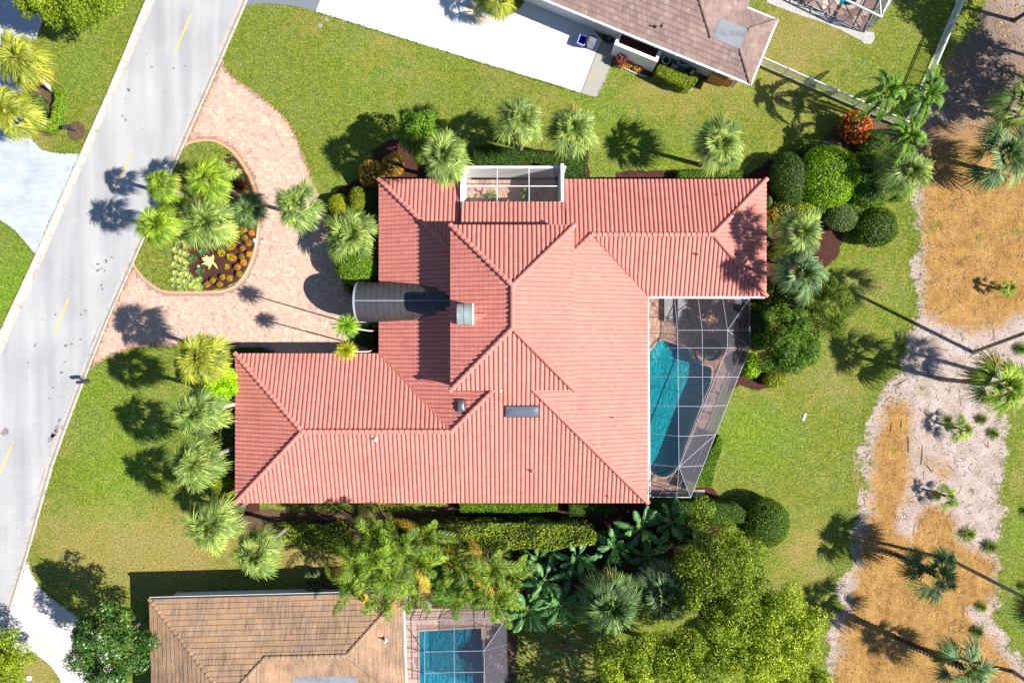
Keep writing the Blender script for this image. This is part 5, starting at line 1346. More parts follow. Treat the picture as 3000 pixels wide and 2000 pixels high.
panel3([C3(0,0,zt),C3(1.75,1.9,zt+1),C3(1.75,9,zt+1),C3(0,9,zt)], 'clear'); panel3([C3(0,0,.08),C3(10.5,0,.08),C3(10.5,0,zt),C3(0,0,zt)], 'clear'); panel3([C3(0,0,.08),C3(0,9,.08),C3(0,9,zt),C3(0,0,zt)], 'screen_wall')
ch_ = thing('patio_chair', 'dark slatted patio chair on the flagstone deck near the upper cage wall', 'chair', P(2362, 2), rz=.6)
for k in range(6): mb = MB(); mb.box(-.3+.1*k,-.35,.38,-.3+.1*k+.075,.35,.41); mb.build('slat', M['terracotta'], ch_)
for sx in (-1, 1):
    for sy in (-1, 1): mb = MB(); mb.bar((sx*.28,sy*.32,.04),(sx*.28,sy*.32,.6),.05); mb.build('leg', M['black'], ch_)
mb = MB(); mb.box(-.3,.33,.41,.3,.38,.95); mb.build('backrest', M['terracotta'], ch_)

# ------------------------------------------------------------ picket fences
def picket_fence(label, a, b, h=1.28, step=.118, post=1.9):
    A_, B_ = Vector((a[0],a[1],0)), Vector((b[0],b[1],0)); f = thing('picket_fence', label, 'fence', A_, 'white picket fences')
    d = (B_-A_); L = d.length; d.normalize()
    for z in (.12, h-.16, h-.02): mb = MB(); mb.bar((0,0,z), d*L+Vector((0,0,z)), .045 if z < h-.1 else .06, .04); mb.build('rail', M['white_metal'], f)
    k = 0; x = 0
    mb = MB(); mb.box(-.034,-.034,-.05,.034,.034,h+.05); mb.add([(-.045,-.045,h+.05),(.045,-.045,h+.05),(.045,.045,h+.05),(-.045,.045,h+.05),(0,0,h+.10)], [(0,1,4),(1,2,4),(2,3,4),(3,0,4)])
    q = mb.build('post', M['white_metal'], f); pm = q.data; bpy.data.objects.remove(q)
    n = int(round(L/post))
    for i in range(n+1): o = obj('post', pm, f, d*(L*i/n)); o.rotation_euler = (0,0,math.atan2(d.y,d.x))
    mb = MB(); mb.box(-.014,-.011,.08,.014,.011,h-.03); q = mb.build('picket', M['white_metal'], f); pm = q.data; bpy.data.objects.remove(q)
    n = int(L/step)
    for i in range(1, n): o = obj('picket', pm, f, d*(L*i/n))
picket_fence('white picket fence running from the mauve brown roof corner to the feathery palms', P(2222,190)[:2], P(2640,374)[:2])
picket_fence('tall white picket fence between the upper lawn and the sandy ground', P(2830,-60)[:2], P(2655,352)[:2])

# ------------------------------------------------------------ side-yard things beside the upper house
pb = thing('planter', 'white rectangular masonry planter filled with dark mulch under the eave of the upper house', 'planter', P(1880, 150))
pb.location = (0, 0, 0)
q0 = P(1803,150,0); zpl = 1.95
cA = P(1799,131,zpl); cB = P(1926,182,zpl)      # top outer front corners seen on the wall head
def LB(p): return ((p.x-TO.x)*dd[0]+(p.y-TO.y)*dd[1], (p.x-TO.x)*tn[0]+(p.y-TO.y)*tn[1])
a0, b0 = LB(cA); a1, b1 = LB(cB); bf = (b0+b1)/2; bb_ = .52
def pw(a_, b_, c_, d_, z0, z1, m, name):
    mb = MB(); mb.slab([TL(a_,b_),TL(c_,b_),TL(c_,d_),TL(a_,d_)], z0, z1); return mb.build(name, M[m], pb)
pw(a0,bf,a1,bf+.24,-.02,zpl,'white','front_wall'); pw(a0,bf+.241,a0+.24,bb_,-.02,zpl,'white','side_wall'); pw(a1-.24,bf+.241,a1,bb_,-.02,zpl,'white','side_wall')
pw(a0+.241,bf+.241,a1-.241,bb_,-.02,1.15,'mulch','mulch_fill')
def small(name, label, cat, u, v, h=0.0, rz=0.0, group=None): return thing(name, label, cat, P(u, v, h), group, rz)
ac = small('air_conditioner', 'grey blue air conditioning unit with a round fan grille behind the clipped hedge', 'air conditioner', 1995, 190, 0, an)
mb = MB(); mb.box(-.42,-.42,-.02,.42,.42,.80); mb.build('casing', M['ac_metal'], ac)
mb = MB(); mb.lathe([(.33,.815),(.31,.83),(.30,.815),(.30,.802)], 24); mb.build('fan_ring', M['black'], ac)
mb = MB(); mb.lathe([(.295,.806),(0,.806)], 24); mb.build('fan_well', M['black'], ac)
for k in range(5):
    a_ = 2*PI*k/5; mb = MB(); mb.add([(0,0,.815),(.26*math.cos(a_),.26*math.sin(a_),.815),(.26*math.cos(a_+.7),.26*math.sin(a_+.7),.822)], [(0,1,2)]); mb.build('fan_blade', M['grey_plastic'], ac)
for k in range(8): mb = MB(); mb.box(-.36+.1*k-.03,-.43,.08,-.36+.1*k,-.422,.74); mb.build('vent_slat', M['grey_plastic'], ac)
tb = small('water_barrel', 'open dark green round barrel with a pale rim between planter and hedge', 'barrel', 1945, 190)
mb = MB(); mb.lathe([(.24,0),(.30,.35),(.28,.78),(.31,.80),(.31,.83),(.27,.83),(.25,.4),(0,.38)], 20); mb.build('body', plain('dark_green_plastic', (.05,.09,.08), .5), tb)
mb = MB(); mb.lathe([(.285,.831),(.315,.845),(.30,.86),(.27,.85)], 20); mb.build('rim', M['white_metal'], tb)
for i, (u, v, r, lab) in enumerate(((1952,165,.24,'grey round drum tucked against the far end of the white planter'),(1957,180,.19,'brown clay pot beside the open green barrel'))):
    o = small('pot', lab, 'pot', u, v); mb = MB(); mb.lathe([(r*.7,0),(r,.45),(r*1.05,.5),(r*.9,.5),(r*.8,.3),(0,.3)], 16); mb.build('body', M['grey_plastic' if i == 0 else 'terracotta'], o)
pm_ = small('pool_pump', 'small pump and filter with white elbow pipes beside the air conditioner', 'pump', 1968, 196, 0, an)
mb = MB(); mb.lathe([(.16,0),(.16,.5),(.10,.56),(0,.58)], 14); mb.build('filter', M['grey_plastic'], pm_)
for k, (x, y) in enumerate(((-.05,-.3),(.15,-.32))): mb = MB(); mb.tube([(x,y,0),(x,y,.62),(x+.05,y+.06,.68),(x+.2,y+.2,.68)], .035, 8); mb.build('pipe', M['white_metal'], pm_)
mb = MB(); mb.tube([(.05,.25,.25),(.4,.45,.25)], .12, 10); mb.build('motor', M['black'], pm_)
bx = small('utility_box', 'brown utility cabinet with a white canister near the end of the clipped hedge', 'cabinet', 2028, 205, 0, an)
mb = MB(); mb.box(-.28,-.2,0,.28,.2,.55); mb.build('cabinet', M['terracotta'], bx)
mb = MB(); mb.tube([(-.02,-.42,.2),(.12,-.15,.35)], .10, 10); mb.build('canister', M['white_metal'], bx)
bn = small('recycling_bin', 'blue recycling bin with a pale rim on the white driveway', 'bin', 1703, 130, 0, an)
mb = MB(); mb.add([(-.22,-.28,0),(.22,-.28,0),(.22,.28,0),(-.22,.28,0),(-.28,-.34,.75),(.28,-.34,.75),(.28,.34,.75),(-.28,.34,.75),(-.24,-.30,.75),(.24,-.30,.75),(.24,.30,.75),(-.24,.30,.75),(-.2,-.26,.15),(.2,-.26,.15),(.2,.26,.15),(-.2,.26,.15)],
      [(0,1,5,4),(1,2,6,5),(2,3,7,6),(3,0,4,7),(4,5,9,8),(5,6,10,9),(6,7,11,10),(7,4,8,11),(8,9,13,12),(9,10,14,13),(10,11,15,14),(11,8,12,15),(12,13,14,15)]); mb.build('body', M['blue_plastic'], bn)
mb = MB(); mb.box(-.30,-.36,.74,.30,-.335,.79); mb.box(-.30,.335,.74,.30,.36,.79); mb.box(-.30,-.335,.74,-.275,.335,.79); mb.box(.275,-.335,.74,.30,.335,.79); mb.build('rim', M['white_metal'], bn)
bn = small('wheelie_bin', 'grey lidded bin standing between the blue bin and the planter', 'bin', 1731, 135, 0, an)
mb = MB(); mb.add([(-.22,-.26,0),(.22,-.26,0),(.22,.26,0),(-.22,.26,0),(-.28,-.34,.95),(.28,-.34,.95),(.28,.34,.95),(-.28,.34,.95)], [(0,1,5,4),(1,2,6,5),(2,3,7,6),(3,0,4,7),(4,5,6,7)]); mb.build('body', plain('pale_grey_plastic', (.36,.38,.42), .5), bn)
mb = MB(); mb.box(-.30,-.36,.952,.30,.36,1.0); mb.box(-.24,-.2,1.0,.24,.25,1.03); mb.build('lid', M['grey_plastic'], bn)
hs = small('hose_reel', 'coiled dark garden hose on the slab beside the white planter', 'hose', 1784, 113)
for k in range(7):
    r = .18+.045*k; mb = MB(); mb.tube([(r*math.cos(2*PI*t/20)*1.0, r*math.sin(2*PI*t/20), .06+.03*(k % 3)) for t in range(21)], .018, 6, False); mb.build('coil', M['black'], hs)
mb = MB(); mb.lathe([(.14,.05),(.14,.3),(0,.3)], 12); mb.build('hub', M['grey_plastic'], hs)
for i, (u, v, lab) in enumerate(((1774,138,'grey round stepping stone nearer the driveway under the upper eave'),(1786,141,'grey round stepping stone nearer the white planter'))):
    o = small('stepping_stone', lab, 'stepping stone', u, v, 0, 0, 'round stones by the planter'); mb = MB(); mb.lathe([(.24,.05),(.24,.09),(0,.095)], 18); mb.build('disc', M['bare_slab'], o)
for i in range(13):
    pass
eb = thing('garden_edging', 'row of small pale blocks edging the planting in front of the white planter', 'edging')
ep = smooth_poly([(1801,190),(1820,197),(1850,211),(1875,220),(1892,226)], 8, False)
for a, b in zip(ep[:-1], ep[1:]):
    A, B = P(*a), P(*b); c = (A+B)/2; d = (B-A).normalized(); mb = MB(); mb.obox((c.x,c.y),(d.x,d.y),(-d.y,d.x),(B-A).length*.42,.05,-.02,.10); mb.build('edging_block', M['cream_drive'], eb)

# mailboxes
def mailbox(label, u, v, ang, mat):
    o = thing('mailbox', label, 'mailbox', P(u, v), None, ang)
    mb = MB(); mb.box(-.05,-.05,-.05,.05,.05,1.0); mb.build('post', M['navy'], o)
    mb = MB(); prof = [(.12*math.cos(PI*k/8), 1.14+.11*math.sin(PI*k/8)) for k in range(9)]+[(-.12,1.0),(.12,1.0)]
    mb.add([(-.32,y,z) for y, z in prof]+[(.26,y,z) for y, z in prof], [tuple(range(11)), tuple(range(11,22))[::-1]]+[(k,(k+1)%11,11+(k+1)%11,11+k) for k in range(11)]); mb.build('box', M['navy'], o)
    mb = MB(); mb.bar((-.1,0,.75),(.3,0,.98),.04); mb.bar((-.3,0,.98),(.3,0,.98),.05); mb.build('bracket', M['navy'], o)
    mb = MB(); mb.box(.05,.125,1.08,.08,.14,1.32); mb.build('flag', plain('red_flag', (.4,.02,.02)), o)
    return o
mailbox('dark blue mailbox on a post in the round mulched bed by the road', 222, 385, PI+.25, 'navy')
o = mailbox('dark framed mailbox leaning over the kerb below the paver drive', 262, 1116, PI+.12, 'navy')
mb = MB()
for s_ in (-1, 1): mb.bar((.0,s_*.12,.0),(-.25,s_*.1,.95),.03); mb.bar((.35,s_*.12,.5),(-.3,s_*.1,.9),.025); mb.bar((.35,s_*.12,0),(.35,s_*.12,.5),.03)
mb.build('side_frame', M['navy'], o)
# utility covers in the lawn, low light by the island
for i, (u, v, r, lab) in enumerate(((957,58,.17,'square pale meter cover near the white driveway edge'),(938,76,.16,'speckled round valve cover a step from the square one'))):
    o = thing('meter_cover', lab, 'cover', P(u, v), 'covers in the upper lawn'); mb = MB()
    mb.lathe([(r*1.1,-.02),(r,.03),(0,.03)], 4 if i == 0 else 12); mb.build('frame', M['bare_slab'], o); mb = MB(); mb.lathe([(.06,.031),(.06,.04),(0,.04)], 8); mb.build('lid', M['grey_plastic'], o)
o = thing('meter_cover', 'grey rectangular valve box lid alone in the rear lawn', 'cover', P(2356, 1221), None, 1.2); mb = MB(); mb.box(-.32,-.13,-.02,.32,.13,.05); mb.build('frame', M['bare_slab'], o); mb = MB(); mb.box(-.28,-.1,.051,.28,.1,.06); mb.build('lid', M['kerb'], o)
o = thing('path_light', 'small black path light at the upper tip of the island mulch', 'lamp', P(679, 458), None, .5)
mb = MB(); mb.tube([(0,0,.08),(0,0,.35)], .02, 6); mb.build('post', M['black'], o); mb = MB(); mb.lathe([(.09,.33),(.08,.40),(0,.42)], 10); mb.build('lamp_head', M['black'], o)
# steps and pots in the side yard of the lower house
o = thing('step_block', 'dark stone steps in shade against the lower house beside the square shrub', 'steps', P(983, 1700))
for k in range(3): mb = MB(); mb.box(-.62,-.55-.5*k+.55,-.02,.62,-.08-.5*k+.55,.16+.06*k); mb.build('step', M['terracotta'], o)
o = thing('urn', 'tan clay bowl by the lower house gutter below the feathery palm', 'urn', P(1184, 1745)); mb = MB(); mb.lathe([(.2,0),(.5,.3),(.62,.5),(.55,.5),(.4,.3),(0,.28)], 20); mb.build('bowl', M['cream_drive'], o)

# ------------------------------------------------------------ foliage meshes
class Q:
    """collects quads with a tint each, in arrays"""
    def __init__(s): s.V = []; s.F = []; s.T = []; s.n = 0
    def add(s, V, F, T):
        V = np.asarray(V, np.float32); F = np.asarray(F)+s.n; s.V.append(V); s.F.append(F); s.T.append(np.broadcast_to(np.asarray(T, np.float32), (len(F),))); s.n += len(V)
    def mesh(s, name, mat, smooth=False): return npmesh(name, np.concatenate(s.V), np.concatenate(s.F), mat, np.concatenate(s.T), smooth)

def ribbon(q, C, Wd, up, T, fold=.25):
    """a leaf blade along the points C with half widths Wd, folded along its middle"""
    C = np.asarray(C, float); n = len(C); D = np.gradient(C, axis=0); D /= np.maximum(np.linalg.norm(D, axis=1)[:, None], 1e-9)
    side = np.cross(D, up); side /= np.maximum(np.linalg.norm(side, axis=1)[:, None], 1e-9); nn = np.cross(side, D)
    Wd = np.asarray(Wd)[:, None]
    L_ = C+side*Wd+nn*Wd*fold; R_ = C-side*Wd+nn*Wd*fold
    V = np.concatenate([L_, C, R_]); F_ = []
    for i in range(n-1): F_ += [(i, i+1, n+i+1, n+i), (n+i, n+i+1, 2*n+i+1, 2*n+i)]
    q.add(V, F_, T)

def fan_frond(elev, seed, nseg=24, lp=.98, L=.98, droop=.50, wd=.030, spread=165):
    r = np.random.default_rng(seed); q = Q(); e = math.radians(elev)
    t = np.linspace(0, 1, 4); sag = .25*math.cos(e)
    pet = np.stack([lp*t*math.cos(e), 0*t, lp*t*math.sin(e)-sag*t*t], 1)
    ribbon(q, pet, [.025, .018, .016, .014], np.array([0,0,1.]), .95, .5)
    d = pet[-1]-pet[-2]; d /= np.linalg.norm(d); side = np.array([0,1.,0]); nrm = np.cross(d, side); 
    if nrm[2] < 0: nrm = -nrm
    tilt = r.normal(0, .15); side = side*math.cos(tilt)+nrm*math.sin(tilt); nrm = np.cross(d, side); nrm *= np.sign(nrm[2]+1e-6)
    base = r.random()
    for i in range(nseg):
        a = math.radians((i/(nseg-1)-.5)*spread*(1+r.normal(0, .02)))+r.normal(0, .02)
        Ls = L*(1-.22*abs(a)/1.5)*(1+r.normal(0, .06)); dr = d*math.cos(a)+side*math.sin(a)+nrm*(.10-.30*abs(a)/1.5)
        dr /= np.linalg.norm(dr); root = pet[-1]+d*(.16*math.cos(a))
        rr = np.array([0, .38, .72, 1.0])*Ls
        C = root+rr[:, None]*dr; C[:, 2] -= droop*(rr/L)**2.4*(.75+.5*r.random())*max(.35, math.cos(e))
        C += np.outer((rr/L)**2, r.normal(0, .05, 3))
        tt = np.clip(.15+.55*r.random()+.18*(base-.5), 0, .98)
        T = np.clip(np.array([tt-.06, tt-.06, tt, tt, tt+.16, tt+.16]), 0, .99)
        ribbon(q, C, [.010, wd, wd*.8, .004], nrm, T, .35)
    return q

def feather_frond(elev, seed, L=2.3, npair=26, ll=.56, wd=.031, arch=1.0, plume=.25):
    r = np.random.default_rng(seed); q = Q(); e = math.radians(elev); m = 9
    t = np.linspace(0, 1, m); X = L*(t*math.cos(e)+.12*t*t*(1-math.cos(e))); Z = L*(t*math.sin(e)-arch*.55*t**2.2); Y = r.normal(0, .12)*t*t*L
    R_ = np.stack([X, Y+0*X, Z], 1); ribbon(q, R_, np.linspace(.022, .005, m), np.array([0,0,1.]), .9, .4)
    for i in range(npair):
        s_ = .14+.86*i/(npair-1); k = s_*(m-1); j = min(int(k), m-2); f_ = k-j
        p = R_[j]*(1-f_)+R_[j+1]*f_; d = R_[j+1]-R_[j]; d /= np.linalg.norm(d)
        sd_ = np.cross(d, [0,0,1.]); sd_ /= max(np.linalg.norm(sd_), 1e-6); up = np.cross(sd_, d)
        ln = ll*(math.sin(PI*min(1, .18+.80*s_))**.6)*(1+r.normal(0, .07))
        for sg in (-1, 1):
            dr = d*(.50+.35*s_)+sd_*sg*.85+up*(plume+r.normal(0, .16)); dr /= np.linalg.norm(dr)
            rr = np.array([0, .45, 1.0])*ln; C = p+rr[:, None]*dr; C[:, 2] -= .32*ln*(rr/ln)**2
            tt = np.clip(.2+.6*r.random(), 0, .98); ribbon(q, C, [.008, wd, .003], up, [tt, tt, min(.99, tt+.12), min(.99, tt+.12)], .3)
    return q

def paddle_leaf(elev, seed, lp=.55, L=1.65, W_=.25):
    r = np.random.default_rng(seed); q = Q(); e = math.radians(elev)
    t = np.linspace(0, 1, 4); pet = np.stack([lp*t*math.cos(e), 0*t, lp*t*math.sin(e)-.06*t*t], 1); ribbon(q, pet, [.045, .035, .028, .022], np.array([0,0,1.]), .8, .6)
    d = pet[-1]-pet[-2]; d /= np.linalg.norm(d); n = 11; t = np.linspace(0, 1, n+1)
    rib = pet[-1]+np.outer(t*L, d); rib[:, 2] -= .55*L*t**2*math.cos(e*.8)
    roll = r.normal(0, .35)
    ribbon(q, rib, np.full(n+1, .014), np.array([0,0,1.]), .99, .1)
    for sg in (-1, 1):
        k = 0
        while k < n:
            m_ = int(r.integers(1, 4)); m_ = min(m_, n-k); drop = r.normal(0, .10)
            Vs = []
            for j in range(k, k+m_+1):
                w_ = W_*(max(.02, math.sin(PI*min(.97, .06+.90*t[j])))**.55)
                dj = rib[min(j+1, n)]-rib[max(j-1, 0)]; dj /= np.linalg.norm(dj)
                sd_ = np.cross(dj, [0,0,1.]); sd_ /= np.linalg.norm(sd_); up = np.cross(sd_, dj)
                p = rib[j]; g = .02 if j == k+m_ else 0
                for f_ in (0, .5, 1.0):
                    Vs.append(p+sd_*sg*w_*f_+dj*(w_*.35*f_-g*f_)+up*(roll*sg*w_*f_+.10*w_*math.sin(PI*f_)-(.35*w_+drop)*f_*f_))
            F_ = []
            for j in range(m_):
                for c in range(2): F_.append((j*3+c, (j+1)*3+c, (j+1)*3+c+1, j*3+c+1))
            q.add(Vs, F_, np.clip(.35+.3*r.random()+.1*sg, 0, .99)); k += m_
    return q

def rosette(n, L, wd, e0, e1, droop, seed, rows=4, curl=0.0, start=.02, tcen=.5):
    r = np.random.default_rng(seed); q = Q()
    for i in range(n):
        a = i*2.39996+r.normal(0, .15); f_ = (i+.5)/n; e = math.radians(e0+(e1-e0)*f_+r.normal(0, 4)); ln = L*(1+r.normal(0, .08))*(1-.25*(1-f_)*0)
        t = np.linspace(0, 1, rows); X = start+ln*t*math.cos(e); Z = ln*t*math.sin(e)-droop*ln*t**2.2
        C = np.stack([X*math.cos(a)-curl*t*t*math.sin(a), X*math.sin(a)+curl*t*t*math.cos(a), Z+.02], 1)
        W_ = wd*np.array([.7, 1.0, .8, .05]) if rows == 4 else wd*np.interp(t, [0, .35, .75, 1], [.6, 1, .75, .05])
        tt = float(np.clip(tcen-.35+.7*r.random(), 0, .97)); ribbon(q, C, W_, np.array([0,0,1.]), np.clip(np.repeat(np.linspace(tt-.08, tt+.1, rows-1), 2), 0, .99), .35)
    return q

def leaf_quads(q, P_, Nn, size, r, aspect=.55, jit=.7, tint=None):
    n = len(P_); Nn = Nn+r.normal(0, jit, (n, 3)); Nn /= np.linalg.norm(Nn, axis=1)[:, None]
    T_ = np.cross(Nn, r.normal(0, 1, (n, 3))); T_ /= np.maximum(np.linalg.norm(T_, axis=1)[:, None], 1e-6); B_ = np.cross(Nn, T_)
    sz = (size*(.7+.6*r.random(n)))[:, None]; a = T_*sz*.5; b = B_*sz*.5*aspect
    V = np.stack([P_-a, P_-a*.1+b, P_+a, P_-a*.1-b], 1).reshape(-1, 3)
    F_ = np.arange(4*n).reshape(n, 4)
    q.add(V, F_, np.clip(r.random(n) if tint is None else tint, 0, .99))

_nz = np.random.default_rng(99).normal(0, 1, (12, 3)); _ph = np.random.default_rng(98).uniform(0, 6, 12)
def lumpy(D, fr=2.5, seed=0):
    s_ = 0
    for k in range(8): s_ = s_+np.sin(D@(_nz[(k+seed) % 12])*fr+_ph[k]+seed)
    return s_/8*1.6

def sphere_dirs(n, r, zmin=-.35):
    D = r.normal(0, 1, (int(n*2.2), 3)); D /= np.linalg.norm(D, axis=1)[:, None]; D = D[D[:, 2] > zmin]
    return D[:n]

def ball_mesh(name, rx, ry, rz, n, size, mat, seed=0, lump=.06, core=True, zmin=-.6, depth=.12, sq=1.0, aspect=.55):
    r = np.random.default_rng(seed); q = Q(); D = sphere_dirs(n, r, zmin)
    if sq != 1.0: Dp = np.sign(D)*np.abs(D)**sq; Dp /= (np.abs(Dp)**(2/sq)).sum(1)[:, None]**(sq/2)
    else: Dp = D
    R_ = 1+lump*lumpy(D, 3.0, seed)+r.uniform(-depth, .02, len(D)); P_ = Dp*R_[:, None]*np.array([rx, ry, rz]); P_[:, 2] += rz*.92
    leaf_quads(q, P_, D, size, r, aspect)
    return q.mesh(name, mat)

def core_mesh(rx, ry, rz, seed=0):
    mb = MB(); n = 12; prof = [(math.cos(a)*.86, math.sin(a)*.86) for a in (-.9, -.45, 0, .45, .9, 1.25)]+[(0, .86)]
    mb.add([(c*math.cos(2*PI*k/n)*rx, c*math.sin(2*PI*k/n)*ry, rz*.92+s_*rz) for c, s_ in prof for k in range(n)], [(i*n+k, i*n+(k+1)%n, (i+1)*n+(k+1)%n, (i+1)*n+k) for i in range(len(prof)-1) for k in range(n)])
    return mb

def shrub(name, label, u, v, ht, rx, ry, mat, size=.09, dens=1.0, lump=.06, seed=0, group=None, sq=1.0, depth=.12, cat='shrub', rz_=0.0):
    """u, v: seen centre of the shrub's top half; rx, ry in picture units"""
    hm = ht*.62; c = P(u, v, hm); k = (H-hm)/F; RX, RY, RZ = rx*k, ry*k, ht/1.92
    t = thing(name, label, cat, (c.x, c.y, 0), group, rz_)
    A_ = 2*PI*((RX*RY)**.8+(RX*RZ)**.8+(RY*RZ)**.8)/3
    n = int(dens*A_*2.7/(size*size*.30)); me = ball_mesh('foliage', RX, RY, RZ, n, size, M[mat], seed, lump, True, -.65, depth, sq)
    obj('foliage', me, t)
    co = core_mesh(RX, RY, RZ).build('twigs', M['twig'], t, smooth=True)
    return t

def hedge(name, label, pts, h, mat, size=.08, dens=1.0, seed=0, lump=.05, group=None, cat='hedge', ragtop=.04):
    """pts: outline of the clipped top as seen, h: its height"""
    pl = [tuple(P(u, v, h)[:2]) for u, v in pts]; r = np.random.default_rng(seed)
    if area(pl) < 0: pl = pl[::-1]
    o = thing(name, label, cat, (0, 0, 0), group); pa = np.array(pl); A_ = abs(area(pl)); q = Q()
    n = int(dens*A_*2.4/(size*size*.30)); x0, y0 = pa.min(0); x1, y1 = pa.max(0)
    pp = np.stack([r.uniform(x0, x1, n*4), r.uniform(y0, y1, n*4)], 1); pp = pp[inside(pp, pl)][:n]
    z = h+ragtop*1.2*lumpy(np.column_stack([pp, pp[:, 0]*0]), 1.6, seed)*1.5+r.uniform(-.12, .03, len(pp))
    _, dist = nearest_on(pp, pl); z -= .10*np.exp(-dist/.10)
    leaf_quads(q, np.column_stack([pp, z]), np.tile([0, 0, 1.], (len(pp), 1)), size, r)
    for i in range(len(pl)):
        a, b = pa[i], pa[(i+1) % len(pl)]; L = np.linalg.norm(b-a); m_ = int(dens*L*h*1.1/(size*size*.30))
        if m_ < 1: continue
        t = r.random(m_); out = np.array([(b-a)[1], -(b-a)[0]])/max(L, 1e-6); zz = h*(1-r.random(m_)**1.3)+.02
        off = lump*lumpy(np.column_stack([a+(b-a)*t[:, None], zz]), 2.2, seed)+r.uniform(-.08, .03, m_)
        leaf_quads(q, np.column_stack([a+(b-a)*t[:, None]+out*off[:, None], zz]), np.tile([*out, .4], (m_, 1)), size, r)
    obj('foliage', q.mesh('foliage', M[mat]), o)
    ins_ = inset(pl, .10); mb = MB(); mb.slab(ins_, -.02, h-.15-ragtop*1.8); mb.build('twigs', M['twig'], o)
    return o

def tree(name, label, u, v, hc, rx, ry, rz, lobes, per, size, mat, base=None, seed=0, lobe_r=.27, group=None, cat='tree', bark='bark', zlow=-.1, aspect=.55, gap=0.0, tr=.16):
    """u, v, hc: centre of the crown; rx, ry in picture units, rz in metres"""
    c = P(u, v, hc); k = (H-hc)/F; RX, RY = rx*k, ry*k; b = P(*base) if base else Vector((c.x, c.y, 0))
    t = thing(name, label, cat, (b.x, b.y, 0), group); r = np.random.default_rng(seed); q = Q()
    i = np.arange(lobes)+.5; zz = 1-(1-zlow)*i/lobes; ph = i*2.39996; D = np.stack([np.sqrt(np.maximum(0, 1-zz*zz))*np.cos(ph), np.sqrt(np.maximum(0, 1-zz*zz))*np.sin(ph), zz], 1)
    D += r.normal(0, .13, D.shape); D /= np.linalg.norm(D, axis=1)[:, None]
    if gap: keep = r.random(lobes) > gap; D = D[keep]
    R_ = .78+.24*lumpy(D, 2.6, seed)+r.normal(0, .10, len(D)); Lc = D*R_[:, None]*np.array([RX, RY, rz])+np.array([c.x-b.x, c.y-b.y, hc])
    lr = lobe_r*(RX*RY)**.5*(.75+.5*r.random(len(D)))
    mb = MB(); trunk_top = Vector((c.x-b.x, c.y-b.y, hc-rz*.45)); mb.tube([(0,0,-.1),(0,0,.3),trunk_top*.55,trunk_top], [tr*1.35, tr, tr*.85, tr*.6], 8)
    for j in range(len(D)):
        dd_ = sphere_dirs(per, r, -.45); rr = lr[j]*(1+.15*lumpy(dd_, 3, j)+r.uniform(-.45, .05, len(dd_)))
        P_ = Lc[j]+dd_*rr[:, None]*np.array([1, 1, .8])
        tt = np.clip(r.random(len(dd_))*.8+.2*r.random(), 0, .99)
        leaf_quads(q, P_, dd_+np.array([0, 0, .5]), size, r, aspect, .75, tt)
        if j % 3 == 0: mb.tube([trunk_top*.8, (trunk_top*.8+Vector(Lc[j]))/2+Vector((0,0,.12)), Vector(Lc[j])], [tr*.4, tr*.22, tr*.08], 5)
    obj('crown', q.mesh('crown', M[mat]), t); mb.build('trunk', M[bark], t, smooth=True)
    return t

FAN = {}
for e in (72, 48, 24, 0, -26):
    for vv in range(2):
        FAN[(e, vv)] = fan_frond(e, 40+e+vv*7, lp={72: .38, 48: .66, 24: .92, 0: 1.0, -26: .95}[e]).mesh('frond', M['fan'])
FEA = {}
for e in (75, 52, 30, 8):
    for vv in range(2): FEA[(e, vv)] = feather_frond(e, 90+e+vv*5).mesh('frond', M['feather'])
PLU = {}
for e in (75, 52, 30, 8):
    for vv in range(2): PLU[(e, vv)] = feather_frond(e, 190+e+vv*5, 2.15, 36, .46, .036, 1.45, .42).mesh('frond', M['feather'])
PAD = {}
for e in (72, 52, 32, 10):
    for vv in range(3): PAD[(e, vv)] = paddle_leaf(e, 20+e+vv*3).mesh('leaf', M['banana'])
def set_mat(o, mat):
    o.material_slots[0].link = 'OBJECT'; o.material_slots[0].material = M[mat]

def trunk_mesh(top, r0, r1, lean=None, rings=10, rough_=0.0, seed=0):
    mb = MB(); n = 9; r = random.Random(seed); pts = []; rad = []
    for i in range(n+1):
        f_ = i/n; p = Vector((top.x*f_, top.y*f_, top.z*f_))
        if lean: p += Vector((lean[0], lean[1], 0))*math.sin(PI*f_)
        if i == 0: p.z = -.1
        pts.append(p); rad.append((r0+(r1-r0)*f_)*(1.18 if i == 0 else 1)*(1+r.uniform(-.05, .05)))
    mb.tube(pts, rad, rings)
    return mb

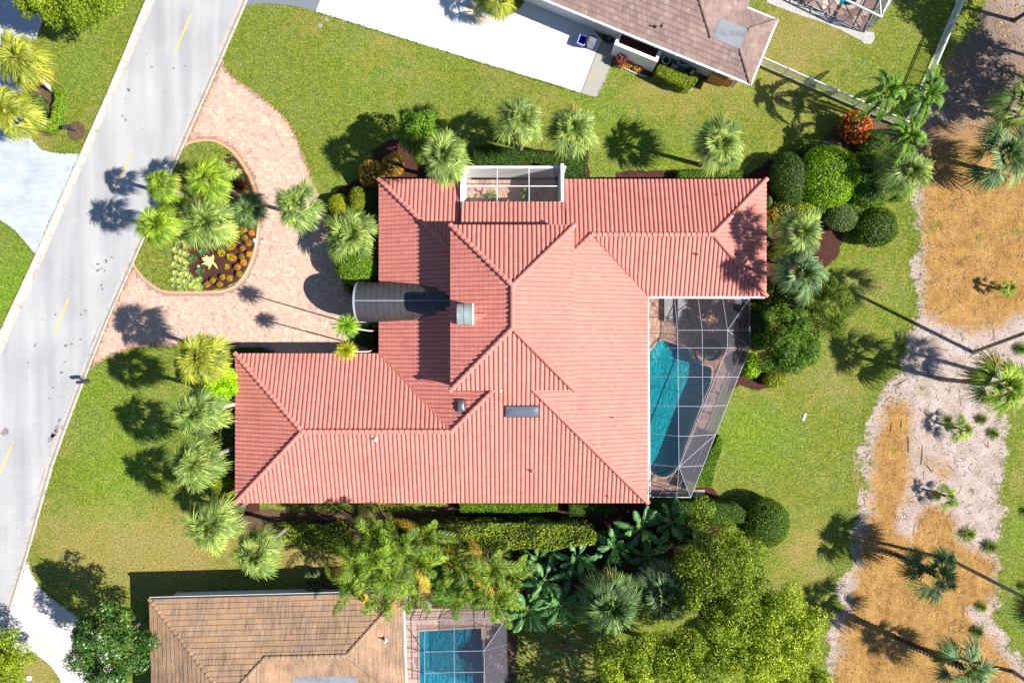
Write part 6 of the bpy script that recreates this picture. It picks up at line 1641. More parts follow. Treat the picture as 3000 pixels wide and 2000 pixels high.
def fan_palm(label, u, v, h, R, mat='fan', base=None, nf=30, seed=0, group='fan palms', trunk='trunk', tr=.16, emin=-34, boots=False, lean=None, young=False, name='fan_palm'):
    c = P(u, v, h); b = P(*base) if base else Vector((c.x, c.y, 0)); t = thing(name, label, 'palm tree', (b.x, b.y, 0), group)
    r = random.Random(seed*13+5); top = Vector((c.x-b.x, c.y-b.y, h-.15)); sc_ = R*(H-h)/F/2.02
    mb = trunk_mesh(top, tr*1.1, tr*.9, lean, seed=seed)
    to = mb.build('trunk', M[trunk], t, smooth=not boots)
    if boots:
        L = top.length; nb_ = int(L/.16); bt = MB()
        for i in range(nb_):
            f_ = i/nb_
            for k in range(4):
                a = 2*PI*k/4+i*.8; p = top*f_; d = Vector((math.cos(a), math.sin(a), 0)); bt.bar(p+d*tr*.8, p+d*(tr+.16)+Vector((0,0,.26)), .09, .03)
        q_ = bt.build('boots', M['boot_trunk'], to); q_['kind'] = 'stuff'
    keys = [72, 48, 24, 0, -26]; a0 = r.random()*6
    if not young and not boots: nf = int(nf*1.35)
    for i in range(nf):
        f_ = (i+.3)/nf; e = 80-(80-emin)*(f_**1.0)+r.uniform(-9, 9); key = min(keys, key=lambda k: abs(k-e)); o = obj('frond', FAN[(key, r.randint(0, 1))], t)
        set_mat(o, mat if not (f_ > .82 and r.random() < .22) else 'old_frond'); s_ = sc_*(r.uniform(.82, 1.10))*(.80+.20*min(1, f_*2.2))
        o.location = top+Vector((0, 0, .12-.18*f_)); o.rotation_mode = 'ZYX'
        o.rotation_euler = (r.uniform(-.25, .25), -math.radians(e-key)*.8, a0+i*2.39996+r.uniform(-.25, .25)); o.scale = (s_, s_, s_)
    return t

def feather_palm(label, stems, base, mat='feather', nf=9, sc_=1.0, seed=0, group=None, name='feather_palm', trunk='trunk', tr=.07, old=None, arch=1.0, meshes=None):
    """stems: list of (u, v, h) crown hearts that share one base clump"""
    b = P(*base); t = thing(name, label, 'palm tree', (b.x, b.y, 0), group); r = random.Random(seed+3)
    keys = [75, 52, 30, 8]
    for j, s3_ in enumerate(stems):
        c = P(*s3_); top = Vector((c.x-b.x, c.y-b.y, s3_[2])); foot = Vector((r.uniform(-.25, .25), r.uniform(-.25, .25), 0)) if len(stems) > 1 else Vector((0,0,0))
        mb = MB(); mb.tube([foot+Vector((0,0,-.1)), foot.lerp(top, .35)*1.0, foot.lerp(top, .7)+Vector((0,0,.1)), top], [tr*1.3, tr, tr*.9, tr*.8], 8); mb.build('trunk', M[trunk], t, smooth=True)
        mb = MB(); d = (top-foot).normalized(); mb.tube([top-d*.1, top+d*.35, top+d*.7], [tr*1.15, tr*.9, tr*.3], 8); mb.build('crownshaft', M['fan_bright'], t, smooth=True)
        a0 = r.random()*6
        for i in range(nf):
            f_ = (i+.4)/nf; e = 84-88*f_+r.uniform(-8, 8); key = min(keys, key=lambda k: abs(k-e)); o = obj('frond', (meshes or FEA)[(key, r.randint(0, 1))], t); set_mat(o, mat if not (old and f_ > .8 and r.random() < .45) else old)
            s_ = sc_*r.uniform(.88, 1.1); o.location = top+d*.35; o.rotation_mode = 'ZYX'; o.rotation_euler = (r.uniform(-.4, .4), -math.radians(e-key)*.7, a0+i*2.39996+r.uniform(-.2, .2)); o.scale = (s_, s_, s_)
    return t

def paddle_plant(label, u, v, h, nl, sc_=1.0, seed=0, mat='banana', group='paddle leaved plants', amin=0, amax=2*PI):
    c = P(u, v, h); t = thing('bird_of_paradise_plant', label, 'plant', (c.x, c.y, 0), group); r = random.Random(seed)
    mb = MB(); mb.tube([(0,0,-.05),(.03,.02,h*.5),(0,0,h)], [.16,.12,.09], 8); mb.build('stem', M['trunk'], t, smooth=True)
    nl = int(nl*1.5)
    for i in range(nl):
        f_ = (i+.5)/nl; e = 82-66*f_+r.uniform(-8, 8); key = min((72, 52, 32, 10), key=lambda k: abs(k-e)); o = obj('leaf', PAD[(key, r.randint(0, 2))], t); set_mat(o, mat)
        s_ = sc_*r.uniform(.85, 1.1); o.location = (0, 0, h-.1); o.rotation_mode = 'ZYX'; o.rotation_euler = (r.uniform(-.3, .3), 0, amin+(i*2.39996) % (amax-amin)+r.uniform(-.2, .2)); o.scale = (s_, s_, s_)
    return t

# ------------------------------------------------------------ fan palms
fp = fan_palm
fp('yellow green fan palm just below the paver drive at the corner of the long wing', 577,1048,8.9,90,'fan_yellow',(672,1050),36,1,emin=-45)
fp('grey green fan palm showing its pale trunk, second below the drive', 569,1212,9.2,88,'fan',(728,1178),32,2,lean=(0,.1),trunk='pale_trunk')
fp('grey green fan palm with yellow leaf stalks, third below the drive', 562,1358,7.9,92,'fan',(700,1306),30,3)
fp('pale grey green fan palm at the lower left corner of the pink roof', 613,1543,8.4,88,'fan',(726,1468),33,4)
fp('fan palm with yellowing lower leaves above the shaded eave of the orange brown roof', 743,1626,7.4,84,'fan',(850,1537),30,5,emin=-42)
fp('low fan palm over the round clipped shrub beside the vaulted entry', 1028,690,3.2,92,'fan',None,34,6)
fp('solitary fan palm standing over the edge of the paver drive', 866,596,7.4,78,'fan',(957,651),26,7,trunk='pale_trunk')
fp('fan palm overhanging the pink roof beside the walled court', 1298,455,8.4,88,'fan',(1326,532),34,8,emin=-42)
fp('fan palm left of the pair behind the clipped hedge of the court', 1528,350,7.8,80,'fan',(1524,452),26,9)
fp('fan palm right of the pair behind the clipped hedge of the court', 1677,376,7.6,86,'fan',(1648,468),30,10)
fp('fan palm with a thin visible trunk alone on the upper lawn above the long roof', 2112,422,5.6,90,'fan',(2053,484),28,11)
fp('fan palm beyond the lime green dome shrub at the edge of the straw', 2668,500,4.8,84,'fan',(2600,525),26,12)
fp('fan palm nearest the right end of the pink roof, its trunk showing', 2350,680,6.6,86,'fan',(2283,716),26,13)
fp('blue green fan palm below its twin at the right end of the pink roof', 2352,802,6.6,90,'fan_blue',(2250,822),28,14)
fp('bright green fan palm nearest the road at the upper left of the island', 468,540,6.6,58,'fan_bright',None,24,15,group='island fan palms',emin=-20)
fp('bright green fan palm at the top of the island bed', 602,522,6.0,76,'fan_bright',None,26,16,group='island fan palms',emin=-20)
fp('bright green fan palm over the road kerb beside the island lawn', 455,658,7.4,72,'fan_bright',None,28,17,group='island fan palms',emin=-20)
fp('large grey green fan palm in the middle of the island bed', 602,648,4.9,92,'fan',(686,686),40,18,group='island fan palms',trunk='pale_trunk',emin=-38)
fp('dark green fan palm at the right edge of the island bed', 716,614,4.2,62,'fan_dark',(712,650),26,19,group='island fan palms')
fp('small bright fan palm squeezed between the road palms of the island', 535,588,3.5,42,'fan_bright',None,14,20,group='island fan palms')
fp('pale fan palm by the white left driveway with its trunk over a round bed', 48,168,4.6,88,'fan_yellow',(160,271),32,21,trunk='pale_trunk')
fp('golden fan palm below its neighbour beside the white left driveway', 15,325,4.9,90,'fan_yellow',(150,368),36,22,emin=-45,trunk='pale_trunk')
fp('fan palm over the grass island inside the upper white driveway', 1455,-18,3.2,72,'fan_yellow',None,22,23)
fp('large dark fan palm among the paddle leaves below the pink roof', 1795,1778,5.2,106,'fan_dark',None,36,24,group='dark fan palms',emin=-25)
fp('dark blue green fan palm touching the light green tree', 1945,1738,4.6,98,'fan_blue',None,32,25,group='dark fan palms',emin=-25)
g_ = 'palms on the sandy ground'
fp('spreading fan palm on the straw at the upper right edge', 2950,455,4.0,112,'fan_blue',(2925,505),22,26,group=g_,emin=-20)
fp('fan palm half out of view above the straw', 3005,300,4.6,92,'fan',(2985,345),22,27,group=g_)
fp('fan palm on pale sand whose long trunk lies toward the lawn', 2945,1130,6.7,104,'fan_bright',(2757,1110),22,28,group=g_,emin=-22)
fp('dark fan palm with a booted trunk in the middle of the lower straw', 2745,1682,4.6,96,'fan_dark',(2630,1626),20,29,group=g_,trunk='boot_trunk',boots=True,tr=.13)
fp('fan palm with a long booted trunk at the lowest right of the straw', 2835,1958,6.6,104,'fan_blue',(2628,1868),18,30,group=g_,trunk='boot_trunk',boots=True,tr=.14)
fp('tall palm whose slim trunk crosses the lower straw toward the right edge', 3085,1792,8.9,90,'fan_dark',(2788,1640),22,31,group=g_,tr=.13)
fp('tall palm with its slim curved trunk rising from pale sand out of the right edge', 3140,926,9.8,90,'fan_dark',(2850,1032),20,32,group=g_,tr=.13)
fp('tall palm leaving the lower right corner with only its trunk base seen', 3300,2200,9.8,90,'fan',(2968,1966),22,33,group=g_,tr=.13)
fp('palm far out at the right whose shadow crosses the sand', 3420,1172,10.0,88,'fan',None,20,34,group=g_)
for u, v, R, s_, lab in ((2816,1255,52,40,'young fan palm standing on open pale sand beside the straw patch'),(2777,1455,46,41,'young fan palm low on the sand with stiff dark fans'),(2958,842,36,42,'young fan palm alone on the wide straw near the right edge')):
    fp(lab, u, v, 1.3, R, 'fan_bright', None, 11, s_, 'young palms on sand', 'boot_trunk', .10, -10)

# feathery palms
g_ = 'feathery palms by the fence'
feather_palm('group of slim feathery palms over the red croton at the fence corner', [(2590,275,5.2),(2700,285,5.2),(2648,402,4.8)], (2518,372), 'feather', 13, 1.0, 3, g_, trunk='pale_trunk', tr=.07, meshes=PLU)
feather_palm('big clump of arching feathery palms above the corner of the orange brown roof', [(1100,1560,5.0),(1165,1600,5.6),(1060,1640,4.6),(1140,1680,5.4),(1215,1645,4.4),(1120,1730,4.6),(1045,1700,3.9),(1190,1715,4.0),(1240,1570,3.8),(1095,1625,5.8)], (1165,1590), 'areca', 8, 1.05, 9, 'clumping feathery palms', 'clumping_palm', tr=.05, old='areca_old')
feather_palm('smaller clump of feathery palms over the lower pool cage corner', [(1440,1655,4.9),(1400,1710,4.2),(1450,1745,4.4),(1490,1690,4.0),(1360,1680,3.4),(1330,1640,3.0)], (1430,1600), 'areca', 8, 1.0, 17, 'clumping feathery palms', 'clumping_palm', tr=.05, old='areca_old')
feather_palm('dark feathery palms in shade between the two clumps', [(1300,1700,2.6),(1330,1740,2.4),(1275,1655,2.4)], (1310,1660), 'feather', 9, .9, 23, 'clumping feathery palms', 'clumping_palm', tr=.05)

# strap leaved plants by the entry
HEADS = rosette(95, .95, .030, 85, -28, .38, 5, 5, .12, .05).mesh('foliage', M['strap'])
for u, v, h, s_, base, m_, lab in ((1016,957,9.6,.92,(1100,968),'strap','bright green strap leaved plant on a pale curved stem under the entry vault'),(1014,1028,8.0,.80,(1096,1022),'strap_y','yellow tinged strap leaved plant over the eave of the long wing')):
    c = P(u, v, h); b = P(*base); t = thing('dracaena', lab, 'plant', b, 'strap leaved plants by the entry')
    top = Vector((c.x-b.x, c.y-b.y, h-.1)); mb = trunk_mesh(top, .06, .05, (.35, -.12)); mb.build('trunk', M['pale_trunk'], t, smooth=True)
    for k in range(3):
        o = obj('leaf_head', HEADS, t, top+Vector(((k-1)*.16, (k % 2)*.14, (k % 2)*.1))); set_mat(o, m_); o.rotation_euler = (.2*(k-1), .15*(k % 2), k*1.7); q_ = s_*(1.0-.12*k); o.scale = (q_, q_, q_)
    mb = MB()
# paddle leaved plants
for i, (u, v, h, n_, s_, lab) in enumerate(((1880,1548,2.9,9,1.05,'big paddle leaved plant directly below the lower right corner of the pink roof'),(1965,1530,2.7,8,1.0,'paddle leaved plant beside the dark hedge below the pool cage'),(1800,1600,2.2,8,.95,'shaded paddle leaved plant left of the big one'),
    (1900,1630,1.8,7,.95,'low shaded paddle leaved plant between the two dark fan palms tops'),(1690,1640,2.4,8,1.0,'paddle leaved plant below the end of the long hedge'),(1595,1700,2.8,9,1.05,'paddle leaved plant with upright pale leaves near the lower pool'),
    (1640,1775,2.6,9,1.1,'paddle leaved plant with broad torn leaves over shaded grass'),(1545,1790,2.2,8,1.1,'paddle leaved plant beside the lower pool cage corner'),(1575,1640,1.6,7,.9,'dark paddle leaved plant tucked under the long hedge'),
    (1740,1690,1.8,7,.95,'dark paddle leaved plant behind the large dark fan palm'),(1655,1905,1.3,4,.9,'small paddle leaved plant alone on the shaded lower lawn'),(2040,1600,1.8,6,.9,'paddle leaved plant at the edge of the light green tree'))):
    paddle_plant(lab, u, v, h, n_, s_*.95, 50+i)

# ------------------------------------------------------------ trees
tree('tree', 'light green small leaved tree with the widest crown at the lower right of the garden', 2260,1850,5.6,172,150,2.4,70,500,.15,'ficus',seed=1,lobe_r=.22,gap=.14,group='light green trees')
tree('tree', 'light green small leaved tree reaching up to the round clipped shrub', 2125,1660,5.2,140,150,2.3,62,480,.15,'ficus',seed=2,lobe_r=.24,gap=.08,group='light green trees')
tree('tree', 'light green small leaved tree at the bottom edge below the dark fan palms', 1915,1955,5.2,165,110,2.1,66,460,.15,'ficus',seed=3,lobe_r=.23,gap=.08,group='light green trees')
tree('tree', 'light green small leaved tree between its two larger neighbours', 2090,1850,5.8,125,135,2.4,50,480,.15,'ficus',seed=4,lobe_r=.24,gap=.14,group='light green trees')
tree('tree', 'loose light green tree nearest the straw at the bottom edge', 2310,1985,3.6,130,80,1.9,34,440,.15,'ficus',seed=5,lobe_r=.26,group='light green trees')
tree('tree', 'glossy dark leaved tree between the pale driveway and the orange brown roof', 322,1890,5.2,112,108,2.4,46,330,.19,'glossy',seed=6,lobe_r=.26,gap=.12,zlow=-.3,aspect=.5)
tree('tree', 'olive green tree cut by the lower left corner', 30,1930,2.6,66,76,1.7,24,380,.14,'olive',base=(50,1968),seed=7,lobe_r=.33)
tree('tree', 'dense olive green tree over the white driveway at the upper left corner', 205,-4,4.6,165,90,2.4,60,480,.15,'olive',base=(240,15),seed=8,lobe_r=.24)
tree('tree', 'dark green tree with bright leaf tips by the upper left corner of the pink roof', 1232,400,3.3,62,62,1.9,26,420,.14,'hedge_green',seed=9,lobe_r=.34)
tree('tree', 'large dark green bush tree pressing on the pool cage', 2300,1010,3.9,84,112,2.3,44,460,.14,'hedge_green',seed=10,lobe_r=.27)
tree('tree', 'soft yellow green tree below the twin fan palms at the roof end', 2420,905,3.6,74,88,1.7,30,420,.11,'olive',seed=11,lobe_r=.3)
tree('tree', 'lime green tree behind the third and first fan palms of the long wing', 655,1122,2.9,46,60,1.6,26,380,.13,'lime',seed=12,lobe_r=.34)

for u, v, hc, R_, sd, lab in ((3330,60,7,130,21,'dark tree out of view past the upper right corner'),(3350,280,6.5,110,22,'dark tree out of view at the right whose shade dapples the leaf litter'),(3160,-60,6,120,23,'dark tree above the top edge shading the upper right corner'),
    (1790,2140,6,120,25,'second dark tree beyond the bottom edge below the light green tree'),(1990,2125,5.6,150,26,'third dark tree beyond the bottom edge'),(3420,160,7,120,27,'second dark tree out of view at the right, farther from the fence')):
    tree('tree', lab, u, v, hc, R_, R_*.9, 2.2, 34, 200, .22, 'hedge_dark', seed=sd, lobe_r=.26, gap=.25, group='trees out of view')
# ------------------------------------------------------------ shrubs and hedges
sh = shrub
sh('clipped_shrub','lime green clipped dome shrub, the largest of the group by the straw',2437,512,3.0,92,94,'lime',.11,1.0,.10,1)
sh('clipped_shrub','dark green clipped shrub left of the lime dome',2318,520,2.6,58,76,'hedge_dark',.10,1.0,.10,2)
sh('clipped_shrub','dark green clipped shrub right of the lime dome',2552,520,2.4,74,84,'hedge_green',.11,1.0,.11,3)
sh('clipped_shrub','round glossy green shrub in its own mulch ring below the lime dome',2572,664,2.1,64,58,'hedge_green',.12,.9,.09,4)
sh('shrub','grey green loose shrub between the lime dome and the round glossy shrub',2468,636,1.8,50,42,'sage',.10,.9,.12,5)
for i, (u, v, ht, rx, ry, m_, lab) in enumerate(((2385,610,1.4,46,34,'hedge_green','low green foliage filling between the lime dome and the twin fan palms'),(2510,610,1.3,44,30,'hedge_green','low green foliage under the right end of the lime dome'),(2240,680,1.4,26,50,'hedge_dark','dark foliage against the right wall of the pink roof'),(2235,850,1.6,40,44,'hedge_dark','dark foliage below the lower twin fan palm'),
    (2380,450,1.5,50,34,'hedge_dark','dark foliage behind the lime dome toward the fence'),(2300,620,1.5,44,50,'ficus','yellow green foliage around the trunk of the upper twin palm'),(2640,560,1.0,34,30,'hedge_green','low weedy growth at the foot of the palm by the straw'),(2330,880,2.0,60,44,'hedge_green','green foliage linking the dark bush tree and the yellow green tree'))):
    sh('shrub', lab, u, v, ht, rx, ry, m_, .13, .8, .2, 300+i, 'loose filling shrubs', 1.0, .3)
sh('croton','fiery red and orange croton beneath the slim feathery palms',2510,372,2.2,48,46,'croton',.18,.8,.22,6,depth=.32)
sh('clipped_shrub','tall round clipped shrub left of the vaulted entry beneath a fan palm',1042,775,3.2,68,60,'hedge_green',.085,1.0,.04,7)
sh('clipped_shrub','small round yellow green clipped shrub beside the paver drive edge',992,600,1.6,33,33,'golden',.075,1.1,.04,8)
sh('clipped_shrub','golden leaved upright shrub between the croton and the roof',1050,588,2.2,32,42,'golden',.09,1.0,.10,9)
sh('clipped_shrub','dark green shrub in shade against the upper left roof edge',1092,592,1.9,26,36,'hedge_dark',.08,1.0,.05,10)
sh('croton','gold and rust croton at the upper left corner of the pink roof',1085,508,2.2,40,42,'croton_y',.15,.9,.12,11,depth=.28)
sh('croton','pale yellow speckled shrub between the croton and the dark tree',1150,480,1.8,34,34,'croton_y',.12,.9,.12,12,depth=.25)
sh('shrub','rounded lime yellow shrub at the lower corner of the long wing',652,1432,1.6,36,40,'golden',.10,.9,.10,13)
sh('clipped_shrub','round dark clipped shrub below the pool cage at the garden corner',2248,1532,2.6,70,72,'hedge_green',.10,1.0,.04,14)
sh('clipped_shrub','square loose shrub in the shaded yard above the orange brown roof',915,1700,1.3,27,27,'sage',.09,.9,.08,15,sq=.6)
sh('shrub','bright lime shrub pressed against the corner of the pool cage',2204,1072,1.5,30,38,'lime',.12,.9,.10,16)
sh('shrub','yellow lime shrub below the large dark bush tree',2270,1112,1.2,34,22,'golden',.12,.9,.10,17)
sh('shrub','small round grey green shrub at the right end of the pink roof',2250,590,1.2,12,22,'sage',.09,.9,.06,18)
sh('shrub','rust tipped shrub below the small grey green one at the roof end',2268,628,1.3,24,24,'croton_y',.11,.9,.12,19,depth=.25)
sh('shrub','small grey green shrub in shade beside the wing below the entry',1098,930,.9,14,34,'sage',.08,.8,.12,20)
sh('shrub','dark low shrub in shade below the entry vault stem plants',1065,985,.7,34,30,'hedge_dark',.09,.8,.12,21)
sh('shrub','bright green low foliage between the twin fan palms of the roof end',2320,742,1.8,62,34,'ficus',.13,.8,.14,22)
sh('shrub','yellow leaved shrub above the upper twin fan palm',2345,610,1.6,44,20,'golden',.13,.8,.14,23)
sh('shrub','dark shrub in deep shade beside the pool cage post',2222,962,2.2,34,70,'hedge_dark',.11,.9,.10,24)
sh('shrub','feathery shrub at the foot of the slim palms behind the red croton',2560,415,1.5,46,30,'hedge_green',.12,.8,.14,25)
sh('shrub','small maroon cordyline shrub in front of the white planter',1817,174,1.2,18,16,'maroon',.20,.9,.12,26,depth=.4)
sh('shrub','grey stalked shrub on the grass edge under the lower left eave',700,1480,.8,16,22,'sage',.08,.8,.12,27)
for i, (u, v, rx, lab) in enumerate(((1842,182,15,'rust coloured bromeliad beside the maroon cordyline'),(1870,198,14,'golden bromeliad nearest the end of the white planter'),(1826,188,10,'small tan bromeliad between its two larger neighbours'))):
    c = P(u, v, .3); t = thing('bromeliad', lab, 'plant', (c.x, c.y, 0), 'bromeliads by the white planter')
    for k in range(5):
        o = obj('leaf_rosette', rosette(16, .34, .035, 75, 5, .2, 60+i*5+k).mesh('leaf_rosette', M['bromeliad']), t, (rnd.uniform(-.2,.2), rnd.uniform(-.15,.15), .1+rnd.uniform(0,.1)))

hedge('hedge','square clipped dark hedge between the fan palm pair and the walled court',[(1388,428),(1440,424),(1540,440),(1600,445),(1716,446),(1718,522),(1640,524),(1640,492),(1385,490)],1.5,'hedge_dark',.085,1.0,1)
hedge('hedge','low green hedge strip along the upper eave below the lone fan palm',[(1990,500),(2080,497),(2172,498),(2174,522),(1985,524)],.9,'hedge_green',.085,1.0,2)
hedge('hedge','dark clipped hedge between the wing wall and the grey fan palms',[(652,1215),(680,1205),(690,1260),(690,1375),(668,1385),(645,1370),(640,1290)],1.4,'hedge_dark',.085,1.0,3)
hedge('hedge','clipped hedge following the slanted lower side of the pool cage',[(2106,1272),(2118,1290),(2112,1330),(2096,1370),(2085,1425),(2045,1422),(2035,1408),(2060,1370),(2085,1320)],1.3,'hedge_green',.08,1.0,4)
hedge('hedge','dark low hedge under the bottom eave of the pink roof left of the banana leaves',[(1346,1472),(1430,1474),(1632,1474),(1634,1496),(1500,1502),(1350,1500)],1.1,'hedge_green',.08,1.0,5)
hedge('hedge','short shaded hedge under the bottom eave next to the longer one',[(1668,1478),(1800,1478),(1805,1505),(1670,1512)],1.0,'hedge_dark',.08,1.0,6)
hedge('hedge','dark hedge below the pool cage between the roof corner and the round shrub',[(1910,1468),(2040,1470),(2160,1478),(2185,1500),(2180,1530),(2060,1540),(1990,1520),(1905,1500)],1.9,'hedge_dark',.085,1.0,7)
hedge('hedge','long sunlit hedge dividing the two gardens below the pink roof',[(1200,1548),(1300,1540),(1450,1534),(1600,1536),(1720,1542),(1748,1560),(1742,1590),(1600,1612),(1400,1612),(1230,1606),(1195,1580)],2.6,'hedge_mix',.14,.6,8,lump=.22,ragtop=.34)
hedge('hedge','sparse yellow green hedge between the fan palm and the feathery palms',[(800,1540),(900,1535),(1010,1540),(1020,1580),(980,1618),(900,1612),(860,1590),(805,1590)],1.3,'hedge_mix',.12,.45,9,lump=.22,ragtop=.30)
hedge('hedge','small clipped hedge piece above the wing corner beside the drive end',[(690,1020),(760,1016),(792,1030),(785,1040),(690,1040)],.8,'hedge_dark',.08,1.0,10)
hedge('hedge','bright clipped curved hedge hiding the air conditioner of the upper house',[(1926,196),(1935,190),(1960,198),(1990,212),(2012,220),(2025,226),(2035,214),(2046,216),(2043,236),(2030,254),(2008,258),(1980,246),(1950,232),(1925,218)],1.35,'ficus',.085,1.1,11)
hedge('hedge','bright clipped curved hedge around the iris bed beside the white left driveway',[(130,244),(150,244),(172,256),(181,275),(178,300),(170,330),(172,355),(160,375),(140,385),(118,378),(100,362),(88,345),(100,348),(125,362),(145,355),(152,335),(152,310),(160,290),(158,268)],.8,'hedge_green',.08,1.1,12)
for i, (u, v, ht, rx, ry, m_, lab) in enumerate(((1640,1660,1.2,70,40,'hedge_dark','dark low foliage added for shade under the paddle leaved plants left of the fan palms'),(1760,1650,1.2,70,40,'hedge_dark','dark low foliage added for shade above the large dark fan palm'),(1890,1590,1.4,80,50,'hedge_dark','dark low foliage added for shade behind the big paddle leaved plant'),(2010,1570,1.6,60,40,'hedge_dark','dark low foliage added for shade between the paddle leaves and the light green tree'),(1310,1690,1.3,70,60,'hedge_dark','dark low foliage added for shade between the two feathery clumps'),(1170,1600,1.4,90,60,'hedge_dark','dark low foliage added for shade under the big feathery clump'))):
    sh('shrub', lab, u, v, ht, rx, ry, m_, .16, .7, .15, 200+i, 'dark shrubs added for shade', 1.0, .3)  # added to deepen the shade beneath the paddle leaves and feathery clumps
# iris bed
IR = [rosette(40, .62, .020, 82, 25, .25, 70+k, 4, .05).mesh('foliage', M['iris']) for k in range(3)]
for i, (u, v, lab) in enumerate(((88,280,'dark iris clump nearest the upper trunk foot'),(118,300,'dark iris clump in the middle of the curved hedge'),(95,325,'dark iris clump near the lower trunk'),(130,330,'dark iris clump against the inside of the curved hedge'),(80,305,'dark iris clump nearest the white driveway'))):
    c = P(u, v, .3); t = thing('iris_clump', lab, 'plant', (c.x, c.y, 0), 'iris clumps in the left bed')
    for k in range(4): o = obj('leaf_fan', IR[k % 3], t, (rnd.uniform(-.3,.3), rnd.uniform(-.3,.3), 0)); o.rotation_euler = (0,0,k*1.3)

# potted plants in the walled court
for i, (u, v, lab) in enumerate(((1440,570,'broad leaved green pot plant in the sunny half of the walled court'),(1540,566,'broad leaved green pot plant in the shaded half of the walled court'))):
    c = P(u, v, 1.0); t = thing('pot_plant', lab, 'plant', (c.x, c.y, .05), 'pot plants in the walled court')
    mb = MB(); mb.lathe([(.14,0),(.20,.34),(.22,.36),(.18,.36),(0,.32)], 14); mb.build('pot', M['terracotta'], t, smooth=True)
    mb = MB(); mb.tube([(0,0,.3),(.02,.03,.9)], .02, 6); mb.build('stem', M['trunk'], t)
    for k in range(8):
        o = obj('leaf', PAD[((52, 32, 10)[k % 3], k % 3)], t, (0, 0, .55+.07*k)); set_mat(o, 'hedge_green'); o.rotation_euler = (0, 0, k*2.4); o.scale = (.26, .34, .26)
# yellow flower stalks on the third palm below the drive
for t in [o for o in COL.objects if o.get('label', '').startswith('grey green fan palm with yellow leaf stalks')]:
    b = t.location; c = P(562, 1358, 7.9); top = Vector((c.x-b.x, c.y-b.y, 7.9))
    for a in (.1, -.35, .55):
        mb = MB(); d = Vector((math.cos(a), math.sin(a), 0)); mb.tube([top+d*.1, top+d*.9+Vector((0,0,.55)), top+d*1.7+Vector((0,0,.45))], [.03,.025,.012], 5); mb.build('flower_stalk', plain('yellow_stalk', (.45,.38,.06)), t)

# ------------------------------------------------------------ island planting
FL = [rosette(34, .36, .018, 80, 0, .25, 80+k, 4, .05, .02, .55).mesh('foliage', M['flax']) for k in range(3)]
fl = [(508,697,'uppermost'),(528,700,''),(520,715,''),(540,706,''),(514,732,''),(532,738,''),(546,722,''),(545,745,''),(518,755,''),(533,762,''),(512,775,''),(546,770,''),(528,783,''),(543,790,''),(514,800,''),(534,804,''),(551,806,''),(510,820,''),(527,822,''),(543,826,''),(558,815,''),(573,824,''),(512,838,''),(530,842,''),(548,840,''),(563,836,''),(578,842,''),(588,838,''),(585,820,'')]
for i, (u, v, _) in enumerate(fl):
    c = P(u, v, .15); k_ = 0 if v < 750 else 1 if v < 808 else 2; t = thing('flax_lily', ('pale striped flax lily at the top of the strip beside the island lawn','pale striped flax lily in the narrow middle of the island strip','pale striped flax lily in the wide lower corner of the island strip')[k_], 'plant', (c.x, c.y, .1), ('flax lilies at the top end of the strip','flax lilies in the middle of the strip','flax lilies in the lower corner of the strip')[k_]); t.scale = (.98,)*3
    o = obj('foliage', FL[i % 3], t); o.rotation_euler = (0, 0, rnd.random()*6)
for i, (u, v) in enumerate(((658,485),(684,482),(668,500),(686,505),(700,504),(676,516),(694,520),(706,524),(650,478),(664,512))):
    c = P(u, v, .15); t = thing('flax_lily', 'pale striped flax lily at the upper tip of the island mulch', 'plant', (c.x, c.y, .1), 'pale striped flax lilies at the island tip'); t.scale = (.95,)*3
    o = obj('foliage', FL[i % 3], t); o.rotation_euler = (0, 0, rnd.random()*6)
AG = rosette(30, .42, .024, 82, 8, .05, 91, 4).mesh('foliage', M['agave_b'])
for u, v, s_, lab in ((594,736,.95,'teal spiky rosette nearest the large middle palm'),(565,758,.95,'teal spiky rosette left of the cream agave'),(587,794,1.0,'teal spiky rosette with a pale rock below the cream agave'),(672,536,.9,'teal spiky rosette at the top of the island bed')):
    c = P(u, v, .2); t = thing('spiky_rosette', lab, 'plant', (c.x, c.y, .1), 'teal rosettes on the island'); t.scale = (s_,)*3; obj('foliage', AG, t)
c = P(620,766,.4); t = thing('agave', 'large cream edged agave with long splayed leaves in the dark mulch', 'plant', (c.x, c.y, .1)); r = random.Random(2)
for i, (a, L) in enumerate(((158,1.05),(172,.95),(186,.95),(145,1.0),(128,.85),(200,1.0),(215,.8),(108,.6),(75,.75),(62,.55),(255,.9),(310,.9),(318,.65),(95,.5),(236,.7))):
    q = Q(); t_ = np.linspace(0, 1, 5); e = math.radians(18+r.uniform(-6, 22)); X = L*t_*math.cos(e)*.85; Z = .12+L*t_*math.sin(e)-.15*t_**2; ar = math.radians(a)
    ribbon(q, np.stack([X*math.cos(ar), X*math.sin(ar), Z], 1), [.05, .075, .07, .05, .004], np.array([0,0,1.]), .5, .3); obj('leaf', q.mesh('leaf', M['agave_w']), t)
BALLS = {}
for m_ in ('orange_ball', 'olive_ball', 'red_ball'): BALLS[m_] = ball_mesh('foliage', .26, .26, .24, 420, .075, M[m_], 5, .08, False, -.5, .3)
COREB = core_mesh(.22, .22, .20).build('twigs', M['twig']); cm_ = COREB.data; bpy.data.objects.remove(COREB)
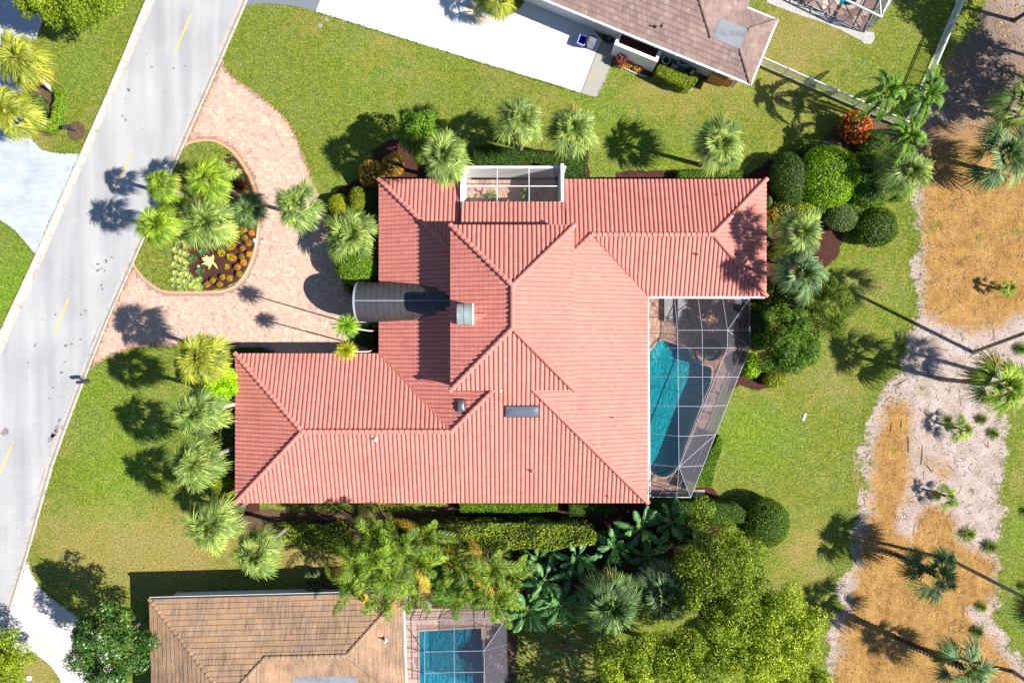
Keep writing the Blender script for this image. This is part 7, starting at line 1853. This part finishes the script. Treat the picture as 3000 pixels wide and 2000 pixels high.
ob = [(709,538,'red_ball','coral red ball shrub at the top of the island'),(722,556,'olive_ball','olive ball shrub just below the coral red one'),(716,672,'orange_ball','orange ball shrub peeping from under the dark fan palm'),(738,683,'orange_ball','orange ball shrub nearest the stone edging top'),(718,697,'olive_ball','olive ball shrub beside the yellow speckled crotons'),(729,712,'orange_ball','orange ball shrub second from the top of the right row'),(711,727,'orange_ball','orange ball shrub left of the right row'),
      (731,744,'orange_ball','orange ball shrub in the middle of the right row'),(709,751,'olive_ball','olive orange ball shrub left of the middle one'),(714,769,'orange_ball','orange ball shrub at the lower end of the right row'),(697,782,'orange_ball','golden orange ball shrub left of the lower end'),(702,803,'olive_ball','small olive ball shrub by the curved stone edging'),
      (608,833,'orange_ball','orange ball shrub next to the end of the flax lilies'),(624,821,'olive_ball','olive ball shrub above the orange one at the foot'),(644,833,'olive_ball','shaded olive ball shrub lowest in the mulch'),(654,811,'olive_ball','shaded olive ball shrub at the edge of the round shadow'),(673,815,'olive_ball','shaded olive ball shrub right of the other shaded ones')]
for i, (u, v, m_, lab) in enumerate(ob):
    c = P(u, v, .25); t = thing('ball_shrub', lab, 'shrub', (c.x, c.y, .1), 'small ball shrubs on the island'); s_ = rnd.uniform(.9, 1.08); t.scale = (s_,)*3; o = obj('foliage', BALLS[m_], t); o.rotation_euler = (0,0,rnd.random()*6); obj('twigs', cm_, t)
CR = [rosette(36, .28, .035, 80, 5, .15, 95+k, 4).mesh('foliage', M['golden']) for k in range(2)]
for u, v, lab in ((698,690,'yellow speckled croton beside the olive ball at the top'),(664,698,'yellow speckled croton under the middle palm edge'),(679,722,'yellow speckled croton in the centre of its group'),(654,740,'yellow speckled croton nearest the cream agave'),(681,750,'yellow speckled croton lowest of its group'),(664,780,'tiny pale croton alone in the mulch')):
    c = P(u, v, .2); t = thing('croton', lab, 'shrub', (c.x, c.y, .1), 'small yellow crotons on the island'); k_ = .55 if 'tiny' in lab else .95
    for k in range(4): o = obj('leaf_cluster', CR[k % 2], t, (rnd.uniform(-.2,.2)*k_, rnd.uniform(-.2,.2)*k_, rnd.uniform(0,.12))); o.scale = (k_,)*3; set_mat(o, 'golden' if k % 2 else 'croton_y')
def rock(label, u, v, r_, mat='kerb', z=.1):
    c = P(u, v); t = rnd.random()*9; me = ball_rock(r_, t); me.materials.append(M[mat]); o = bpy.data.objects.new('rock', me); link(o); o.location = (c.x, c.y, z); tag(o, label, 'rock'); return o
def ball_rock(r_, s_):
    n, m_ = 10, 6; vs = []
    for i in range(m_+1):
        a = -.5+(PI/2+.5)*i/m_
        for k in range(n):
            b = 2*PI*k/n; d = Vector((math.cos(a)*math.cos(b), math.cos(a)*math.sin(b), math.sin(a)*.7)); vs.append(d*r_*(1+.35*mnoise.noise(d*1.7+Vector((s_, 0, 0)))))
    me = bpy.data.meshes.new('rock'); me.from_pydata([tuple(x) for x in vs], [], [(i*n+k, i*n+(k+1)%n, (i+1)*n+(k+1)%n, (i+1)*n+k) for i in range(m_) for k in range(n)]); return me
rock('pale rock beside the lowest teal rosette', 583, 781, .13)
rock('pale rock half buried at the foot of the large island palm', 748, 706, .20)
rock('pale limestone rock on the lower straw near the booted palm', 2610, 1878, .16, 'bare_slab', 0)
rock('white rock poking from the dry grass in the lower left corner', 85, 1985, .22, 'stucco', 0)
# grass tufts on the sand
TF = [rosette(170, .78, .012, 88, 12, .45, 100+k, 4, .06).mesh('blades', M['tuft']) for k in range(2)]
for i, (u, v, s_, lab) in enumerate(((2880,1229,.85,'olive grass tuft above its neighbour near the young palm on sand'),(2916,1270,.95,'olive grass tuft nearest the right lawn edge'),(2995,1022,1.0,'olive grass tuft beside the leaning tall trunk'),(2843,1565,1.15,'olive grass tuft at the top of the lower sand'),(2905,1602,1.15,'olive grass tuft by the lawn edge above the slim trunk'),
    (2881,1779,.9,'olive grass tuft on straw right of the booted palm'),(2868,1852,1.0,'olive grass tuft below the pale sand pocket'),(3010,1500,.8,'olive grass tuft on the far lawn'),(3005,1720,.8,'dark tuft at the right edge beside the slim trunk'))):
    c = P(u, v, .3); t = thing('grass_tuft', lab, 'grass tuft', (c.x, c.y, 0), 'grass tufts on the sandy ground'); t.scale = (s_,)*3; obj('blades', TF[i % 2], t).rotation_euler = (0, 0, i*1.1)
# grass creeping over the edges of paving, and scrub along the sand
q = Q(); r = np.random.default_rng(55)
def edge_grass(pts, n_per_m, spread=.10, size=.13, z=.05):
    pts = [np.array(p) for p in pts]
    for a, b in zip(pts[:-1], pts[1:]):
        L = np.linalg.norm(b-a); n = max(1, int(L*n_per_m)); t = r.random(n)[:, None]; nn = np.array([-(b-a)[1], (b-a)[0]])/max(L, 1e-6)
        pp = a+(b-a)*t+nn*(r.normal(0, spread, n)*(.4+1.2*np.abs(np.sin(7*t[:, 0]*L)))) [:, None]
        leaf_quads(q, np.column_stack([pp, np.full(n, z)+r.uniform(0, .05, n)]), np.tile([0, 0, 1.], (n, 1)), size, r, .35, .9)
edge_grass([p for p in R_OUT if True], 26, .05); edge_grass([p for p in L_OUT], 26, .05)
edge_grass(PP(smooth_poly([(654,172),(662,202),(690,230),(722,252),(760,280),(800,312),(838,348),(864,392),(884,440),(905,495),(925,550)], 3, False)), 30, .045)
edge_grass(PP([(266,1077),(319,1048),(383,1022),(460,1013),(510,1015),(690,1016)]), 30, .045)
edge_grass(PP([(925,35),(1500,212),(1701,274),(1749,289),(1792,190)]), 26, .04); edge_grass(PP([(236,451),(179,450),(128,440),(96,411),(77,354)]), 26, .04); edge_grass(PP([(105,747),(48,678),(0,645)]), 26, .04)
edge_grass(PP([(80,1637),(101,1690),(133,1735),(190,1778),(255,1825)]), 26, .045)
edge_grass(PP([(2696,420),(2690,500),(2680,580),(2665,650),(2687,698),(2684,787),(2700,867),(2680,930),(2658,1000),(2610,1128),(2556,1198),(2543,1271),(2531,1351),(2527,1430),(2521,1500),(2505,1548),(2499,1653),(2454,1698),(2441,1787),(2429,1915),(2430,2000)]), 60, .45, .12, .03)
edge_grass(PP([(3000,1946),(2961,1908),(2939,1835),(2916,1771),(2913,1723),(2926,1596),(2936,1506),(2923,1446),(2936,1319),(2948,1217)]), 40, .3, .12, .03)
o = obj('edge_grass', q.mesh('edge_grass', M['tuft'])); o['kind'] = 'stuff'
# twigs and needles strewn on the sand
q = Q(); n = 2600; pl = PP(STRIP); pa = np.array(pl); pp = np.stack([r.uniform(P(2420,0).x, P(3050,0).x, n), r.uniform(P(0,2050).y, P(0,-40).y, n)], 1); pp = pp[inside(pp, pl)]
n = len(pp); ang = r.uniform(0, PI, n); L_ = r.gamma(2.0, .13, n); d_ = np.stack([np.cos(ang), np.sin(ang)], 1)*L_[:, None]/2; w2 = np.stack([-np.sin(ang), np.cos(ang)], 1)*.014
V_ = np.stack([np.column_stack([pp-d_-w2, np.full(n, .02)]), np.column_stack([pp+d_-w2, np.full(n, .045)]), np.column_stack([pp+d_+w2, np.full(n, .045)]), np.column_stack([pp-d_+w2, np.full(n, .02)])], 1).reshape(-1, 3)
q.add(V_, np.arange(4*n).reshape(n, 4), r.random(n)); o = obj('strewn_twigs', q.mesh('strewn_twigs', M['bark'])); o['kind'] = 'stuff'
# scattered low growth, fallen leaves and a dead frond
q = Q(); r = np.random.default_rng(77)
def scatter(n, pl, size, z=.02, nz=.6):
    pl = PP(pl); pa = np.array(pl); x0, y0 = pa.min(0); x1, y1 = pa.max(0); pp = np.stack([r.uniform(x0, x1, n*3), r.uniform(y0, y1, n*3)], 1); pp = pp[inside(pp, pl)][:n]
    leaf_quads(q, np.column_stack([pp, np.full(len(pp), z)+r.uniform(0, .03, len(pp))]), np.tile([0,0,1.], (len(pp), 1)), size, r, .45, .35)
scatter(900, STRIP, .16); scatter(500, [(2780,0),(3000,0),(3000,380),(2720,380)], .2); scatter(260, [(300,1560),(760,1640),(900,1700),(400,1680),(150,1600)], .12)
o = obj('fallen_leaves', q.mesh('fallen_leaves', M['bromeliad'])); o['kind'] = 'stuff'
for i, (u, v, a, L) in enumerate(((2585,1632,1.4,.4),(2640,1120,.5,1.2),(2712,1080,2.2,.9),(2660,1300,1.6,1.3),(2700,1330,1.5,1.6),(2720,1370,2.2,.9),(2610,1250,1.4,.8),(2640,1240,1.5,.7))):
    c = P(u, v); mb = MB(); d = Vector((math.cos(a), math.sin(a), 0)); mb.tube([c-d*L/2+Vector((0,0,.03)), c+Vector((.03,.02,.06)), c+d*L/2+Vector((0,0,.03))], [.02,.025,.01], 5)
    tag(mb.build('fallen_branch', M['bark']), ('short pale stick by the booted palm','long dry stalk below the double trunk shadow','dry stalk near the tall palm trunk','long dark stalk across the sand edge of the straw','longest dry stalk beside the straw patch','dry stalk slanting over the straw patch','thin stalk on the narrow straw','second thin stalk on the narrow straw')[i], 'branch', 'fallen stalks on the sand')
o = thing('door_mat_slab', 'small pale slab in the soil by the lower house corner', 'slab', P(1255,1770))
mb = MB(); mb.box(-.3,-.2,0,.3,.2,.05); mb.build('slab', M['bare_slab'], o); o.name = 'stepping_slab'
